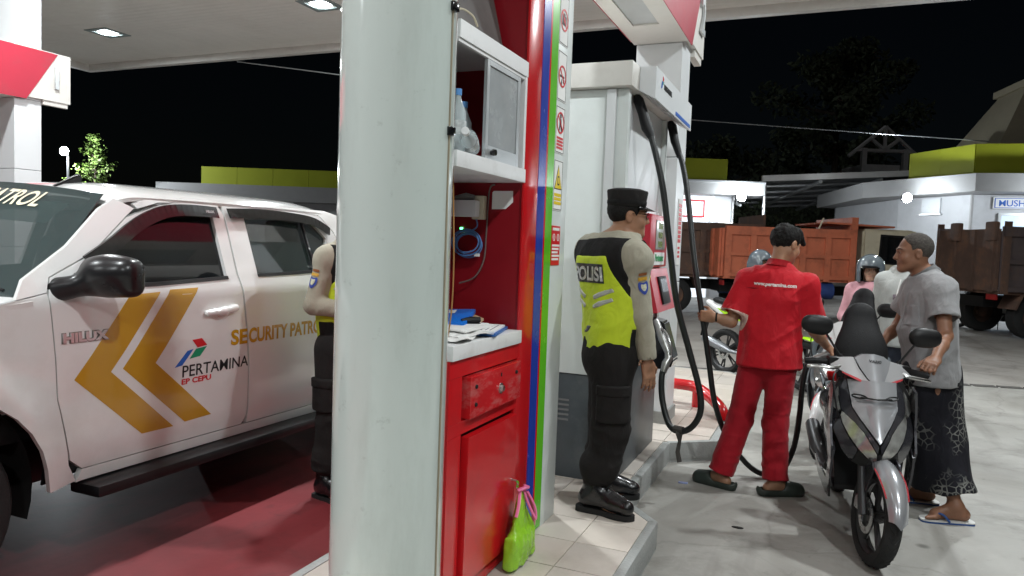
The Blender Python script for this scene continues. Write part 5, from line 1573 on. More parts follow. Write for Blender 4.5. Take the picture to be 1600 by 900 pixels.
def officer(loc, J, f, lab, hf, hup, toes, handspec, head_c, z0, cap=True, h=0.006, patch=True, vest_front=False, gg=0.03):
    t = thing('person', lab, 'person', loc)
    f = nrm(f)
    F = grid_for(J, h, 0.22, [head_c, A3(head_c) + A3((0, 0, 0.1))])
    big = 1e3
    hipz = min(J['hipL'][2], J['hipR'][2])
    JA = A3([J[k] for k in ('shL', 'shR', 'elL', 'elR', 'wrL', 'wrR', 'waist', 'hipL', 'hipR')])
    JT = A3([J[k] for k in ('shL', 'shR', 'waist', 'hipL', 'hipR')])
    JL = A3([J[k] for k in ('hipL', 'hipR', 'knL', 'knR', 'anL', 'anR')])
    blankA = F.sub((JA.min(0) - 0.16) * (1, 1, 0) + (0, 0, hipz - 0.08), (JA.max(0) + 0.16) * (1, 1, 0) + (0, 0, J['neck'][2] + 0.12))
    blankT = F.sub((JT.min(0) - 0.21) * (1, 1, 0) + (0, 0, hipz - 0.08), (JT.max(0) + 0.21) * (1, 1, 0) + (0, 0, J['neck'][2] + 0.12))
    blankL = F.sub((JL.min(0) - 0.19) * (1, 1, 0) + (0, 0, JL[:, 2].min() - 0.05), (JL.max(0) + 0.19) * (1, 1, 0) + (0, 0, hipz + 0.22))
    blankH = F.sub(A3(head_c) - 0.17, A3(head_c) + 0.19)
    torso(F, J, f, gg); limbs(F, J)
    P, Rm = head(F, head_c, hf, hup)
    F.rc(J['neck'], P(0, -0.02, -0.06), 0.056, 0.054, 0.03)
    for q, (d, n, sd, cu) in handspec.items():
        hand(F, J['wr' + q], d, n, sd, cu)
    for q in 'LR':
        F.rc(J['an' + q], A3(J['an' + q]) + A3((*(nrm(toes[q]) * 0.13)[:2], -0.05)), 0.036, 0.03, 0.02)
    mesh_obj('body', F.mesh('body'), sk1, t, True)
    # shirt
    Sh = blankA.clone()
    torso(Sh, J, f, 0.012 + gg)
    for q in 'LR':
        a, b, c = A3(J['sh' + q]), A3(J['el' + q]), A3(J['wr' + q])
        Sh.rc(a, b, 0.067, 0.057, 0.03)
        e = b + (c - b) * 0.93
        rcf(Sh, b, e, 0.057, 0.047, 0.015)
    hz = min(J['hipL'][2], J['hipR'][2]) - 0.02
    Sh.half((0, 0, hz), (0, 0, -1))
    for q in 'LR':
        b, c = A3(J['el' + q]), A3(J['wr' + q])
        Sh.rc(b + (c - b) * 0.85, b + (c - b) * 1.1, 0.04, 0.04, 0.0, 's')
    nk = A3(J['neck'])
    up = nrm(A3(P(0, -0.02, -0.06)) - nk)
    Sh.half(nk + up * 0.035, up)
    Sh.rc(nk, nk + up * 0.1, 0.06, 0.062, 0.0, 's')
    shirt = mesh_obj('shirt', Sh.mesh('shirt', folds_cloth(5, 0.011 if h < 0.007 else 0.005, (10, 10, 6)), 1 if h < 0.007 else 3), m_khaki, t, True)
    # collar
    r_, f_, u_ = basis(f, up)
    bm_ = bmesh.new()
    cc = nk + up * 0.028
    ringA = [cc + (r_ * math.cos(a) * 0.064 + f_ * math.sin(a) * 0.067) + up * (0.022 - 0.012 * math.sin(a)) for a in [R(100 + 34 * k / 2 * 1.0) for k in range(0, 21)]]
    ringB = [cc + (r_ * math.cos(a) * 0.088 + f_ * math.sin(a) * 0.092) - up * (0.016 + 0.02 * math.sin(a)) for a in [R(100 + 17 * k) for k in range(0, 21)]]
    ringA = [cc + (r_ * math.cos(a) * 0.066 + f_ * math.sin(a) * 0.07) + up * (0.024 - 0.01 * math.sin(a)) for a in [R(100 + 17 * k) for k in range(0, 21)]]
    va = [bm_.verts.new(Vector(p)) for p in ringA]; vb = [bm_.verts.new(Vector(p)) for p in ringB]
    for i in range(20): bm_.faces.new((va[i], va[i + 1], vb[i + 1], vb[i]))
    bmesh.ops.solidify(bm_, geom=bm_.faces[:], thickness=0.005)
    obj('collar', bm_, m_khaki, shirt, True, ang=60)
    # vest
    Ve = blankT.clone()
    torso(Ve, J, f, 0.021 + gg)
    Ve.half((0, 0, hz + 0.035), (0, 0, -1))
    Ve.half(nk + up * 0.0, up)
    r0 = np.cross(f, (0, 0, 1))
    for q, sg in (('L', -1), ('R', 1)):
        s_ = A3(J['sh' + q])
        Ve.half(s_ + r0 * sg * 0.022, nrm(r0 * sg + A3((0, 0, 0.15))))
    Ve.rc(nk, nk + up * 0.12, 0.075, 0.085, 0.01, 's')
    ff = folds_sum(folds_cloth(9, 0.009, (8, 8, 4)))
    vest = mesh_obj('vest', Ve.mesh('vest', ff), m_blkcloth, t, True)
    # lime field
    Li = Ve.inflate(0.004)
    sm = (A3(J['shL']) + A3(J['shR'])) / 2
    for q, sg in (('L', -1), ('R', 1)):
        s_ = A3(J['sh' + q])
        Li.half(s_ - r0 * sg * 0.005 + A3((0, 0, -0.1)), nrm(r0 * sg + A3((0, 0, 0.4))))
    Li.half(sm + A3((0, 0, 0.012)), nrm(A3((0, 0, 1)) - f * 0.15))
    Li.half((0, 0, hz + 0.052), (0, 0, -1))
    wa = A3(J['waist'])
    for sg in (-1, 1):
        Li.bx(wa + r0 * sg * 0.17 + f * 0.03 + A3((0, 0, -0.12)), (0.06, 0.05, 0.1), np.stack(basis(f), 1) @ np.array(Matrix.Rotation(R(12 * sg), 3, 'Y')), 0.0, 's', rd=0.005)
    lime = mesh_obj('lime_panel', Li.mesh('lime', ff), m_lime, vest, True)
    side = Ve.inflate(0.004)
    side.half((0, 0, hz + 0.052), (0, 0, -1)); side.half((0, 0, hz + 0.16), (0, 0, 1))
    # slanted reflective bars on the back, both halves
    bars = Ve.inflate(0.009)
    keep = blankT.clone()
    back = -f
    for sg in (-1, 1):
        for k in (0, 1):
            c0 = sm * 0.35 + wa * 0.65 + back * 0.12 + r0 * sg * 0.09 + A3((0, 0, 0.03 - 0.05 * k))
            Mb = np.stack([nrm(r0 * sg + A3((0, 0, 0.42))), back, nrm(A3((0, 0, 1)) - r0 * sg * 0.42)], 1)
            keep.bx(c0, (0.06, 0.12, 0.012), Mb, 0, rd=0.001)
            if vest_front:
                keep.bx(c0 + f * 0.2 + A3((0, 0, 0.06)), (0.075, 0.1, 0.014), Mb, 0, rd=0.001)
    mesh_obj('reflective_bars', bars.both(keep).mesh('bars', ff), m_reflect, vest, True)['kind'] = 'stuff'
    # lettered patch high on the back
    if patch:
        pc = sm + A3((0, 0, -0.1)) + back * 0.14
        Mp = frame(pc, r0, (0, 0, 1))
        Mp = Matrix.Translation(-t.location) @ Mp
        me = fine_rect(0.25, 0.1, 14, 8); me = drape(me, Mp, vest, 0.008)
        pt = mesh_obj('back_patch', me, mat('patch_dark', (0.03, 0.03, 0.03), 0.4, var=0.4, vs=60), vest)
        me = text_mesh('POLISI', 0.1, bold=0.003, extrude=0.0, align='CENTER', sx=0.9)
        for v in me.vertices: v.co.y -= 0.036
        me = drape(me, Mp, vest, 0.0105)
        mesh_obj('lettering', me, mat('reflective_silver', (0.62, 0.62, 0.6), 0.25, metal=0.4, var=0.4, vs=40), pt)
        for o_ in (pt,):
            pass
    # trousers
    Tr = blankL.clone()
    hl, hr = A3(J['hipL']), A3(J['hipR'])
    hc = (hl + hr) / 2
    lf = J.get('lf', f)
    Tr.rc(hc + A3((0, 0, 0.13)), hc, 0.138 + gg, 0.155 + gg, 0.04, sq=(lf, 1.18))
    for q in 'LR':
        a, b, c = A3(J['hip' + q]), A3(J['kn' + q]), A3(J['an' + q])
        Tr.rc(a, b, 0.116, 0.1, 0.04); Tr.rc(b, b * 0.5 + c * 0.5, 0.1, 0.094, 0.02); rcf(Tr, b * 0.5 + c * 0.5, c + A3((0, 0, 0.1)), 0.094, 0.074, 0.02, flat_b=True)
        Tr.rc(c + A3((0, 0, 0.18)), c + A3((0, 0, 0.14)), 0.086, 0.082, 0.02)
    Tr.half(hc + A3((0, 0, 0.17)), (0, 0, 1))
    tr = mesh_obj('trousers', Tr.mesh('trousers', folds_leg(J, 4, 0.009)), m_trous, t, True)
    # cargo pockets
    lr = np.cross(nrm(lf), (0, 0, 1))
    for q, sg in (('L', -1), ('R', 1)):
        pcen = A3(J['hip' + q]) * 0.36 + A3(J['kn' + q]) * 0.64
        Pk = Tr.inflate(0.017); K = blankL.clone()
        Mb = np.stack(basis(lf), 1)
        K.bx(pcen + lr * sg * 0.105, (0.06, 0.085, 0.085), Mb, 0, rd=0.01)
        mesh_obj('cargo_pocket', Pk.both(K).mesh('pocket', folds_leg(J, 4, 0.009)), m_trous, tr, True)
        Pk = Tr.inflate(0.022); K = blankL.clone()
        K.bx(pcen + lr * sg * 0.105 + A3((0, 0, 0.08)), (0.06, 0.09, 0.028), Mb, 0, rd=0.008)
        mesh_obj('pocket_flap', Pk.both(K).mesh('flap', folds_leg(J, 4, 0.009)), m_trous, tr, True)
    # belt
    Be = Tr.inflate(0.007); Be.half(hc + A3((0, 0, 0.16)), (0, 0, 1)); Be.half(hc + A3((0, 0, 0.115)), (0, 0, -1))
    mesh_obj('belt', Be.mesh('belt'), m_leather, tr, True)
    # boots
    for q in 'LR':
        an = A3(J['an' + q])
        Bf = Field(an - A3((0.3, 0.3, 0.2)), an + A3((0.3, 0.3, 0.3)), 0.006)
        pts = boot(Bf, an, toes[q], z0 + 0.018)
        Bf.half((0, 0, z0 + 0.02), (0, 0, -1))
        bt = mesh_obj('boot', Bf.mesh('boot', lambda V: 0.0035 * (vnoise(V * 24, 6) - 0.5)), m_leather, t, True)
        obj('sole', sole_mesh(pts, z0 + 0.002, z0 + 0.03), m_solerub, bt, True)
        dd_ = nrm((toes[q][0], toes[q][1], 0)); rr_ = np.cross(dd_, (0, 0, 1))
        bm_ = bmesh.new()
        for k in range(5):
            c0 = A3((an[0], an[1], z0 + 0.018)) + dd_ * (0.095 - 0.016 * k) + A3((0, 0, 0.118 + 0.026 * k))
            tube(bm_, [c0 - rr_ * 0.03 - A3((0, 0, 0.012)), c0 + dd_ * 0.008, c0 + rr_ * 0.03 - A3((0, 0, 0.012))], 0.004, 6)
        obj('laces', bm_, m_black, bt, True)
    # hair
    H = hair_field(blankH, P, Rm, 1.0, 0.006, [((0, 0.05, 0.03), (0, 1, -0.4)), ((0, -0.05, -0.055), (0, 0.25, -1))])
    K = blankH.clone(); K.D[:] = -1.0
    K.el(P(0.08, 0.0, -0.015), (0.03, 0.03, 0.04), Rm, 0, 's'); K.el(P(-0.08, 0.0, -0.015), (0.03, 0.03, 0.04), Rm, 0, 's')
    mesh_obj('hair', H.both(K).mesh('hair', lambda V: 0.004 * (vnoise(V * 90, 2) - 0.5)), mat('hair_black', (0.009, 0.008, 0.0075), 0.7, var=0.3, vs=60, bump=0.6, bs=260, spec=0.25, stretch=(1, 1, 0.3)), t, True)
    if cap:
        rr, ff_, uu = Rm[:, 0], Rm[:, 1], Rm[:, 2]
        Mc = Matrix(((rr[0], ff_[0], uu[0], 0), (rr[1], ff_[1], uu[1], 0), (rr[2], ff_[2], uu[2], 0), (0, 0, 0, 1)))
        o0 = P(0, -0.012, 0.045)
        Mc = Matrix.Translation(o0) @ Mc
        bm_ = bmesh.new()
        lathe(bm_, [(0.086, 0), (0.0885, 0.004), (0.0895, 0.034), (0.0895, 0.036), (0.0945, 0.078), (0.092, 0.086), (0.06, 0.096), (0, 0.1)], Mc @ Matrix.Diagonal((1, 1.17, 1, 1)), 40)
        cp = obj('cap', bm_, cloth('cap_cloth', (0.013, 0.0115, 0.011), 0.85, var=0.2, sheen=0), t, True, ang=50)
        bm_ = bmesh.new()
        rows = []
        for i in range(13):
            a = R(25 + 130 * i / 12)
            inn = Vector((0.087 * math.cos(a), 0.1 * math.sin(a), 0.006)); ext = Vector((0.098 * math.cos(a), 0.102 * math.sin(a) + 0.055 * math.sin(a) ** 2, -0.016))
            rows.append((bm_.verts.new(Mc @ inn), bm_.verts.new(Mc @ ext)))
        for (a, b), (c, d) in zip(rows, rows[1:]): bm_.faces.new((a, b, d, c))
        bmesh.ops.solidify(bm_, geom=bm_.faces[:], thickness=0.005)
        obj('peak', bm_, m_blackgl, cp, True, ang=60)
        bm_ = bmesh.new(); lathe(bm_, [(0.0905, 0.012), (0.0912, 0.014), (0.0912, 0.03), (0.0905, 0.032)], Mc @ Matrix.Diagonal((1, 1.17, 1, 1)), 40)
        obj('band', bm_, m_blkcloth, cp, True)
    return t, P, Rm, shirt, vest, F

JP = {'neck': (-1.005, 3.885, 1.6), 'shR': (-0.915, 3.775, 1.505), 'shL': (-1.2, 3.985, 1.535), 'elR': (-0.862, 3.79, 1.215), 'elL': (-1.1, 4.16, 1.25), 'wrR': (-0.826, 3.82, 0.965), 'wrL': (-0.97, 4.2, 1.03),
      'waist': (-1.035, 3.86, 1.16), 'hipR': (-1.005, 3.775, 0.985), 'hipL': (-1.065, 3.93, 0.985), 'knR': (-0.99, 3.755, 0.6), 'knL': (-1.06, 3.93, 0.6), 'anR': (-1.055, 3.725, 0.235), 'anL': (-1.1, 3.98, 0.235), 'lf': (0.93, 0.35, 0)}
PF = (0.6, 0.8, 0)
pol, PP, PRm, psh, pve, pF = officer((-1.03, 3.85, 0.15), JP, PF, 'police officer in lime vest, khaki shirt and black cap facing the dispenser', (0.9, 0.43, -0.04), (0.03, 0.0, 1),
    {'R': (0.95, -0.12, 0), 'L': (0.9, 0.3, 0)}, {'R': ((0.12, 0.1, -1), (-0.6, 0.7, 0), 1, (14, 20, 15)), 'L': ((0.2, 0.1, -1), (0.6, -0.7, 0), -1, (14, 20, 15))}, (-0.985, 3.9, 1.735), 0.15)
# spectacles
bm = bmesh.new()
for q in (-1, 1):
    pts = [PP(q * 0.033 + 0.024 * math.cos(R(a)), 0.1, 0.0 + 0.018 * math.sin(R(a))) for a in range(0, 361, 24)]
    tube(bm, pts, 0.0018, 6)
    tube(bm, [PP(q * 0.057, 0.1, 0.006), PP(q * 0.074, 0.06, 0.008), PP(q * 0.08, -0.015, 0.006)], 0.0018, 6)
tube(bm, [PP(-0.01, 0.102, 0.004), PP(0.01, 0.102, 0.004)], 0.0018, 6)
gl = obj('spectacles', bm, m_blackgl, pol, True)
eyes(PP, pol)
# shoulder badges on the sleeves
def sleeve_badges(shirt, sh, el, out, par):
    ax = nrm(A3(el) - A3(sh)); out = nrm(A3(out) - ax * (A3(out) @ ax)); rt = np.cross(-ax, out)
    def P(name, me, c, m, off):
        Mp = frame(A3(sh) + ax * c + out * 0.05, rt, -ax)
        inv = Matrix.Translation(-par.location)
        me2 = drape(me, inv @ Mp, shirt, off)
        return mesh_obj(name, me2, m, shirt)
    P('shoulder_flash', fine_rect(0.05, 0.014, 8, 3), 0.085, mat('badge_brown', (0.25, 0.08, 0.02), 0.6), 0.004)
    P('shoulder_flash', fine_rect(0.055, 0.018, 8, 3), 0.108, mat('badge_gold', (0.5, 0.28, 0.03), 0.6, var=0.3, vs=80), 0.004)
    def shield(k):
        bm_ = bmesh.new(); prism(bm_, [(x * k, y * k) for x, y in spline2([(-0.026, 0.03), (0.0, 0.026), (0.026, 0.03), (0.026, -0.008), (0.0, -0.036), (-0.026, -0.008)], 4)], 'z', 0, 0.0005)
        me = bpy.data.meshes.new('shield'); bm_.to_mesh(me); bm_.free(); return me
    P('shield_badge', shield(1.0), 0.155, mat('badge_blue', (0.03, 0.06, 0.3), 0.5), 0.004)
    P('shield_centre', shield(0.55), 0.153, mat('badge_white', (0.6, 0.55, 0.4), 0.5, var=0.4, vs=90), 0.0055)
sleeve_badges(psh, JP['shR'], JP['elR'], (0.6, -0.6, 0), pol)

# ------------------------------------------------------------------ second officer beside the pickup
JQ = {'neck': (-2.67, 3.66, 1.52), 'shR': (-2.725, 3.5, 1.43), 'shL': (-2.63, 3.85, 1.43), 'elR': (-2.765, 3.43, 1.165), 'elL': (-2.55, 3.95, 1.18), 'wrR': (-2.52, 3.49, 1.135), 'wrL': (-2.4, 3.75, 1.15),
      'waist': (-2.7, 3.64, 1.08), 'hipR': (-2.71, 3.56, 0.9), 'hipL': (-2.67, 3.73, 0.9), 'knR': (-2.69, 3.54, 0.48), 'knL': (-2.64, 3.76, 0.48), 'anR': (-2.71, 3.51, 0.085), 'anL': (-2.68, 3.78, 0.085), 'lf': (0.97, -0.2, 0)}
po2, P2h, R2h, sh2, ve2, F2 = officer((-2.69, 3.63, 0), JQ, (0.95, -0.25, 0), 'police officer writing beside the pickup, half hidden by the column', (0.95, -0.2, -0.3), (0.1, 0, 1),
    {'R': (0.95, -0.25, 0), 'L': (0.95, 0.1, 0)}, {'R': ((1, 0.3, -0.1), (0, 0.6, -0.8), 1, (25, 40, 30)), 'L': ((0.7, -0.7, 0.05), (0.3, 0.3, 0.9), 1, (10, 15, 10))}, (-2.645, 3.655, 1.655), 0.0, cap=False, h=0.008, patch=False, vest_front=True, gg=0.015)
sleeve_badges(sh2, JQ['shR'], JQ['elR'], (-0.1, -0.9, 0), po2)
SHIFT2 = Vector((0.065, 0.028, 0))
eyes(P2h, po2)
nb = obj('name_patch', B((-0.03, -0.002, -0.028), (0.03, 0.002, 0.028), 0, frame((-2.585, 3.5, 1.36), (0.25, 0.95, 0), (0, 0, 1)) @ Matrix.Rotation(R(90), 4, 'X')), mat('badge_orange', (0.55, 0.25, 0.02), 0.5, var=0.3, vs=60), ve2, True)
po2.location = Vector(po2.location) + SHIFT2
nt_ = thing('notebook', 'small notebook held by the officer beside the pickup', 'notebook', (-2.4, 3.62, 1.14))
obj('cover', B((-0.08, -0.1, 0.0), (0.06, 0.1, 0.012), 0.002), m_paper, nt_)
obj('spine', B((-0.085, -0.1, -0.002), (-0.0802, 0.1, 0.014)), m_blue, nt_)
# ------------------------------------------------------------------ shirted people: shared builder
def collar_mesh(nk, up, f, r1=0.066, r2=0.092, hi=0.024, drop=0.03, open_=30):
    r_, f_, u_ = basis(f, up)
    bm_ = bmesh.new(); cc = A3(nk) + A3(up) * 0.026
    n = 24; a0 = 90 + open_ / 2; a1 = 450 - open_ / 2
    A = []; Bq = []; Cq = []
    for k in range(n + 1):
        a = R(a0 + (a1 - a0) * k / n)
        fr = math.sin(a)
        A.append(bm_.verts.new(Vector(cc + (r_ * math.cos(a) * r1 + f_ * fr * (r1 + 0.004)) + up * (hi * 0.6 - 0.012 * max(fr, 0)))))
        Bq.append(bm_.verts.new(Vector(cc + (r_ * math.cos(a) * (r1 + 0.008) + f_ * fr * (r1 + 0.012)) + up * (hi - 0.018 * max(fr, 0)))))
        Cq.append(bm_.verts.new(Vector(cc + (r_ * math.cos(a) * r2 + f_ * fr * (r2 + 0.006)) - up * (drop * 0.55 + drop * 1.2 * max(fr, 0)))))
    for i in range(n):
        bm_.faces.new((A[i], A[i + 1], Bq[i + 1], Bq[i])); bm_.faces.new((Bq[i], Bq[i + 1], Cq[i + 1], Cq[i]))
    bmesh.ops.solidify(bm_, geom=bm_.faces[:], thickness=0.004)
    return bm_

def sub_grids(F, J, pad=0.2):
    hipz = min(J['hipL'][2], J['hipR'][2])
    JA = A3([J[k] for k in ('shL', 'shR', 'elL', 'elR', 'wrL', 'wrR', 'waist', 'hipL', 'hipR')])
    JL = A3([J[k] for k in ('hipL', 'hipR', 'knL', 'knR', 'anL', 'anR')])
    a = F.sub((JA.min(0) - pad) * (1, 1, 0) + (0, 0, hipz - 0.22), (JA.max(0) + pad) * (1, 1, 0) + (0, 0, J['neck'][2] + 0.14))
    l = F.sub((JL.min(0) - pad) * (1, 1, 0) + (0, 0, JL[:, 2].min() - 0.06), (JL.max(0) + pad) * (1, 1, 0) + (0, 0, hipz + 0.24))
    return a, l

def shirt_on(t, blank, J, f, P, m, g=0.02, sleeve=0.75, hem=-0.05, boxy=0.0, belly=0.0, seed=11, r_up=0.075, r_end=0.078, long_=False, name='shirt', fold=0.008, fr_sc=(9, 9, 5), cut=0.033):
    S_ = blank.clone()
    f = nrm(f)
    torso(S_, J, f, g, belly)
    hl, hr = A3(J['hipL']), A3(J['hipR']); hc = (hl + hr) / 2; wa = A3(J['waist'])
    sm = (A3(J['shL']) + A3(J['shR'])) / 2
    rcf(S_, sm * 0.5 + wa * 0.5, hc + A3((0, 0, hem - 0.02)), 0.15 + g + boxy * 0.6, 0.155 + g + boxy, 0.05, sq=(f, 1.3))
    for q in 'LR':
        a, b, c = A3(J['sh' + q]), A3(J['el' + q]), A3(J['wr' + q])
        if long_:
            S_.rc(a, b, r_up, r_end, 0.03); rcf(S_, b, b + (c - b) * 0.95, r_end, r_end * 0.72, 0.015)
        else:
            e = a + (b - a) * sleeve
            rcf(S_, a, e, r_up, r_end, 0.035)
    nk = A3(J['neck']); up = nrm(A3(P(0, -0.02, -0.06)) - nk)
    S_.half((0, 0, hc[2] + hem), (0, 0, -1))
    for q in 'LR':
        a, b, c = A3(J['sh' + q]), A3(J['el' + q]), A3(J['wr' + q])
        if long_: S_.rc(b + (c - b) * 0.85, b + (c - b) * 1.1, 0.035, 0.035, 0.0, 's')
        else:
            e = a + (b - a) * sleeve; d = nrm(b - a)
            S_.rc(e - d * 0.045, e + d * 0.06, r_end - 0.018, r_end - 0.008, 0.0, 's')
    S_.half(nk + up * cut, up)
    S_.rc(nk + up * 0.005, nk + up * 0.1, 0.06, 0.064, 0.0, 's')
    fo = folds_cloth(seed, fold, fr_sc)
    o = mesh_obj(name, S_.mesh(name, fo), m, t, True)
    return o, S_, up, fo

def casual_body(t, F, J, f, hf, hup, hc, sk, hands, gg=0.0, belly=0.0, s=1.0):
    torso(F, J, nrm(f), gg, belly); limbs(F, J, 0.0)
    P, Rm = head(F, hc, hf, hup, s)
    F.rc(J['neck'], P(0, -0.02, -0.06), 0.055, 0.053, 0.03)
    for q, (d, n, sd, cu) in hands.items(): hand(F, J['wr' + q], d, n, sd, cu)
    return P, Rm

def trousers_on(t, blank, J, m, seed=21, rad=(0.1, 0.085, 0.085), cuff=0.03, amp=0.007, top=0.15):
    Tr = blank.clone()
    hl, hr = A3(J['hipL']), A3(J['hipR']); hc = (hl + hr) / 2; lf = nrm(J.get('lf', (0, 1, 0)))
    Tr.rc(hc + A3((0, 0, 0.12)), hc, 0.145, 0.158, 0.04, sq=(lf, 1.25))
    for q in 'LR':
        a, b, c = A3(J['hip' + q]), A3(J['kn' + q]), A3(J['an' + q])
        Tr.rc(a, b, rad[0], rad[1], 0.035)
        rcf(Tr, b, c + A3((0, 0, cuff)), rad[1], rad[2], 0.025)
        d = nrm(c - b)
        Tr.rc(c + A3((0, 0, cuff)) - d * 0.05, c + A3((0, 0, cuff)) + d * 0.06, rad[2] - 0.02, rad[2] - 0.006, 0, 's')
    Tr.half(hc + A3((0, 0, top)), (0, 0, 1))
    return mesh_obj('trousers', Tr.mesh('trousers', folds_sum(folds_leg(J, seed, amp), folds_cloth(seed + 1, amp * 0.5, (14, 14, 3)))), m, t, True), Tr

# ------------------------------------------------------------------ station attendant in red
m_redcl = cloth('uniform_red', (0.52, 0.006, 0.016), 0.7, var=0.06)
m_redtr = cloth('uniform_red_trousers', (0.36, 0.006, 0.016), 0.75, var=0.08)
sk2 = skin_mat('skin_tan', (0.38, 0.2, 0.12))
JR = {'neck': (-0.275, 5.1, 1.46), 'shL': (-0.465, 5.115, 1.375), 'shR': (-0.1, 5.09, 1.36), 'elL': (-0.545, 5.03, 1.1), 'wrL': (-0.65, 5.0, 1.125), 'elR': (-0.035, 5.14, 1.07), 'wrR': (0.045, 5.34, 0.955),
      'waist': (-0.3, 5.08, 1.06), 'hipL': (-0.385, 5.06, 0.87), 'hipR': (-0.215, 5.06, 0.87), 'knL': (-0.455, 5.03, 0.46), 'knR': (-0.235, 5.04, 0.46), 'anL': (-0.555, 4.98, 0.085), 'anR': (-0.215, 4.985, 0.085), 'lf': (0.05, 1, 0)}
t = thing('person', 'station attendant in red uniform filling the scooter, seen from behind', 'person', (-0.33, 5.04, 0))
rf = nrm((0.06, 1.0, 0))
F = grid_for(JR, 0.006, 0.22, [(-0.2, 5.2, 1.78), (-0.8, 5.0, 1.1), (0.15, 5.45, 0.9)])
bA, bL = sub_grids(F, JR)
hcR = (-0.238, 5.15, 1.625)
PR, RmR = casual_body(t, F, JR, rf, (0.62, 0.74, -0.42), (0.2, 0.3, 1), hcR, sk2,
    {'L': ((-1, 0.05, 0.05), (0.1, 1, 0), -1, (55, 70, 50)), 'R': ((0.5, 0.2, -0.35), (0.1, 0.2, -1), -1, (45, 60, 40))})
for q, d in (('L', (-0.9, 0.35)), ('R', (0.85, 0.45))):
    bare_foot(F, JR['an' + q], d, 1.0, 0.02)
bodyR = mesh_obj('body', F.mesh('body'), sk2, t, True)
sh, SR, upR, foR = shirt_on(t, bA, JR, rf, PR, m_redcl, 0.018, 0.8, -0.045, 0.025, 0, 31, 0.078, 0.088, fold=0.024, fr_sc=(9, 9, 3.0))
obj('collar', collar_mesh(JR['neck'], upR, rf, 0.064, 0.086, 0.03, 0.022), m_redcl, sh, True, ang=60)
# yoke seam, pale sleeve piping and back lettering
seam = SR.inflate(0.0025); K = bA.clone(); K.bx((-0.28, 5.0, 1.335), (0.2, 0.14, 0.0035), None, 0, rd=0.001)
mesh_obj('yoke_seam', seam.both(K).mesh('seam', foR), m_redtr, sh, True)
for q in 'LR':
    a, b = A3(JR['sh' + q]), A3(JR['el' + q]); e = a + (b - a) * 0.8; d = nrm(b - a)
    c = SR.inflate(0.0025); c.half(e - d * 0.008, -d)
    K = bA.clone(); K.el(e, (0.12, 0.12, 0.12), None, 0)
    mesh_obj('sleeve_piping', c.both(K).mesh('piping', foR), mat('piping_pale', (0.6, 0.42, 0.36), 0.7), sh, True)
inv = Matrix.Translation(-t.location)
me = text_mesh('www.pertamina.com', 0.031, bold=0.0012, extrude=0.0, align='CENTER')
me = drape(me, inv @ frame((-0.285, 4.92, 1.352), (1, -0.04, -0.03), (0, 0, 1)), sh, 0.004)
mesh_obj('lettering', me, mat('print_white', (0.75, 0.7, 0.68), 0.6, var=0.02), sh)
trR, TR = trousers_on(t, bL, JR, m_redtr, 41, (0.094, 0.08, 0.082), 0.02, 0.006)
K = bL.clone(); K.bx((-0.205, 4.93, 0.86), (0.055, 0.05, 0.07), None, 0, rd=0.004)
mesh_obj('back_pocket', TR.inflate(0.004).both(K).mesh('pocket', folds_sum(folds_leg(JR, 41, 0.006), folds_cloth(42, 0.003, (14, 14, 3)))), m_redtr, trR, True)
# clogs
m_clog = mat('clog_green', (0.03, 0.04, 0.033), 0.45, var=0.15, vs=12)
for q, d in (('L', (-0.9, 0.35)), ('R', (0.85, 0.45))):
    an = A3(JR['an' + q]); d = nrm((*d, 0)); r_ = np.cross(d, (0, 0, 1))
    g = lambda x, y, h_: A3((an[0], an[1], 0)) + d * y + r_ * x + A3((0, 0, h_))
    C = Field(an - A3((0.25, 0.25, 0.12)), an + A3((0.25, 0.25, 0.1)), 0.005)
    C.rc(g(0, -0.07, 0.028), g(0, 0.14, 0.025), 0.045, 0.05, 0.02); C.rc(g(0, 0.08, 0.05), g(0, 0.15, 0.035), 0.048, 0.045, 0.03)
    C.rc(g(0, -0.1, 0.045), g(0, -0.1, 0.05), 0.02, 0.018, 0.02)
    C.half((0, 0, 0.004), (0, 0, -1))
    C.rc(g(0, -0.07, 0.06), g(0, 0.03, 0.06), 0.036, 0.04, 0.01, 's')
    C.rc(g(0, -0.05, 0.1), g(0, 0.02, 0.1), 0.04, 0.045, 0.01, 's')
    mesh_obj('clog', C.mesh('clog'), m_clog, t, True)
# hair: full on top with a fringe falling forward
H = F.sub(A3(hcR) - 0.18, A3(hcR) + 0.2)
base = H.clone()
H.el(PR(0, -0.02, 0.034), (0.083, 0.104, 0.098), RmR, 0)
H.half(PR(0, -0.08, -0.062), RmR @ nrm((0, 0.3, -1)))
H.half(PR(0, 0.055, 0.03), RmR @ nrm((0, 1, -0.6)))
H.rc(PR(0.0, 0.05, 0.1), PR(0.02, 0.115, 0.055), 0.035, 0.02, 0.02); H.rc(PR(0.03, 0.05, 0.095), PR(0.045, 0.105, 0.04), 0.03, 0.015, 0.02); H.rc(PR(-0.03, 0.05, 0.095), PR(-0.03, 0.105, 0.045), 0.03, 0.015, 0.02)
for q in (-1, 1): H.el(PR(q * 0.085, 0.005, -0.02), (0.03, 0.035, 0.042), RmR, 0.005, 's')
m_hair = MATS['hair_black']
mesh_obj('hair', H.mesh('hair', lambda V: 0.012 * (vnoise(V * np.array([45, 45, 20]), 8) - 0.5) + 0.005 * (vnoise(V * 110, 9) - 0.5), smooth=0), m_hair, t, True)
eyes(PR, t)
bm = bmesh.new(); w_ = A3(JR['wrL']); lathe(bm, [(0.031, -0.006), (0.033, 0), (0.031, 0.006)], Matrix.Translation(w_ + A3((0.015, 0.003, 0))) @ AX['x'], 20)
obj('wrist_band', bm, m_dark, t, True)

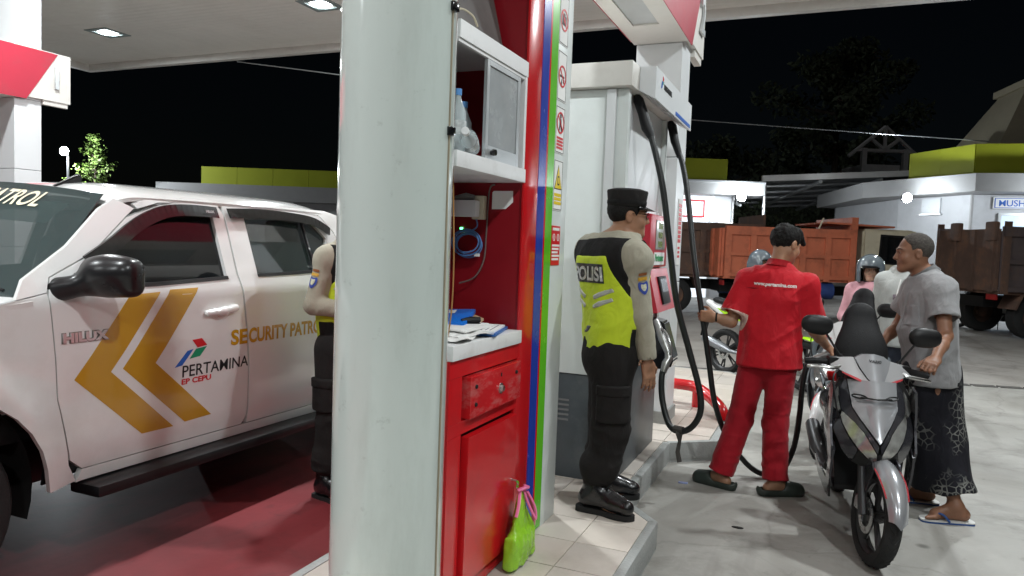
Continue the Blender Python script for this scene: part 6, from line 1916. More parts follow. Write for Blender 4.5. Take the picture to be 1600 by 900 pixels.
# ------------------------------------------------------------------ man in grey shirt and sarong
sk3 = skin_mat('skin_dark', (0.25, 0.12, 0.07))
m_greycl = cloth('grey_shirt', (0.27, 0.27, 0.275), 0.85, var=0.08)
JM = {'neck': (0.575, 5.19, 1.45), 'shL': (0.65, 5.04, 1.375), 'shR': (0.55, 5.35, 1.375), 'elL': (0.675, 4.93, 1.115), 'wrL': (0.6, 4.7, 1.0), 'elR': (0.47, 5.42, 1.12), 'wrR': (0.36, 5.3, 1.0),
      'waist': (0.635, 5.19, 1.03), 'hipL': (0.665, 5.11, 0.87), 'hipR': (0.63, 5.27, 0.87), 'knL': (0.69, 5.08, 0.48), 'knR': (0.65, 5.29, 0.48), 'anL': (0.8, 4.995, 0.1), 'anR': (0.655, 5.31, 0.1), 'lf': (-0.97, -0.2, 0)}
t = thing('person', 'man in grey shirt and black patterned sarong holding the scooter handlebar', 'person', (0.66, 5.18, 0))
mf = nrm((-0.95, -0.3, 0))
F = grid_for(JM, 0.006, 0.22, [(0.45, 5.1, 1.76), (0.5, 4.58, 0.95)])
bA, bL = sub_grids(F, JM, 0.24)
hcM = (0.507, 5.18, 1.598)
PM, RmM = casual_body(t, F, JM, mf, (-0.98, -0.16, 0.02), (-0.06, 0, 1), hcM, sk3,
    {'L': ((-0.35, -0.9, -0.25), (-0.2, 0.1, -1), -1, (40, 60, 45)), 'R': ((-0.8, -0.6, -0.2), (-0.1, 0.2, -1), 1, (40, 60, 45))}, 0.006, 0.02)
bare_foot(F, JM['anL'], (-0.95, -0.25), 1.05, 0.022); bare_foot(F, JM['anR'], (-0.95, -0.1), 1.05, 0.022)
mesh_obj('body', F.mesh('body'), sk3, t, True)
sh, SM, upM, foM = shirt_on(t, bA, JM, mf, PM, m_greycl, 0.022, 0.62, -0.075, 0.02, 0.025, 51, 0.08, 0.088, fold=0.015, fr_sc=(8, 8, 4))
obj('collar', collar_mesh(JM['neck'], upM, mf, 0.066, 0.095, 0.03, 0.03, 50), m_greycl, sh, True, ang=60)
obj('collar_lining', collar_mesh(JM['neck'] - upM * 0.006, upM, mf, 0.062, 0.088, 0.026, 0.03, 70), m_blkcloth, sh, True, ang=60)
# breast pocket and placket
rM = np.cross(mf, (0, 0, 1))
smM = (A3(JM['shL']) + A3(JM['shR'])) / 2
K = bA.clone(); K.bx(smM + mf * 0.14 - rM * 0.085 + A3((0, 0, -0.16)), (0.055, 0.08, 0.065), np.stack(basis(mf), 1), 0, rd=0.004)
mesh_obj('breast_pocket', SM.inflate(0.004).both(K).mesh('pocket', foM), m_greycl, sh, True)
K = bA.clone(); K.bx(smM + mf * 0.14 + A3((0, 0, -0.27)), (0.017, 0.1, 0.26), np.stack(basis(mf), 1), 0, rd=0.003)
mesh_obj('placket', SM.inflate(0.003).both(K).mesh('placket', foM), m_greycl, sh, True)
# sarong
m_sar = cloth('sarong_batik', (0.009, 0.009, 0.013), 0.85, var=0.2, sheen=0)
N, L, b = nodes_of(m_sar)
tc = N.new('ShaderNodeTexCoord')
def nd(k, **kw):
    n_ = N.new(k)
    for a_, v_ in kw.items(): setattr(n_, a_, v_)
    return n_
sep = nd('ShaderNodeSeparateXYZ'); L(tc.outputs['Object'], sep.inputs[0])
v1 = nd('ShaderNodeTexVoronoi', feature='DISTANCE_TO_EDGE'); v1.inputs['Scale'].default_value = 27
v2 = nd('ShaderNodeTexVoronoi'); v2.inputs['Scale'].default_value = 26
wv = nd('ShaderNodeTexWave', wave_type='RINGS', rings_direction='SPHERICAL'); wv.inputs['Scale'].default_value = 5; wv.inputs['Distortion'].default_value = 9; wv.inputs['Detail'].default_value = 3
for n_ in (v1, v2, wv): L(tc.outputs['Object'], n_.inputs['Vector'])
r1 = nd('ShaderNodeValToRGB'); r1.color_ramp.elements[0].position = 0.05; r1.color_ramp.elements[1].position = 0.09; r1.color_ramp.elements[0].color = (1, 1, 1, 1); r1.color_ramp.elements[1].color = (0, 0, 0, 1)
L(v1.outputs['Distance'], r1.inputs[0])
r2 = nd('ShaderNodeValToRGB'); r2.color_ramp.elements[0].position = 0.12; r2.color_ramp.elements[0].color = (1, 1, 1, 1); r2.color_ramp.elements[1].position = 0.2; r2.color_ramp.elements[1].color = (0, 0, 0, 1)
L(v2.outputs['Distance'], r2.inputs[0])
mxn = nd('ShaderNodeMath', operation='MAXIMUM'); L(r1.outputs[0], mxn.inputs[0]); L(r2.outputs[0], mxn.inputs[1])
nz = nd('ShaderNodeTexNoise'); nz.inputs['Scale'].default_value = 4; L(tc.outputs['Object'], nz.inputs['Vector'])
r3 = nd('ShaderNodeValToRGB'); r3.color_ramp.elements[0].position = 0.46; r3.color_ramp.elements[1].position = 0.56
L(nz.outputs['Fac'], r3.inputs[0])
mu = nd('ShaderNodeMath', operation='MULTIPLY'); L(mxn.outputs[0], mu.inputs[0]); L(r3.outputs[0], mu.inputs[1])
mu2 = nd('ShaderNodeMath', operation='MULTIPLY'); mu2.inputs[1].default_value = 0.65; L(mu.outputs[0], mu2.inputs[0])
mixc = nd('ShaderNodeMix', data_type='RGBA'); mixc.inputs[7].default_value = (0.24, 0.24, 0.22, 1)
L(mu2.outputs[0], mixc.inputs[0]); L(b.inputs['Base Color'].links[0].from_socket, mixc.inputs[6]); L(mixc.outputs[2], b.inputs['Base Color'])
Sa = bL.clone()
hcM2 = (A3(JM['hipL']) + A3(JM['hipR'])) / 2
rcf(Sa, hcM2 + A3((0, 0, 0.15)), hcM2 + A3((0, 0, -0.05)), 0.15, 0.175, 0.02, sq=((-0.97, -0.2, 0), 1.2))
bot = A3((0.735, 5.15, 0.165))
rcf(Sa, hcM2 + A3((0, 0, -0.02)), bot, 0.172, 0.16, 0.05, sq=((-0.3, 0.95, 0), 1.12))
rcf(Sa, hcM2 + A3((0, 0, -0.3)), A3((0.79, 5.05, 0.15)), 0.13, 0.125, 0.05)
Sa.half((0.74, 5.15, 0.16), (0.12, -0.05, -1))
Sa.rc(bot - A3((0, 0, 0.1)), bot + A3((0, 0, 0.05)), 0.12, 0.1, 0.03, 's')
mesh_obj('sarong', Sa.mesh('sarong', lambda V: 0.011 * ((1 - np.abs(2 * vnoise(V * np.array([11, 11, 1.4]) + 3, 61) - 1)) ** 2 - 0.4) + 0.006 * (vnoise(V * np.array([6, 6, 5]), 62) - 0.5)), m_sar, t, True)
# cropped grey hair
H = hair_field(F.sub(A3(hcM) - 0.17, A3(hcM) + 0.19), PM, RmM, 1.0, 0.003, [((0, 0.048, 0.055), (0, 1, -0.25)), ((0, -0.06, -0.05), (0, 0.35, -1))])
for q in (-1, 1): H.el(PM(q * 0.082, 0.0, -0.02), (0.03, 0.034, 0.045), RmM, 0.005, 's'); H.el(PM(q * 0.075, 0.075, 0.02), (0.04, 0.045, 0.06), RmM, 0.01, 's')
mesh_obj('hair', H.mesh('hair', lambda V: 0.003 * (vnoise(V * 140, 8) - 0.5)), mat('hair_grey', (0.07, 0.062, 0.055), 0.8, spec=0.2, var=0.45, vs=90, bump=0.8, bs=400, bdist=0.003), t, True)
eyes(PM, t)
# flip-flops
for q, d in (('L', (-0.95, -0.25)), ('R', (-0.95, -0.1))):
    an = A3(JM['an' + q]); d = nrm((*d, 0)); r_ = np.cross(d, (0, 0, 1))
    fl = thing('flip_flop', {'L': 'white soled flip-flop with blue strap on the near foot', 'R': 'flip-flop half hidden under the far foot by the wheel'}[q], 'flip-flop', (an[0], an[1], 0), 0, 'flip-flops of the man in sarong')
    g = lambda x, y: tuple((A3((an[0], an[1], 0)) + d * y + r_ * x)[:2])
    out = [g(x * 1.05, y * 1.05) for x, y in [(-0.036, -0.09), (0.036, -0.09), (0.04, -0.02), (0.04, 0.06), (0.05, 0.12), (0.04, 0.17), (0.005, 0.19), (-0.035, 0.185), (-0.05, 0.14), (-0.045, 0.06), (-0.04, -0.02)]]
    bm = bmesh.new(); prism(bm, spline2(out, 3), 'z', 0.004, 0.014); obj('sole', bm, mat('flip_blue', (0.03, 0.08, 0.25), 0.6), fl, True)
    bm = bmesh.new(); prism(bm, spline2(out, 3), 'z', 0.0142, 0.021); obj('footbed', bm, mat('flip_white', (0.6, 0.6, 0.58), 0.6), fl, True)
    def g3(x, y, z): return (*g(x, y), z)
    bm = bmesh.new(); tube(bm, smooth_path([g3(-0.05, 0.05, 0.02), g3(-0.042, 0.09, 0.06), g3(-0.016, 0.13, 0.05), g3(-0.016, 0.145, 0.02)], 4), 0.007, 8); tube(bm, smooth_path([g3(0.05, 0.05, 0.02), g3(0.042, 0.085, 0.06), g3(-0.01, 0.128, 0.052), g3(-0.016, 0.14, 0.03)], 4), 0.007, 8)
    obj('strap', bm, MATS['flip_blue'], fl, True)

# ------------------------------------------------------------------ people waiting behind
def helmet(P, Rm, parent, m, open_face=True, s=1.0):
    r_, f_, u_ = Rm[:, 0], Rm[:, 1], Rm[:, 2]
    c = P(0, -0.005, 0.02)
    H_ = Field(A3(c) - 0.22, A3(c) + 0.22, 0.008)
    H_.el(c, (0.128, 0.145, 0.138), Rm, 0)
    H_.bx(P(0, -0.01, -0.07), (0.118, 0.12, 0.09), Rm, 0.03, rd=0.05)
    H_.bx(P(0, 0.16, -0.08), (0.078, 0.14, 0.105), Rm, 0.01, 's', rd=0.03)
    H_.el(P(0, -0.005, -0.02), (0.098, 0.112, 0.125), Rm, 0.0, 's')
    H_.half(P(0, 0, -0.135), -u_)
    o_ = mesh_obj('helmet', H_.mesh('helmet'), m, parent, True)
    bm_ = bmesh.new(); rows = []
    for i in range(11):
        a = R(35 + 110 * i / 10)
        rows.append((bm_.verts.new(Vector(P(0.128 * math.cos(a), 0.146 * math.sin(a), 0.045))), bm_.verts.new(Vector(P(0.133 * math.cos(a), 0.175 * math.sin(a), 0.02)))))
    for (a, b_), (c_, d_) in zip(rows, rows[1:]): bm_.faces.new((a, b_, d_, c_))
    bmesh.ops.solidify(bm_, geom=bm_.faces[:], thickness=0.004)
    obj('helmet_peak', bm_, m_blackgl, o_, True)
    obj('chin_strap', T_([P(-0.1, 0.01, -0.08), P(-0.07, 0.05, -0.115), P(0, 0.065, -0.125), P(0.07, 0.05, -0.115), P(0.1, 0.01, -0.08)], 0.008, 6, sm=3), m_black, o_, True)
    return o_
m_helm = mat('helmet_grey', (0.09, 0.11, 0.125), 0.15, var=0.1, coat=0.8)
def standing(base, f, h, sk, lab, cloth_m, trouser_m, hl=None, sc=1.0, armR=None, armL=None, hf=None, seat=None, hood=False, female=False):
    f = nrm((*f, 0)); r_ = np.cross(f, (0, 0, 1)); k = h / 1.7
    b_ = A3((*base, 0))
    def q(x, y, z): return tuple(b_ + r_ * x * k + f * y * k + A3((0, 0, z * k)))
    J = {'neck': q(0, -0.01, 1.45), 'shL': q(-0.165, 0, 1.375), 'shR': q(0.165, 0, 1.375), 'waist': q(0, 0, 1.06), 'hipL': q(-0.085, 0, 0.88), 'hipR': q(0.085, 0, 0.88), 'knL': q(-0.095, 0.02, 0.48), 'knR': q(0.095, 0.02, 0.48), 'anL': q(-0.1, -0.01, 0.09), 'anR': q(0.1, -0.01, 0.09), 'lf': tuple(f)}
    J['elL'], J['wrL'] = [q(*p) for p in (armL or ((-0.23, -0.01, 1.1), (-0.23, 0.06, 0.87)))]
    J['elR'], J['wrR'] = [q(*p) for p in (armR or ((0.23, -0.01, 1.1), (0.23, 0.06, 0.87)))]
    if seat is not None:
        for s_, nm in ((-1, 'L'), (1, 'R')):
            J['kn' + nm] = q(s_ * 0.2, 0.36, 0.62); J['an' + nm] = q(s_ * 0.21, 0.22, 0.2)
    t_ = thing('person', lab, 'person', tuple(b_))
    hc = q(0, 0.015, 1.6)
    F_ = grid_for(J, 0.009, 0.22, [hc, A3(hc) + A3((0, 0, 0.08))])
    a_, l_ = sub_grids(F_, J, 0.2)
    P_, R_ = casual_body(t_, F_, J, f, hf or f, (0, 0, 1), hc, sk, {'L': (A3(J['wrL']) - A3(J['elL']), r_, -1, (25, 35, 25)), 'R': (A3(J['wrR']) - A3(J['elR']), -r_, 1, (25, 35, 25))}, -0.012 if female else 0, 0, k)
    for nm in 'LR': F_.rc(J['an' + nm], A3(J['an' + nm]) + f * 0.1 - A3((0, 0, 0.05 * k)), 0.035, 0.03, 0.02)
    mesh_obj('body', F_.mesh('body'), sk, t_, True)
    o_, S2, up_, fo_ = shirt_on(t_, a_, J, f, P_, cloth_m, 0.014 if female else 0.024, 1, -0.06, 0.01, 0, int(abs(base[0]) * 100) % 17 + 70, 0.07, 0.066, True, 'jacket')
    trousers_on(t_, l_, J, trouser_m, 77, (0.095, 0.075, 0.07), 0.02)
    for nm in 'LR':
        an = A3(J['an' + nm]); C_ = Field(an - 0.25, an + 0.25, 0.008)
        boot(C_, an, tuple(f), an[2] - 0.085, 0.85); C_.half((0, 0, an[2] - 0.083), (0, 0, -1)); C_.half((0, 0, an[2] + 0.03), (0, 0, 1))
        mesh_obj('shoe', C_.mesh('shoe'), m_solerub, t_, True)
    return t_, P_, R_, o_, J, S2, a_, fo_
m_pinkcl = cloth('pink_jacket', (0.5, 0.26, 0.29), 0.85)
m_jeans = cloth('dark_jeans', (0.03, 0.035, 0.05), 0.85)
sk4 = skin_mat('skin_light', (0.5, 0.3, 0.21))
tw, Pw, Rw, ow, Jw, _, _, _ = standing((0.42, 7.97), (-0.25, -0.97), 1.53, sk4, 'woman in pink jacket and dark grey open helmet waiting behind the scooters', m_pinkcl, m_jeans, armR=((0.24, 0.0, 1.08), (0.1, 0.2, 1.02)), hf=(-0.1, -1, 0), female=True)
helmet(Pw, Rw, tw, m_helm); eyes(Pw, tw, 0.9)
obj('lips', T_([Pw(-0.02, 0.091, -0.069), Pw(0, 0.097, -0.068), Pw(0.02, 0.091, -0.069)], [0.002, 0.006, 0.002], 6, sm=3, flat=0.8), mat('lip_tone', (0.4, 0.12, 0.1), 0.4), tw, True)
obj('button_strip', T_([A3(Jw['neck']) + A3((-0.03, -0.12, -0.06)), A3(Jw['waist']) + A3((-0.03, -0.15, 0))], 0.004, 6), m_ink, ow, True)
Kh = H_s = None
m_hood = cloth('pale_hoodie', (0.46, 0.48, 0.46), 0.9)
th, Ph, Rh, oh, Jh, Sh_, ah, foh = standing((0.65, 7.12), (-0.2, -0.98), 1.68, sk2, 'person in pale grey hoodie hidden behind the man in grey shirt', m_hood, m_jeans)
H = hair_field(Field(A3(Ph(0, 0, 0)) - 0.2, A3(Ph(0, 0, 0)) + 0.2, 0.009), Ph, Rh, 1.0, 0.012, [((0, 0.05, 0.04), (0, 1, -0.4)), ((0, -0.06, -0.07), (0, 0.3, -1))])
mesh_obj('hair', H.mesh('hair'), m_hair, th, True); eyes(Ph, th)
hd_ = Field(A3(Jh['neck']) - 0.22, A3(Jh['neck']) + 0.2, 0.009)
hd_.rc(A3(Jh['neck']) + A3((-0.07, 0.05, 0.0)), A3(Jh['neck']) + A3((0.07, 0.05, 0.0)), 0.07, 0.07, 0.03); hd_.rc(A3(Jh['neck']) + A3((-0.08, -0.03, 0.0)), A3(Jh['neck']) + A3((-0.02, -0.1, -0.05)), 0.045, 0.03, 0.04); hd_.rc(A3(Jh['neck']) + A3((0.08, -0.03, 0.0)), A3(Jh['neck']) + A3((0.02, -0.1, -0.05)), 0.045, 0.03, 0.04)
mesh_obj('hood', hd_.mesh('hood', folds_cloth(3, 0.008)), m_hood, oh, True)
for sx_ in (-0.05, 0.05):
    obj('drawstring', T_([A3(Jh['neck']) + A3((sx_ * 0.6 - 0.02, -0.13, -0.05)), A3(Jh['neck']) + A3((sx_ - 0.03, -0.165, -0.2)), A3(Jh['neck']) + A3((sx_ - 0.03, -0.17, -0.36))], 0.005, 6, sm=3), m_paper, oh, True)
me = fine_rect(0.16, 0.045, 8, 4); me = drape(me, Matrix.Translation(-th.location) @ frame(A3(Jh['neck']) + A3((-0.03, -0.18, -0.2)), (0.98, -0.2, 0), (0, 0, 1)), oh, 0.005)
mesh_obj('chest_print', me, mat('hoodie_print', (0.2, 0.16, 0.19), 0.8, var=0.6, vs=60), oh)
tr_, Pr_, Rr_, or_, Jr_, _, _, _ = standing((-0.72, 9.32), (0.8, -0.6), 1.55, sk2, 'helmeted rider in dark clothes on the lime motorcycle behind the attendant', cloth('rider_jacket', (0.05, 0.05, 0.055)), m_jeans, armR=((0.22, 0.14, 1.1), (0.26, 0.4, 1.04)), armL=((-0.22, 0.14, 1.1), (-0.26, 0.4, 1.04)), seat=True)
helmet(Pr_, Rr_, tr_, m_helm)
# ------------------------------------------------------------------ scooters
m_silver = mat('scooter_silver', (0.38, 0.39, 0.41), 0.24, metal=0.5, var=0.04, coat=0.6)
m_dgrey = mat('scooter_dark_grey', (0.045, 0.045, 0.052), 0.22, metal=0.4, var=0.1, coat=0.6)
m_pwhite = mat('scooter_white', (0.7, 0.71, 0.7), 0.2, var=0.02, coat=0.6)
m_lens = mat('lamp_lens', (0.36, 0.36, 0.34), 0.1, var=0.4, vs=18, coat=0.9, metal=0.5)
m_vinyl = mat('seat_vinyl', (0.007, 0.007, 0.008), 0.55, spec=0.3, var=0.15, bump=0.3, bs=300)
m_plast = mat('black_plastic', (0.009, 0.009, 0.0095), 0.45, spec=0.35, var=0.15)
m_cast = mat('cast_alloy', (0.05, 0.05, 0.052), 0.4, metal=0.5, var=0.1)
m_accent = mat('red_accent', (0.45, 0.04, 0.05), 0.3)

def wheel_parts(t, c, r, w, mrim, M=None, disc=True, spokes=5):
    M0 = (M or Matrix.Identity(4)) @ Matrix.Translation(c) @ AX['x']
    bm_ = bmesh.new()
    lathe(bm_, [(r - 0.065, -w * 0.42), (r - 0.05, -w * 0.5), (r - 0.025, -w * 0.5), (r - 0.006, -w * 0.3), (r, 0), (r - 0.006, w * 0.3), (r - 0.025, w * 0.5), (r - 0.05, w * 0.5), (r - 0.065, w * 0.42), (r - 0.07, 0), (r - 0.065, -w * 0.42)], M0, 48)
    # tread grooves: thin ribs standing off the crown
    for k in range(36):
        a = 2 * math.pi * k / 36
        for s in (-1, 1):
            p0 = M0 @ Vector((r * 0.9995 * math.cos(a), r * 0.9995 * math.sin(a), s * w * 0.05)); p1 = M0 @ Vector(((r - 0.008) * math.cos(a + 0.12), (r - 0.008) * math.sin(a + 0.12), s * w * 0.34))
            tube(bm_, [p0, p1], 0.0035, 4)
    wh = obj('wheel', bm_, m_tyre, t)
    bm_ = bmesh.new()
    ri = r - 0.062
    lathe(bm_, [(ri, -w * 0.36), (ri + 0.004, -w * 0.3), (ri - 0.016, -w * 0.2), (ri - 0.016, w * 0.2), (ri + 0.004, w * 0.3), (ri, w * 0.36), (ri - 0.01, w * 0.3), (ri - 0.024, 0), (ri - 0.01, -w * 0.3), (ri, -w * 0.36)], M0, 40)
    lathe(bm_, [(0.0, -0.04), (0.03, -0.04), (0.036, -0.02), (0.036, 0.02), (0.03, 0.04), (0, 0.04)], M0, 20)
    for k in range(spokes):
        a = 2 * math.pi * k / spokes + 0.3
        for da in (-0.12, 0.12):
            tube(bm_, [M0 @ Vector((0.03 * math.cos(a), 0.03 * math.sin(a), 0.0)), M0 @ Vector(((ri - 0.012) * math.cos(a + da), (ri - 0.012) * math.sin(a + da), 0.0))], [0.014, 0.01], 6)
    obj('rim', bm_, mrim, wh)
    if disc:
        bm_ = bmesh.new(); lathe(bm_, [(0.06, 0.05), (0.095, 0.05), (0.095, 0.054), (0.06, 0.054), (0.06, 0.05)], M0, 30)
        obj('brake_disc', bm_, m_steel, wh)
    return wh

def tup(M, p): return tuple(M @ Vector(p))
def scooter(label, loc, rotz, steer, main, side, group, cowl_m, plate=True, text_on=True, seat_m=None):
    t = thing('scooter', label, 'scooter', loc, rotz, group)
    ax0 = Vector((0, -0.03, 0.26)); ad = Vector((0, -0.42, 0.9)).normalized()
    Ms = Matrix.Translation(ax0) @ Matrix.Rotation(R(steer), 4, ad) @ Matrix.Translation(-ax0)
    wheel_parts(t, (0, 0, 0.26), 0.26, 0.085, m_cast, Ms)
    bm_ = bmesh.new()
    for s in (-1, 1):
        tube(bm_, [Ms @ Vector((s * 0.068, 0, 0.26)), Ms @ Vector((s * 0.07, -0.06, 0.4)), Ms @ Vector((s * 0.07, -0.17, 0.64))], [0.026, 0.024, 0.02], 10)
    obj('fork', bm_, m_cast, t)
    obj('brake_caliper', B((0.055, -0.1, 0.27), (0.085, -0.03, 0.35), 0.008, Ms), m_steel, t)
    # front mudguard
    def guard(u, v, d):   # u across -1..1, v degrees
        rr = 0.285 + 0.028 * (1 - u * u) - d
        wd = 0.066 * (1 - 0.25 * max(0, (v - 120) / 40) - 0.35 * max(0, (60 - v) / 50))
        return tup(Ms, (u * wd, rr * math.cos(R(v)), 0.26 + rr * math.sin(R(v)) - 0.02 * abs(u) ** 3))
    fg = obj('front_mudguard', panel([(-1, 18), (0, 8), (1, 18), (1, 118), (-1, 118)], guard, 0.004, 0.2, 8, step=4), main, t)
    for s in (-1, 1):
        pl = [(0.0, 0.26 + 0.12), (-0.07, 0.45), (-0.16, 0.58), (-0.07, 0.585), (0.03, 0.555), (0.06, 0.52)]
        obj('mudguard_stay', panel(pl, lambda u, v, d: tup(Ms, (s * (0.068 + 0.006 - d), u, v)), 0.008, 0.2, 0.2), side, fg)
        obj('accent_line', T_([tup(Ms, guard(s * 0.98, a, -0.002)) if False else guard(s * 0.98, a, -0.003) for a in range(40, 112, 8)], 0.004, 5), m_accent, fg)
    # apron
    zt = [0.48, 0.54, 0.6, 0.66, 0.74, 0.82, 0.93, 0.98]; yt = [-0.07, 0.0, 0.02, 0.0, -0.06, -0.13, -0.235, -0.28]
    def ap(u, v, d):
        y = float(np.interp(v, zt, yt)) - 0.2 * (abs(u) / 0.22) ** 1.7 + 0.012 * math.exp(-(u / 0.03) ** 2)
        n = Vector((0.9 * u / 0.22 * (1 if abs(u) > 0.05 else 0.3), 1, 0.55)).normalized()
        return tuple(Vector((u, y, v)) - n * d)
    def AP(name, pts, m, off=0.0, th=0.012, both=True, par=t):
        for s in ((1, -1) if both else (1,)):
            obj(name, panel([(s * a, b_) for a, b_ in pts], lambda u, v, d: ap(u, v, d - off), th, 0.03, 0.03, step=0.02), m, par, ang=40)
    AP('front_shield', [(-0.128, 0.93), (0, 0.94), (0.128, 0.93), (0.114, 0.8), (0.085, 0.755), (0.0, 0.645), (-0.085, 0.755), (-0.114, 0.8)], main, 0.006, both=False)
    AP('shield_wing', [(0.134, 0.93), (0.165, 0.925), (0.172, 0.83), (0.166, 0.775), (0.07, 0.695), (0.01, 0.6), (0.003, 0.636), (0.088, 0.748), (0.12, 0.8)], side)
    AP('chrome_line', [(0.03, 0.7), (0.075, 0.755), (0.112, 0.795), (0.116, 0.815), (0.07, 0.77), (0.028, 0.715)], m_silver, 0.009, 0.004)
    AP('headlight', [(0.163, 0.768), (0.11, 0.728), (0.07, 0.688), (0.014, 0.595), (0.014, 0.552), (0.055, 0.566), (0.095, 0.603), (0.135, 0.655), (0.163, 0.71), (0.17, 0.745)], m_lens, 0.002, 0.02)
    AP('turn_signal', [(0.17, 0.905), (0.195, 0.89), (0.218, 0.84), (0.216, 0.79), (0.182, 0.76), (0.17, 0.775), (0.178, 0.83)], m_lens, 0.004, 0.02)
    AP('side_cowl', [(0.221, 0.84), (0.226, 0.74), (0.205, 0.66), (0.165, 0.57), (0.12, 0.52), (0.1, 0.596), (0.14, 0.65), (0.169, 0.708), (0.177, 0.75), (0.219, 0.785)], side)
    AP('chin', [(-0.118, 0.52), (-0.06, 0.5), (0.06, 0.5), (0.118, 0.52), (0.096, 0.595), (0.056, 0.561), (0.011, 0.547), (0.011, 0.59), (0, 0.6), (-0.011, 0.59), (-0.011, 0.547), (-0.056, 0.561), (-0.096, 0.595)], m_plast, both=False)
    # leg shield behind, column, floor and skirts
    bm_ = bmesh.new()
    panel([(-0.17, 0.93), (0.17, 0.93), (0.225, 0.82), (0.225, 0.7), (0.19, 0.55), (0.17, 0.34), (-0.17, 0.34), (-0.19, 0.55), (-0.225, 0.7), (-0.225, 0.82)], lambda u, v, d: (u, -0.27 - 0.12 * (v - 0.34) + 0.02 * (abs(u) / 0.2) ** 2 - d, v), 0.03, 0.1, 0.1, bm=bm_)
    obj('leg_shield', bm_, m_plast, t)
    for s in (-1, 1):
        obj('shield_edge', panel([(-0.2, 0.9), (-0.29, 0.92), (-0.34, 0.9), (-0.33, 0.7), (-0.29, 0.5), (-0.27, 0.36), (-0.18, 0.45), (-0.14, 0.58), (-0.2, 0.7), (-0.2, 0.8)], lambda u, v, d: (s * (0.205 + 0.02 * math.sin((v - 0.4) * 5) - d), u, v), 0.012, 0.1, 0.05), side, t)
        obj('skirt', panel([(-0.13, 0.56), (-0.2, 0.37), (-0.32, 0.24), (-0.5, 0.215), (-0.82, 0.25), (-0.88, 0.35), (-0.6, 0.33), (-0.36, 0.34), (-0.28, 0.42), (-0.2, 0.6)], lambda u, v, d: (s * (0.185 + 0.03 * math.sin((v - 0.2) * 6) - d), u, v), 0.012, 0.1, 0.05), side, t)
    obj('footboard', B((-0.17, -0.72, 0.3), (0.17, -0.28, 0.345), 0.012), m_plast, t)
    # handlebar cowl
    def cw(u, v, d):
        y = -0.265 - 1.3 * u * u - 0.75 * (v - 0.93) + 0.03 * math.exp(-(u / 0.05) ** 2)
        return tup(Ms, (u, y - d, v))
    def CW(name, pts, m, off=0.0, both=True, th=0.02):
        for s in ((1, -1) if both else (1,)):
            o_ = obj(name, panel([(s * a, b_) for a, b_ in pts], lambda u, v, d: cw(u, v, d - off), th, 0.03, 0.03, step=0.02), m, t, ang=40)
        return o_
    nose = CW('cowl_nose', [(0, 0.905), (0.045, 0.945), (0.078, 0.995), (0.1, 1.045), (0.06, 1.07), (0, 1.08), (-0.06, 1.07), (-0.1, 1.045), (-0.078, 0.995), (-0.045, 0.945)], main, 0.012, False)
    CW('cowl_wing', [(0.012, 0.908), (0.09, 0.94), (0.165, 0.962), (0.225, 0.985), (0.228, 1.015), (0.2, 1.03), (0.105, 1.046), (0.083, 0.993), (0.05, 0.943)], cowl_m, 0.0)
    CW('cowl_accent', [(0.02, 0.902), (0.1, 0.93), (0.17, 0.955), (0.17, 0.962), (0.09, 0.94), (0.012, 0.908)], m_accent, 0.002, True, 0.006)
    F_ = Field((-0.32, -0.62, 0.84), (0.32, -0.15, 1.1), 0.009)
    F_.rc((0, -0.4, 0.98), (0.19, -0.43, 1.0), 0.05, 0.034, 0.03); F_.rc((0, -0.4, 0.98), (-0.19, -0.43, 1.0), 0.05, 0.034, 0.03)
    F_.bx((0, -0.37, 0.915), (0.13, 0.05, 0.045), None, 0.03, rd=0.03); F_.rc((0, -0.36, 0.9), (0, -0.33, 0.86), 0.05, 0.06, 0.03)
    me = F_.mesh('cowl'); me.transform(Ms); mesh_obj('handlebar_cover', me, m_plast, t)
    if text_on:
        me = text_mesh('VARIO', 0.024, bold=0.001, extrude=0.0, align='CENTER', shear=0.25)
        for v in me.vertices: v.co = Vector(cw(-v.co.x, 1.035 + v.co.y * 0.8, -0.0145))
        mesh_obj('lettering', me, m_ink, nose)
    for s, nm in ((1, 'right'), (-1, 'left')):
        g = obj('grip', T_([tup(Ms, (s * 0.19, -0.4, 1.0)), tup(Ms, (s * 0.23, -0.415, 0.998)), tup(Ms, (s * 0.35, -0.44, 0.985)), tup(Ms, (s * 0.355, -0.441, 0.984))], [0.014, 0.019, 0.018, 0.022], 12), m_black, t)
        obj('brake_lever', T_([tup(Ms, (s * 0.17, -0.36, 0.985)), tup(Ms, (s * 0.22, -0.34, 0.975)), tup(Ms, (s * 0.33, -0.37, 0.965)), tup(Ms, (s * 0.345, -0.385, 0.96))], [0.011, 0.009, 0.008, 0.01], 8, sm=3), m_steel, g)
        obj('switch_box', B((s * 0.205 - 0.03, -0.44, 0.975), (s * 0.205 + 0.03, -0.375, 1.03), 0.012, Ms), m_plast, g)
        st = obj('mirror', (lambda: (lambda F2: (F2.el((s * 0.31, -0.44, 1.2), (0.088, 0.032, 0.055), Matrix.Rotation(R(-10 * s), 4, 'Y'), 0), F2.rc((s * 0.25, -0.44, 1.185), (s * 0.37, -0.44, 1.205), 0.04, 0.035, 0.02, sq=((0, 1, 0), 1.5)), F2)[-1])(Field((s * 0.31 - 0.14, -0.52, 1.1), (s * 0.31 + 0.14, -0.36, 1.3), 0.007)))() if False else bmesh.new(), m_plast, t) if False else None
        F2 = Field((s * 0.31 - 0.15, -0.52, 1.1), (s * 0.31 + 0.15, -0.36, 1.32), 0.007)
        F2.el((s * 0.31, -0.44, 1.2), (0.09, 0.034, 0.056), Matrix.Rotation(R(8 * s), 4, 'Y'), 0)
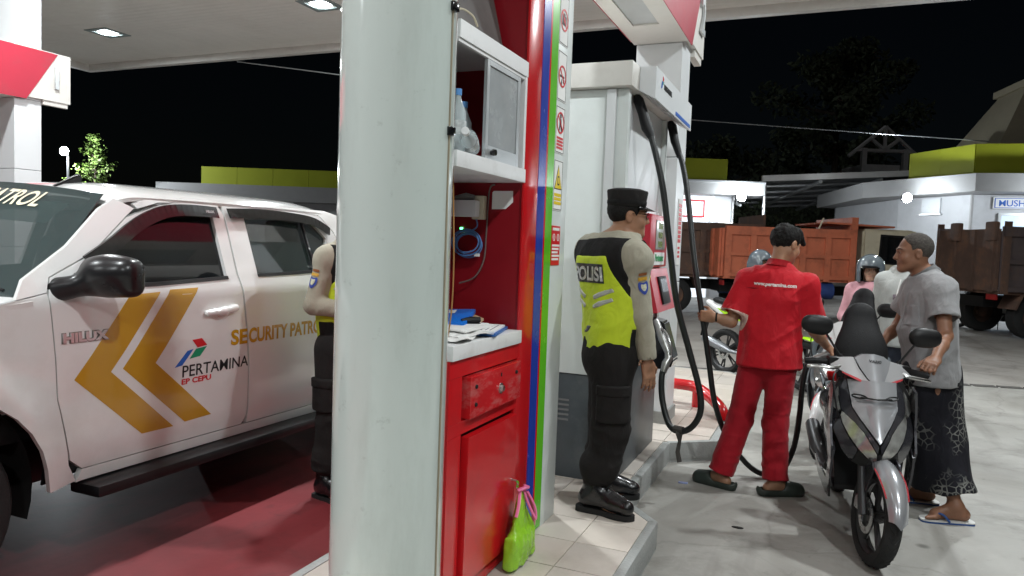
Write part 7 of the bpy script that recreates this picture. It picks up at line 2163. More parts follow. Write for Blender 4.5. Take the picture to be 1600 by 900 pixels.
        F2.rc((s * 0.27, -0.44, 1.19), (s * 0.36, -0.44, 1.21), 0.046, 0.04, 0.02, sq=((0, 1, 0), 1.5))
        F2.half((0, -0.455, 0), (0, -1, 0))
        me = F2.mesh('mirror'); me.transform(Ms)
        mr = mesh_obj('mirror', me, m_plast, t)
        obj('stem', T_([tup(Ms, (s * 0.16, -0.4, 1.03)), tup(Ms, (s * 0.19, -0.41, 1.07)), tup(Ms, (s * 0.25, -0.43, 1.15)), tup(Ms, (s * 0.28, -0.435, 1.185))], 0.0065, 8, sm=3), m_black, mr)
        obj('stem_boot', T_([tup(Ms, (s * 0.155, -0.4, 1.01)), tup(Ms, (s * 0.165, -0.402, 1.05))], [0.018, 0.01], 10), m_black, mr)
        bm_ = bmesh.new(); lathe(bm_, [(0, 0), (0.08, 0), (0.08, 0.002), (0, 0.002)], Ms @ Matrix.Translation((s * 0.312, -0.4575, 1.2)) @ AX['y'] @ Matrix.Diagonal((0.95, 0.55, 1, 1)), 20); obj('mirror_glass', bm_, m_steel, mr)
    obj('brake_cable', T_([tup(Ms, (0.18, -0.35, 0.97)), tup(Ms, (0.24, -0.25, 0.93)), (0.2, -0.18, 0.8), (0.17, -0.2, 0.7)], 0.005, 6, sm=4), m_black, t)
    # number plate bracket
    if plate:
        pts = [ap(u, 0.845, -0.03) for u in (-0.07, -0.04, 0, 0.04, 0.07)]
        bm_ = bmesh.new(); tube(bm_, pts, 0.012, 6, flat=0.4)
        for s in (-1, 1):
            c = [ap(s * 0.078 + 0.03 * math.cos(a), 0.848 + 0.008 * math.sin(a), -0.032) for a in [k * math.pi / 8 for k in range(17)]]
            tube(bm_, c, 0.0045, 6)
        obj('plate_bracket', bm_, m_plast, t)
    # seat raised on its front hinge
    F_ = Field((-0.26, -1.05, 0.7), (0.26, -0.5, 1.52), 0.011)
    n_ = (0, 0.97, 0.25)
    F_.rc((0, -0.62, 0.84), (0, -0.69, 1.05), 0.14, 0.146, 0.03, sq=(n_, 2.5)); F_.rc((0, -0.69, 1.05), (0, -0.765, 1.25), 0.146, 0.098, 0.03, sq=(n_, 2.6))
    seat = mesh_obj('seat', F_.mesh('seat'), seat_m or m_vinyl, t); seat['label'] = 'black seat raised upright on its hinge'
    F_ = Field((-0.3, -1.6, 0.3), (0.3, -0.5, 0.95), 0.014)
    F_.rc((0, -0.64, 0.55), (0, -1.1, 0.66), 0.16, 0.16, 0.04, sq=((0, 0, 1), 1.1)); F_.rc((0, -1.1, 0.66), (0, -1.5, 0.76), 0.16, 0.07, 0.05, sq=((0, 0, 1), 1.4))
    F_.rc((0, -0.66, 0.42), (0, -0.95, 0.5), 0.14, 0.15, 0.05)
    F_.half((0, -0.7, 0.775), (0, -0.08, 1))
    mesh_obj('rear_body', F_.mesh('rear'), side, t)
    obj('storage_tub', B((-0.11, -1.12, 0.74), (0.11, -0.68, 0.782), 0.01), m_dark, t)
    bm_ = bmesh.new(); lathe(bm_, [(0.0, 0.015), (0.032, 0.015), (0.032, 0), (0.02, -0.01)], Matrix.Translation((0, -1.22, 0.785)), 16); obj('fuel_filler', bm_, m_steel, t)
    obj('grab_rail', T_([(-0.12, -1.2, 0.78), (-0.12, -1.45, 0.83), (0, -1.55, 0.84), (0.12, -1.45, 0.83), (0.12, -1.2, 0.78)], 0.013, 8, sm=4), m_silver, t)
    obj('tail_light', B((-0.07, -1.585, 0.72), (0.07, -1.53, 0.79), 0.012), mat('tail_red', (0.4, 0.01, 0.01), 0.15, coat=0.5), t)
    wheel_parts(t, (0, -1.28, 0.27), 0.27, 0.1, m_cast, None, False)
    obj('engine', B((-0.14, -1.3, 0.2), (0.06, -0.85, 0.4), 0.03), m_cast, t)
    obj('exhaust', T_([(0.06, -0.85, 0.22), (0.13, -1.0, 0.25), (0.15, -1.2, 0.32), (0.155, -1.5, 0.4)], [0.02, 0.03, 0.055, 0.05], 12), m_cast, t)
    obj('rear_mudguard', T_([(0, -1.45, 0.62), (0, -1.62, 0.5), (0, -1.66, 0.36)], [0.06, 0.055, 0.05], 8, flat=0.3, up=(0, 1, 0.4)), m_plast, t)
    obj('side_stand', T_([(-0.12, -0.8, 0.25), (-0.21, -0.76, 0.01)], 0.011, 8), m_black, t)
    return t

sc1 = scooter('silver and dark grey scooter being refuelled in front, seat raised', (0.305, 4.09, 0.004), R(187), 11, m_silver, m_dgrey, 'scooters at the pump', mat('scooter_pale_silver', (0.5, 0.5, 0.51), 0.25, metal=0.4, coat=0.6))
sc1.scale = (0.93, 0.96, 0.955)
sc2 = scooter('white scooter waiting behind the silver one, seat raised', (0.06, 6.02, 0.004), R(160), 6, m_pwhite, mat('scooter_grey2', (0.2, 0.23, 0.25), 0.25, coat=0.5), 'scooters at the pump', m_pwhite, plate=False, text_on=False)

sc2.scale = (0.9, 0.96, 0.97)
scooter('parked scooter seen beyond the tail of the dark dump truck', (10.6 * math.cos(R(22.9)) - 17.4 * math.sin(R(22.9)), 10.6 * math.sin(R(22.9)) + 17.4 * math.cos(R(22.9)), 0.0), R(100), 10, m_dgrey, m_pwhite, 'scooters at the pump', m_dgrey, plate=False, text_on=False)['group'] = 'parked scooters'
# ------------------------------------------------------------------ lime and white motorcycle (nose to local +Y)
m_limep = mat('lime_paint', (0.42, 0.75, 0.02), 0.25, var=0.04, coat=0.5)
t = thing('motorcycle', 'lime and white sport motorcycle waiting behind the attendant', 'motorcycle', (-0.14, 9.02, 0.004), R(-127))
wheel_parts(t, (0, 0, 0.29), 0.29, 0.08, m_cast, spokes=6)
wheel_parts(t, (0, -1.2, 0.29), 0.29, 0.1, m_cast, spokes=6)
bm = bmesh.new()
for s in (-1, 1): tube(bm, [(s * 0.08, 0, 0.29), (s * 0.08, -0.28, 0.95)], 0.024, 10)
obj('fork', bm, m_black, t)
def fen(u, v, d):
    rr = 0.32 + 0.02 * (1 - u * u) - d
    return (u * 0.065, rr * math.cos(R(v)), 0.29 + rr * math.sin(R(v)))
obj('front_mudguard', panel([(-1, 25), (0, 15), (1, 25), (1, 130), (-1, 130)], fen, 0.004, 0.25, 8, step=4), m_limep, t)
F = Field((-0.25, -1.7, 0.3), (0.25, 0.1, 1.2), 0.014)
F.rc((0, -0.35, 0.86), (0, -0.7, 0.82), 0.15, 0.11, 0.05); F.rc((0, -0.3, 0.62), (0, -0.55, 0.5), 0.13, 0.11, 0.05)
mesh_obj('fuel_tank', F.mesh('tank'), m_limep, t)
F = Field((-0.25, -0.6, 0.6), (0.25, 0.2, 1.2), 0.012)
F.rc((0, -0.16, 0.86), (0, -0.3, 0.98), 0.1, 0.12, 0.04); F.bx((0, -0.12, 0.83), (0.08, 0.05, 0.08), None, 0.03, rd=0.04)
mesh_obj('front_fairing', F.mesh('fairing'), m_limep, t)
obj('headlight', B((-0.06, -0.07, 0.8), (0.06, -0.045, 0.88), 0.01), m_lens, t)
F = Field((-0.25, -1.8, 0.5), (0.25, -0.5, 1.1), 0.012)
F.rc((0, -0.75, 0.72), (0, -1.2, 0.78), 0.12, 0.1, 0.04, sq=((1, 0, 0), 1.2)); F.rc((0, -1.2, 0.78), (0, -1.55, 0.9), 0.1, 0.035, 0.05)
mesh_obj('tail_fairing', F.mesh('tail'), m_pwhite, t)
F = Field((-0.25, -1.6, 0.7), (0.25, -0.5, 1.1), 0.012)
F.rc((0, -0.72, 0.84), (0, -1.38, 0.94), 0.1, 0.07, 0.04, sq=((0, 0, 1), 1.8))
mesh_obj('seat', F.mesh('seat'), m_vinyl, t)
for s in (-1, 1):
    obj('side_graphic', panel([(-0.8, 0.7), (-1.1, 0.74), (-1.3, 0.85), (-1.1, 0.82), (-0.8, 0.77)], lambda u, v, d: (s * (0.112 - d), u, v), 0.004, 0.2, 0.2), m_limep, t)
    obj('grip', T_([(s * 0.1, -0.3, 1.0), (s * 0.36, -0.36, 1.0)], 0.017, 10), m_black, t)
    mr = obj('mirror', T_([(s * 0.34, -0.3, 1.22), (s * 0.24, -0.3, 1.21)], [0.045, 0.05], 10, flat=0.5), m_plast, t)
    obj('stem', T_([(s * 0.2, -0.32, 1.0), (s * 0.27, -0.3, 1.18)], 0.006, 6), m_black, mr)
obj('engine', B((-0.14, -0.8, 0.25), (0.14, -0.35, 0.55), 0.05), m_cast, t)
obj('frame', T_([(0, -0.25, 0.85), (0, -0.6, 0.75), (0, -0.85, 0.5), (0, -1.2, 0.29)], [0.05, 0.05, 0.05, 0.04], 8), m_black, t)
obj('muffler', T_([(0.1, -0.7, 0.3), (0.15, -1.0, 0.33), (0.165, -1.1, 0.36), (0.175, -1.42, 0.45)], [0.02, 0.025, 0.06, 0.055], 14), mat('muffler_steel', (0.3, 0.32, 0.34), 0.3, metal=0.7), t)
obj('rear_mudguard', T_([(0, -1.4, 0.8), (0, -1.58, 0.62), (0, -1.62, 0.45)], [0.06, 0.06, 0.05], 8, flat=0.25, up=(0, 1, 0.4)), m_plast, t)
# ------------------------------------------------------------------ background: frame turned with the road behind (local x across, y away)
RB = R(22.9)
def LP(px, depth, z=0.0):
    return (px * math.cos(RB) - depth * math.sin(RB), px * math.sin(RB) + depth * math.cos(RB), z)
m_wall = mat('wall_grey_white', (0.5, 0.51, 0.53), 0.7, var=0.05, vs=2, dirt=(0.36, 0.37, 0.38), dirt_s=1.5, dirt_amt=0.4)
m_fasc = mat('fascia_grey', (0.34, 0.34, 0.34), 0.6, var=0.05, dirt=(0.3, 0.3, 0.3), dirt_s=2, dirt_amt=0.4)
m_limew = mat('lime_cladding', (0.36, 0.4, 0.015), 0.55, var=0.05, vs=1.5)
m_lit = mat('lit_glass', (0.7, 0.75, 0.8), 0.2, emit=(0.85, 0.93, 1.0), es=0.9, var=0.1)
m_glow = mat('flood_lens', (0.9, 0.95, 1), 0.3, emit=(0.85, 0.94, 1.0), es=160, var=0)
def floodlight(label, loc, r=0.14, power=60, parent_pole=None, aim=None):
    t_ = thing('floodlight', label, 'lamp', loc, RB, 'floodlights on the buildings')
    obj('housing', B((-0.12, 0.02, -0.08), (0.12, 0.12, 0.08), 0.015), m_blackgl, t_)
    bm_ = bmesh.new(); bmesh.ops.create_uvsphere(bm_, u_segments=16, v_segments=10, radius=r)
    for v in bm_.verts: v.co.y *= 0.5
    obj('lens', bm_, m_glow, t_)
    ld = bpy.data.lights.new('flood', 'POINT'); ld.energy = power; ld.color = (0.88, 0.95, 1.0); ld.shadow_soft_size = 0.12
    lo = bpy.data.objects.new('flood', ld); lo.location = (0, -0.28, -0.12); lo.parent = t_; COL.objects.link(lo)
    return t_

# shop at the middle with lime parapet
s1 = thing('shop_building', 'low shop with lime green parapet and bright lit window behind the dispenser', 'building', LP(5.5, 24.5), RB)
def BL_(lo, hi, m, nm, par, bev=0.0): return obj(nm, B(lo, hi, bev), m, par, flat=True)
BL_((-6.0, 0.9, 0), (-0.1, 8, 3.5), m_wall, 'wall', s1)
BL_((1.28, 0.9, 0), (2.0, 8, 3.5), m_wall, 'wall', s1)
BL_((-6.6, 0.0, 3.5), (2.75, 8, 3.92), m_fasc, 'fascia', s1, 0.01)
for k in range(5):
    BL_((-6.5 + k * 1.63, 0.6, 3.93), (-6.5 + (k + 1) * 1.63 - 0.012, 4, 4.72), m_limew, 'parapet_panel', s1)
BL_((-0.09, 0.95, 0.0), (1.27, 1.0, 3.49), m_lit, 'lit_window', s1)
BL_((1.2, 0.88, 0), (1.32, 0.94, 3.49), m_alu, 'window_mullion', s1)
BL_((-0.12, 0.86, 0), (0.0, 0.94, 3.49), m_alu, 'window_mullion', s1)
fr = (lambda b_: (box(b_, (0.1, 0.84, 2.75), (1.0, 0.9, 2.8)), box(b_, (0.1, 0.84, 3.3), (1.0, 0.9, 3.35)), box(b_, (0.1, 0.84, 2.8), (0.14, 0.9, 3.3)), box(b_, (0.96, 0.84, 2.8), (1.0, 0.9, 3.3)), b_)[-1])(bmesh.new())
obj('red_poster_frame', fr, m_signred, s1, flat=True)
BL_((0.1, 0.84, 2.5), (1.1, 0.9, 2.56), m_steel, 'window_bar', s1)
floodlight('bright floodlight under the eaves of the shop behind the attendant', LP(7.42, 24.3, 3.42), 0.15, 170)
bm = T_([(2.3, 2.2, 2.9), (2.3, 1.6, 2.9)], 0.05, 8)
cc = thing('security_camera', 'small white security camera under the shop eaves', 'camera', LP(7.85, 26.2, 3.3), RB)
obj('body', T_([(0, 0, 0), (0.05, -0.25, -0.05)], 0.05, 10), m_white2, cc)
obj('bracket', T_([(0, 0.02, 0), (0, 0.08, 0.2)], 0.02, 8), m_white2, cc)
# lean-to carport
cp = thing('carport', 'lean-to carport with corrugated sheet roof between the two buildings', 'carport', LP(8.3, 25.5), RB)
m_sheet = mat('corrugated_sheet', (0.4, 0.41, 0.43), 0.4, metal=0.3, var=0.08)
bm = bmesh.new()
n = 90
rows = []
for k in range(n + 1):
    x = 0.3 + 6.0 * k / n
    z = 0.03 * math.sin(k * 2.1)
    zf = 4.18 + 0.42 * (k / n)
    rows.append((bm.verts.new((x, 0.25, zf + z)), bm.verts.new((x + 0.2, 8.5, zf - 0.65 + z))))
for (a, b_), (c, d) in zip(rows, rows[1:]): bm.faces.new((a, b_, d, c))
bmesh.ops.solidify(bm, geom=bm.faces[:], thickness=0.006)
obj('roof_sheet', bm, m_sheet, cp)
bm = bmesh.new(); prism(bm, [(0.2, 4.08), (6.4, 4.52), (6.4, 4.72), (0.2, 4.28)], 'y', 0.1, 0.22); obj('gutter', bm, m_paper, cp, flat=True)
for y in (1.5, 3.0, 4.5, 6.0, 7.5):
    z = -0.65 * (y - 0.25) / 8.25
    obj('purlin', T_([(0.3, y, 4.1 + z), (6.3, y, 4.52 + z)], 0.05, 6), m_alu, cp)
for x in (2.3, 4.4):
    obj('rafter', T_([(x, 0.3, 4.0 + 0.07 * x), (x + 0.2, 8.4, 3.36 + 0.07 * x)], 0.07, 6), m_alu, cp)
for x, y in ((0.4, 0.4), (6.2, 0.4), (0.5, 8.2), (6.3, 8.2)):
    obj('post', T_([(x, y, 0), (x, y, 4.0 + 0.07 * x - 0.078 * y)], 0.06, 8), m_alu, cp)
# prayer room
mu = thing('prayer_building', 'white prayer room building with lime parapet and lit sign', 'building', LP(12.2, 19.7), RB)
def ext(poly, z0, z1, m, nm): 
    b_ = bmesh.new(); prism(b_, poly, 'z', z0, z1); return obj(nm, b_, m, mu, flat=True)
Lp = (-1.1, 3.0); C0 = (0.0, 0.0); Rp = (7.0, -2.3)
ext([Lp, C0, Rp, (8.5, 3), (7, 9), (-0.5, 9), (-1.3, 3.6)], 3.44, 3.92, m_fasc, 'fascia')
ext([(-0.25, 3.4), (0.5, 0.9), (7.3, -1.3), (8, 3), (6.6, 8.5), (0, 8.5)], 0, 3.43, m_wall, 'wall')
def seg(a, b_, n_):
    return [((a[0] + (b_[0] - a[0]) * k / n_, a[1] + (b_[1] - a[1]) * k / n_), (a[0] + (b_[0] - a[0]) * (k + 0.994) / n_, a[1] + (b_[1] - a[1]) * (k + 0.994) / n_)) for k in range(n_)]
for (a, b_) in seg((-0.2, 3.0), (0.3, 0.6), 2) + seg((0.32, 0.58), (7.0, -1.5), 5):
    d = Vector((b_[0] - a[0], b_[1] - a[1])).normalized(); w = Vector((-d.y, d.x)) * 0.15
    ext([a, b_, (b_[0] + w.x, b_[1] + w.y), (a[0] + w.x, a[1] + w.y)], 3.93, 4.78, m_limew, 'parapet_panel')
def wallpiece(nm, u0, u1, z0, z1, m, d0=0.01, d1=0.05, a=(0.5, 0.9), b_=(7.3, -1.3)):
    d = Vector((b_[0] - a[0], b_[1] - a[1])).normalized(); w = Vector((d.y, -d.x))
    p = [Vector(a) + d * u0 + w * d0, Vector(a) + d * u1 + w * d0, Vector(a) + d * u1 + w * d1, Vector(a) + d * u0 + w * d1]
    return ext([tuple(q) for q in p], z0, z1, m, nm)
wallpiece('window', 0.1, 0.9, 2.98, 3.4, m_lit, a=(-0.25, 3.4), b_=(0.5, 0.9), d1=0.03) if False else None
wl = wallpiece('window', 0.95, 1.6, 2.95, 3.38, mat('dim_pane', (0.42, 0.45, 0.47), 0.3, emit=(0.8, 0.85, 0.9), es=0.12, var=0.05), a=(-0.25, 3.4), b_=(0.5, 0.9))
wallpiece('window_sill', 0.9, 1.65, 2.9, 2.94, m_alu, 0.01, 0.08, a=(-0.25, 3.4), b_=(0.5, 0.9))
sgn = thing('prayer_room_sign', 'white sign with blue lettering on the prayer room wall', 'sign', LP(12.2, 19.7), RB)
b2 = bmesh.new()
a_, e_ = Vector((0.5, 0.9)), Vector((7.3, -1.3)); d_ = (e_ - a_).normalized(); w_ = Vector((d_.y, -d_.x))
def wp(u, o): q = a_ + d_ * u + w_ * o; return (q.x, q.y)
prism(b2, [wp(0.5, 0.02), wp(2.6, 0.02), wp(2.6, 0.06), wp(0.5, 0.06)], 'z', 3.05, 3.36); obj('board', b2, m_paper, sgn, flat=True)
b2 = bmesh.new()
for z0, z1, u0, u1 in ((3.07, 3.085, 0.53, 2.57), (3.325, 3.34, 0.53, 2.57), (3.085, 3.325, 0.53, 0.55), (3.085, 3.325, 2.55, 2.57)):
    prism(b2, [wp(u0, 0.061), wp(u1, 0.061), wp(u1, 0.068), wp(u0, 0.068)], 'z', z0, z1)
obj('border', b2, MATS['logo_blue'], sgn, flat=True)
me = text_mesh('MUSHOLLA', 0.24, bold=0.002, extrude=0.004); xs = [v.co.x for v in me.vertices]
p0 = wp(0.62, 0.064)
me.transform(frame((p0[0], p0[1], 3.12), (d_.x, d_.y, 0), (0, 0, 1))); mesh_obj('lettering', me, MATS['logo_blue'], sgn)
dw = wallpiece('lit_doorway', 0.72, 3.4, 0.0, 2.86, mat('door_glow', (0.5, 0.6, 0.7), 0.3, emit=(0.6, 0.8, 1.0), es=0.5, var=0.1))
wallpiece('door_frame', 0.64, 0.715, 0.0, 2.93, m_alu, 0.01, 0.07); wallpiece('door_frame', 0.64, 3.48, 2.865, 2.93, m_alu, 0.011, 0.072)
wallpiece('red_notice', 1.3, 1.95, 2.55, 2.8, m_signred, 0.055, 0.07)
b2 = bmesh.new()
base = [(1.1, 1.2), (6.5, -0.6), (7.4, 4.5), (2.0, 6.0)]; top = [(2.6, 2.1), (5.0, 1.3), (5.4, 3.4), (3.0, 4.0)]
va = [b2.verts.new((x, y, 4.3)) for x, y in base]; vb = [b2.verts.new((x, y, 6.75)) for x, y in top]
for i in range(4): b2.faces.new((va[i], va[(i + 1) % 4], vb[(i + 1) % 4], vb[i]))
b2.faces.new(vb); b2.faces.new(va[::-1])
obj('tapered_roof', b2, mat('roof_cream', (0.5, 0.45, 0.33), 0.7, var=0.06), mu, flat=True)
b2 = bmesh.new(); prism(b2, [(2.5, 2.0), (5.1, 1.15), (5.5, 3.5), (2.9, 4.1)], 'z', 6.75, 6.95); obj('roof_cap', b2, MATS['roof_cream'], mu, flat=True)
floodlight('floodlight under the eaves at the corner of the prayer room', LP(11.05, 20.9, 3.3), 0.13, 90)
floodlight('floodlight under the eaves above the prayer room sign', LP(14.2, 18.55, 3.36), 0.15, 170)
# fittings on the two buildings
def fitting(nm, lo, hi, m, par, bev=0.01): return obj(nm, B(lo, hi, bev), m, par)
for x in (1.95, -0.2):
    obj('downpipe', T_([(x, 0.84, 0), (x, 0.84, 3.3), (x, 0.7, 3.48)], 0.04, 8), m_fasc, s1)
fitting('air_conditioner', (1.4, 0.55, 2.2), (1.9, 0.88, 2.6), m_paper, s1)
fitting('gutter_strip', (-6.6, -0.06, 3.86), (2.75, -0.005, 3.95), m_alu, s1)
wallpiece('skirting', 0.0, 6.8, 0.0, 0.4, mat('skirting_dark', (0.12, 0.12, 0.13), 0.6), 0.005, 0.03)
obj('downpipe', T_([(0.42, 0.78, 0), (0.42, 0.78, 3.42)], 0.045, 8), m_fasc, mu)
# belfry-like gable frame in the dark
gb = thing('gable_tower', 'grey open gable tower behind the carport roof', 'tower', LP(15.5, 34), RB)
m_gab = mat('gable_grey', (0.7, 0.7, 0.7), 0.7, var=0.1)
for x in (0.3, 2.2): obj('post', B((x, 0, 0), (x + 0.22, 0.22, 6.6)), m_gab, gb)
for nm, pts in (('beam', [(0.1, 0.11, 6.5), (2.65, 0.11, 6.5)]), ('rafter', [(-0.3, 0.11, 6.2), (1.35, 0.11, 7.6)]), ('rafter', [(3.0, 0.11, 6.2), (1.35, 0.11, 7.6)]), ('strut', [(1.35, 0.11, 6.5), (1.35, 0.11, 7.5)]), ('strut', [(1.35, 0.11, 6.55), (0.75, 0.11, 7.0)]), ('strut', [(1.35, 0.11, 6.55), (1.95, 0.11, 7.0)])):
    obj(nm, T_(pts, 0.09, 6), m_gab, gb)
obj('tower_wall', B((0.5, 0.3, 0), (2.2, 2.5, 5.9)), m_gab, gb, flat=True)
# far left building with lime parapet
lb_ = thing('lime_parapet_building', 'low building with lime parapet behind the pickup roof', 'building', LP(-17.4, 37), RB)
BL_((0, 0, 0), (12, 6, 3.3), m_wall, 'wall', lb_)
BL_((-0.3, -0.6, 3.3), (12.3, 6, 4.05), m_fasc, 'fascia', lb_)
for k in range(6): BL_((1.6 + k * 1.8, 0.2, 4.06), (1.6 + k * 1.8 + 1.785, 3, 4.95), m_limew, 'parapet_panel', lb_)
pole = thing('lamp_pole', 'dark pole carrying the bright floodlight beyond the pickup', 'pole', LP(-20.75, 34.3), RB)
obj('shaft', T_([(0, 0, 0), (0, 0, 5.2)], [0.09, 0.05], 10), m_cast, pole)
floodlight('dazzling floodlight on a pole beyond the pickup', LP(-20.75, 34.0, 5.12), 0.2, 1600)

# ------------------------------------------------------------------ trees
m_bark = mat('bark', (0.06, 0.045, 0.035), 0.9, var=0.3, vs=8, bump=0.6, bs=30)
def leaf_mat(nm, c):
    return mat(nm, c, 0.6, var=0.3, vs=1.5, rvar=0.1)
def tree(name, lab, loc, h, rx, seed, n=5200, leaf=0.16, m=None, z0=0.3, group=None, slim=1.0):
    rnd_ = np.random.RandomState(seed)
    t_ = thing(name, lab, 'tree', loc, 0, group)
    bm_ = bmesh.new()
    tube(bm_, smooth_path([(0, 0, 0), (0.1, 0.05, h * 0.3), (-0.05, 0.1, h * 0.6), (0, 0, h * 0.9)], 4), [0.025 * h, 0.006 * h], 8)
    cl = []
    for k in range(16):
        a = k * 2.4 + rnd_.rand(); zz = h * (z0 + 0.62 * (k + rnd_.rand()) / 16); fr_ = (zz / h - z0) / (1 - z0)
        L_ = rx * (0.35 + 0.75 * math.sin(math.pi * min(1, 0.18 + 0.85 * fr_))) * (0.7 + 0.5 * rnd_.rand())
        e = (L_ * math.cos(a), L_ * math.sin(a), zz + L_ * 0.35)
        tube(bm_, smooth_path([(0, 0, zz - 0.1), (e[0] * 0.5, e[1] * 0.5, zz + L_ * 0.12), e], 3), [0.009 * h, 0.002 * h], 6)
        for j in range(3): cl.append((np.array(e) * (0.55 + 0.25 * j) * (1, 1, 0) + (0, 0, zz + L_ * 0.35 * (0.4 + 0.3 * j)), 0.32 * rx * (0.7 + 0.6 * rnd_.rand())))
    cl.append((np.array((0, 0, h * 0.93)), 0.3 * rx)); cl.append((np.array((0.1, 0, h * 0.85)), 0.35 * rx))
    obj('trunk', bm_, m_bark, t_)
    C = np.array([c for c, _ in cl]); Rr = np.array([r_ for _, r_ in cl])
    pick = rnd_.randint(0, len(cl), n)
    d = rnd_.normal(size=(n, 3)); d /= np.linalg.norm(d, axis=1)[:, None]
    P_ = C[pick] + d * (Rr[pick] * rnd_.rand(n) ** 0.4)[:, None] * (1, 1, 0.75)
    u = rnd_.normal(size=(n, 3)); u /= np.linalg.norm(u, axis=1)[:, None]
    w = np.cross(u, rnd_.normal(size=(n, 3))); w /= np.linalg.norm(w, axis=1)[:, None]
    sz = leaf * (0.6 + 0.8 * rnd_.rand(n))[:, None]
    V = np.stack([P_ - u * sz, P_ + w * sz * 0.4, P_ + u * sz, P_ - w * sz * 0.4], 1).reshape(-1, 3)
    me_ = bpy.data.meshes.new('crown')
    me_.from_pydata([tuple(v) for v in V], [], [(4 * i, 4 * i + 1, 4 * i + 2, 4 * i + 3) for i in range(n)])
    mesh_obj('crown', me_, m, t_)['kind'] = 'stuff'
    return t_
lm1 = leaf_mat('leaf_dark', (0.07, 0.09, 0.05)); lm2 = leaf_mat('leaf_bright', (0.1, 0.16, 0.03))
tree('tall_tree', 'tall dark tree standing behind the gable tower', LP(17.6, 41), 12.2, 3.3, 5, 7000, 0.2, lm1, 0.42)
tree('dark_tree', 'rounded dark tree behind the shop parapet', LP(9.5, 34), 6.6, 2.4, 6, 3500, 0.16, lm1, 0.3)
tree('dark_tree', 'dim tree in the dark gap under the carport', LP(15.2, 36.5), 4.6, 2.2, 9, 3000, 0.16, lm1, 0.15)
tree('small_tree', 'small tree with leaves lit by the floodlight beyond the pickup', LP(-20.0, 35.2), 5.2, 1.0, 7, 1100, 0.1, lm2, 0.5)

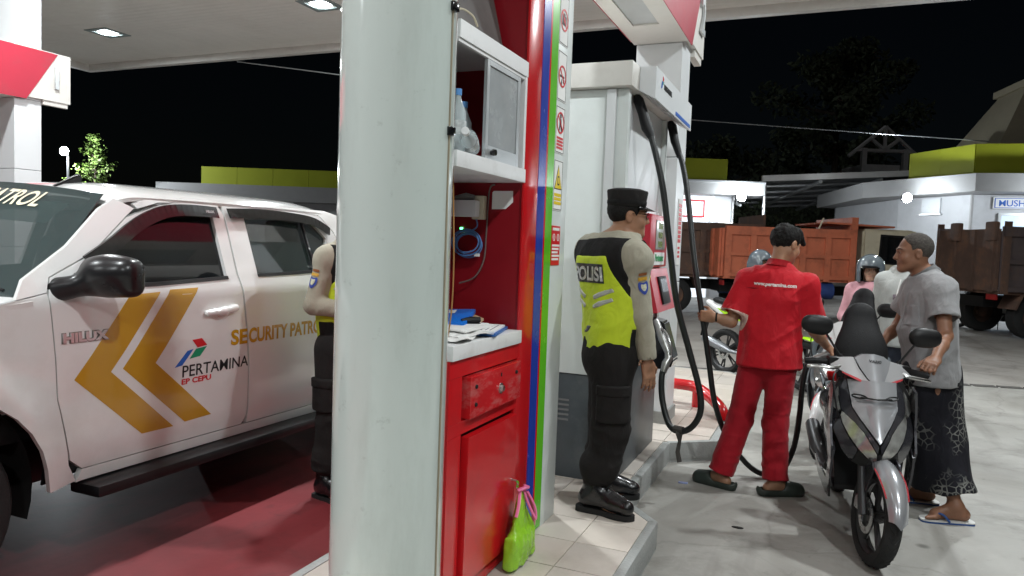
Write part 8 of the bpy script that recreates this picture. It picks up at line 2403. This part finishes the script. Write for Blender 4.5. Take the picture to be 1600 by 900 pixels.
# ------------------------------------------------------------------ dump trucks (local +X forward)
m_orange = mat('truck_orange', (0.55, 0.15, 0.075), 0.6, var=0.1, vs=2, dirt=(0.16, 0.06, 0.035), dirt_s=2.5, dirt_amt=0.6)
m_rust = mat('truck_brown', (0.1, 0.06, 0.045), 0.75, var=0.25, vs=3, dirt=(0.2, 0.09, 0.04), dirt_s=3, dirt_amt=0.6)
m_dpl = mat('truck_purple', (0.085, 0.065, 0.065), 0.65, var=0.2, vs=3, dirt=(0.14, 0.08, 0.05), dirt_s=4, dirt_amt=0.5)
def dump_truck(lab, loc, rot, mside, mframe, L_=3.9, z0=1.02, z1=2.2, W=2.1, cab=None, cabm=None, posts=0.0, npan=5, rows=2, mrear=None):
    t_ = thing('dump_truck', lab, 'truck', loc, rot, 'parked dump trucks')
    obj('bed_floor', B((0, 0, z0 - 0.06), (L_, W, z0 + 0.02)), mframe, t_)
    for y, s in ((0.0, -1), (W, 1)):
        sd = obj('side_panel', B((0, y - 0.03 if s < 0 else y - 0.02, z0 + 0.021), (L_, y + 0.02 if s < 0 else y + 0.03, z1)), mside, t_, flat=True)
        yo = y - 0.075 if s < 0 else y + 0.031
        for k in range(npan + 1):
            x = k * (L_ - 0.14) / npan
            obj('rib', B((x, yo, z0 - 0.05), (x + 0.14, yo + 0.044, z1 - 0.2 if 0 < k < npan else z1 + posts)), mside if k not in (0, npan) else mframe, sd, flat=True)
        for k in range(rows):
            z = z0 + 0.0 + k * (z1 - 0.2 - z0) / rows
            obj('rail', B((0.141, yo + 0.002, z), (L_ - 0.141, yo + 0.04, z + 0.09)), mside, sd, flat=True)
        obj('top_rail', B((0.0, yo - 0.003, z1 - 0.2), (L_, yo + 0.043, z1 - 0.001)), mside, sd, flat=True)
    obj('tailgate', B((-0.06, 0.03, z0), (-0.005, W - 0.03, z1 - 0.05)), mrear or mside, t_, flat=True)
    for k in range(4):
        y = 0.1 + k * (W - 0.3) / 3
        obj('tailgate_rib', B((-0.11, y, z0 - 0.02), (-0.061, y + 0.1, z1 - 0.06)), mrear or mframe, t_, flat=True)
    if posts:
        for y in (0.05, 1.2): obj('corner_post', B((-0.14, y, z1 - 0.3), (-0.02, y + 0.3, z1 + posts), 0.04), mframe, t_)
    obj('headboard', B((L_ + 0.003, 0.03, z0), (L_ + 0.06, W - 0.03, z1 + 0.25)), mside, t_, flat=True)
    obj('chassis', B((0.1, 0.6, 0.62), (L_ + 2.2, 1.5, 0.85)), m_plast, t_, flat=True)
    for x in (0.9, L_ + 1.25):
        for y in (0.28, W - 0.28):
            w_ = obj('wheel', lathe(bmesh.new(), [(0.25, -0.14), (0.38, -0.15), (0.44, -0.12), (0.455, 0), (0.44, 0.12), (0.38, 0.15), (0.25, 0.14), (0.25, -0.14)], Matrix.Translation((x, y, 0.455)) @ AX['y'], 32), m_tyre, t_)
            obj('hub', lathe(bmesh.new(), [(0, -0.1), (0.12, -0.1), (0.14, -0.04), (0.26, -0.05), (0.26, 0.05), (0.14, 0.04), (0.12, 0.1), (0, 0.1)], Matrix.Translation((x, y, 0.455)) @ AX['y'], 20), m_rust, w_)
    bm_ = bmesh.new()
    prism(bm_, [(0.35, 0.62), (0.5, 0.97), (1.35, 0.97), (1.5, 0.68), (1.46, 0.67), (1.32, 0.93), (0.53, 0.93), (0.39, 0.61)], 'y', -0.02, 0.5)
    obj('mud_wing', bm_, m_rust, t_, flat=True)
    obj('fuel_drum', T_([(2.0, 0.12, 0.75), (2.6, 0.12, 0.75)], 0.2, 16), mat('drum_blue', (0.03, 0.06, 0.2), 0.5, var=0.3), t_)
    obj('tail_lamp', B((0.02, 0.1, 0.8), (0.06, 0.4, 0.92)), mat('tail_lamp_red', (0.3, 0.02, 0.02), 0.3), t_)
    if cab:
        x = L_ + 0.25
        cb = obj('cab', (lambda b_: (prism(b_, [(x, 0.75), (x + 1.6, 0.75), (x + 1.62, 1.35), (x + 1.38, 2.15), (x + 1.2, 2.25), (x, 2.25)], 'y', 0.15, W - 0.15), bmesh.ops.bevel(b_, geom=b_.edges[:], offset=0.05, segments=2, affect='EDGES'), b_)[-1])(bmesh.new()), cabm, t_)
        bm_ = bmesh.new(); prism(bm_, [(x + 0.42, 1.48), (x + 1.42, 1.42), (x + 1.26, 2.05), (x + 0.45, 2.08)], 'y', 0.135, 0.152); obj('cab_window', bm_, m_glass, cb, flat=True)
        bm_ = bmesh.new(); prism(bm_, [(x + 0.38, 1.44), (x + 1.47, 1.38), (x + 1.28, 2.1), (x + 0.41, 2.13)], 'y', 0.14, 0.149); obj('window_surround', bm_, m_trim, cb, flat=True)
        for k, c_ in enumerate((MATS['sign_yellow'], m_accent)):
            bm_ = bmesh.new(); prism(bm_, [(x + 0.3, 1.3 - 0.07 * k), (x + 1.5, 1.18 - 0.07 * k), (x + 1.5, 1.13 - 0.07 * k), (x + 0.3, 1.25 - 0.07 * k)], 'y', 0.142, 0.149); obj('cab_stripe', bm_, c_, cb, flat=True)
    return t_
tr1 = dump_truck('orange dump truck with cream cab parked behind the attendant', LP(4.95, 17.3), RB, m_orange, m_orange, 3.05, 1.02, 2.2, cab=True, cabm=m_cream, npan=5)
# tilted orange visor plate over the cab with a sack
obj('cab_guard', B((2.3, 0.05, 2.42), (3.9, 2.0, 2.46), 0, Matrix.Translation((0, 0, 0)) @ Matrix.Rotation(R(2), 4, 'Y')), m_orange, tr1, flat=True)
obj('guard_end', B((2.95, 0.0, 2.2), (3.1, 2.05, 2.5)), m_orange, tr1, flat=True)
obj('guard_stay', T_([(2.2, 0.05, 2.2), (2.3, 0.05, 2.46)], 0.02, 6), m_cream, tr1)
dump_truck('weathered dark brown dump truck bed between the dispenser pillar and the orange truck', LP(3.2, 18.4), RB, m_rust, m_rust, 3.0, 1.0, 2.3, npan=4, posts=0.0)
dump_truck('dark rusty dump truck cut off by the edge of the picture beside the prayer room', LP(9.85, 14.9), RB + R(2), m_dpl, m_rust, 4.2, 0.98, 2.3, posts=0.1, npan=4, mrear=m_rust)

# litter on the forecourt
bm = bmesh.new(); prism(bm, [(-0.03, -0.012), (0.03, -0.016), (0.034, 0.01), (-0.026, 0.016)], 'z', 0.0, 0.006)
o = obj('litter', bm, mat('wrapper_blue', (0.3, 0.35, 0.6), 0.4, var=0.3, vs=50), flat=True)
o.location = (-0.79, 4.93, 0.0045); o.rotation_euler = (0, 0, 0.2); tag(o, 'tiny blue white wrapper on the concrete near the kerb', 'litter', 'litter on the forecourt')
bm = bmesh.new(); prism(bm, spline2([(-0.03, 0.0), (0.0, 0.014), (0.035, 0.004), (0.01, -0.013)], 3), 'z', 0.0, 0.005)
o = obj('litter', bm, m_dark, flat=True)
o.location = (-0.37, 4.27, 0.0045); tag(o, 'small dark leaf scrap on the concrete before the attendant', 'litter', 'litter on the forecourt')
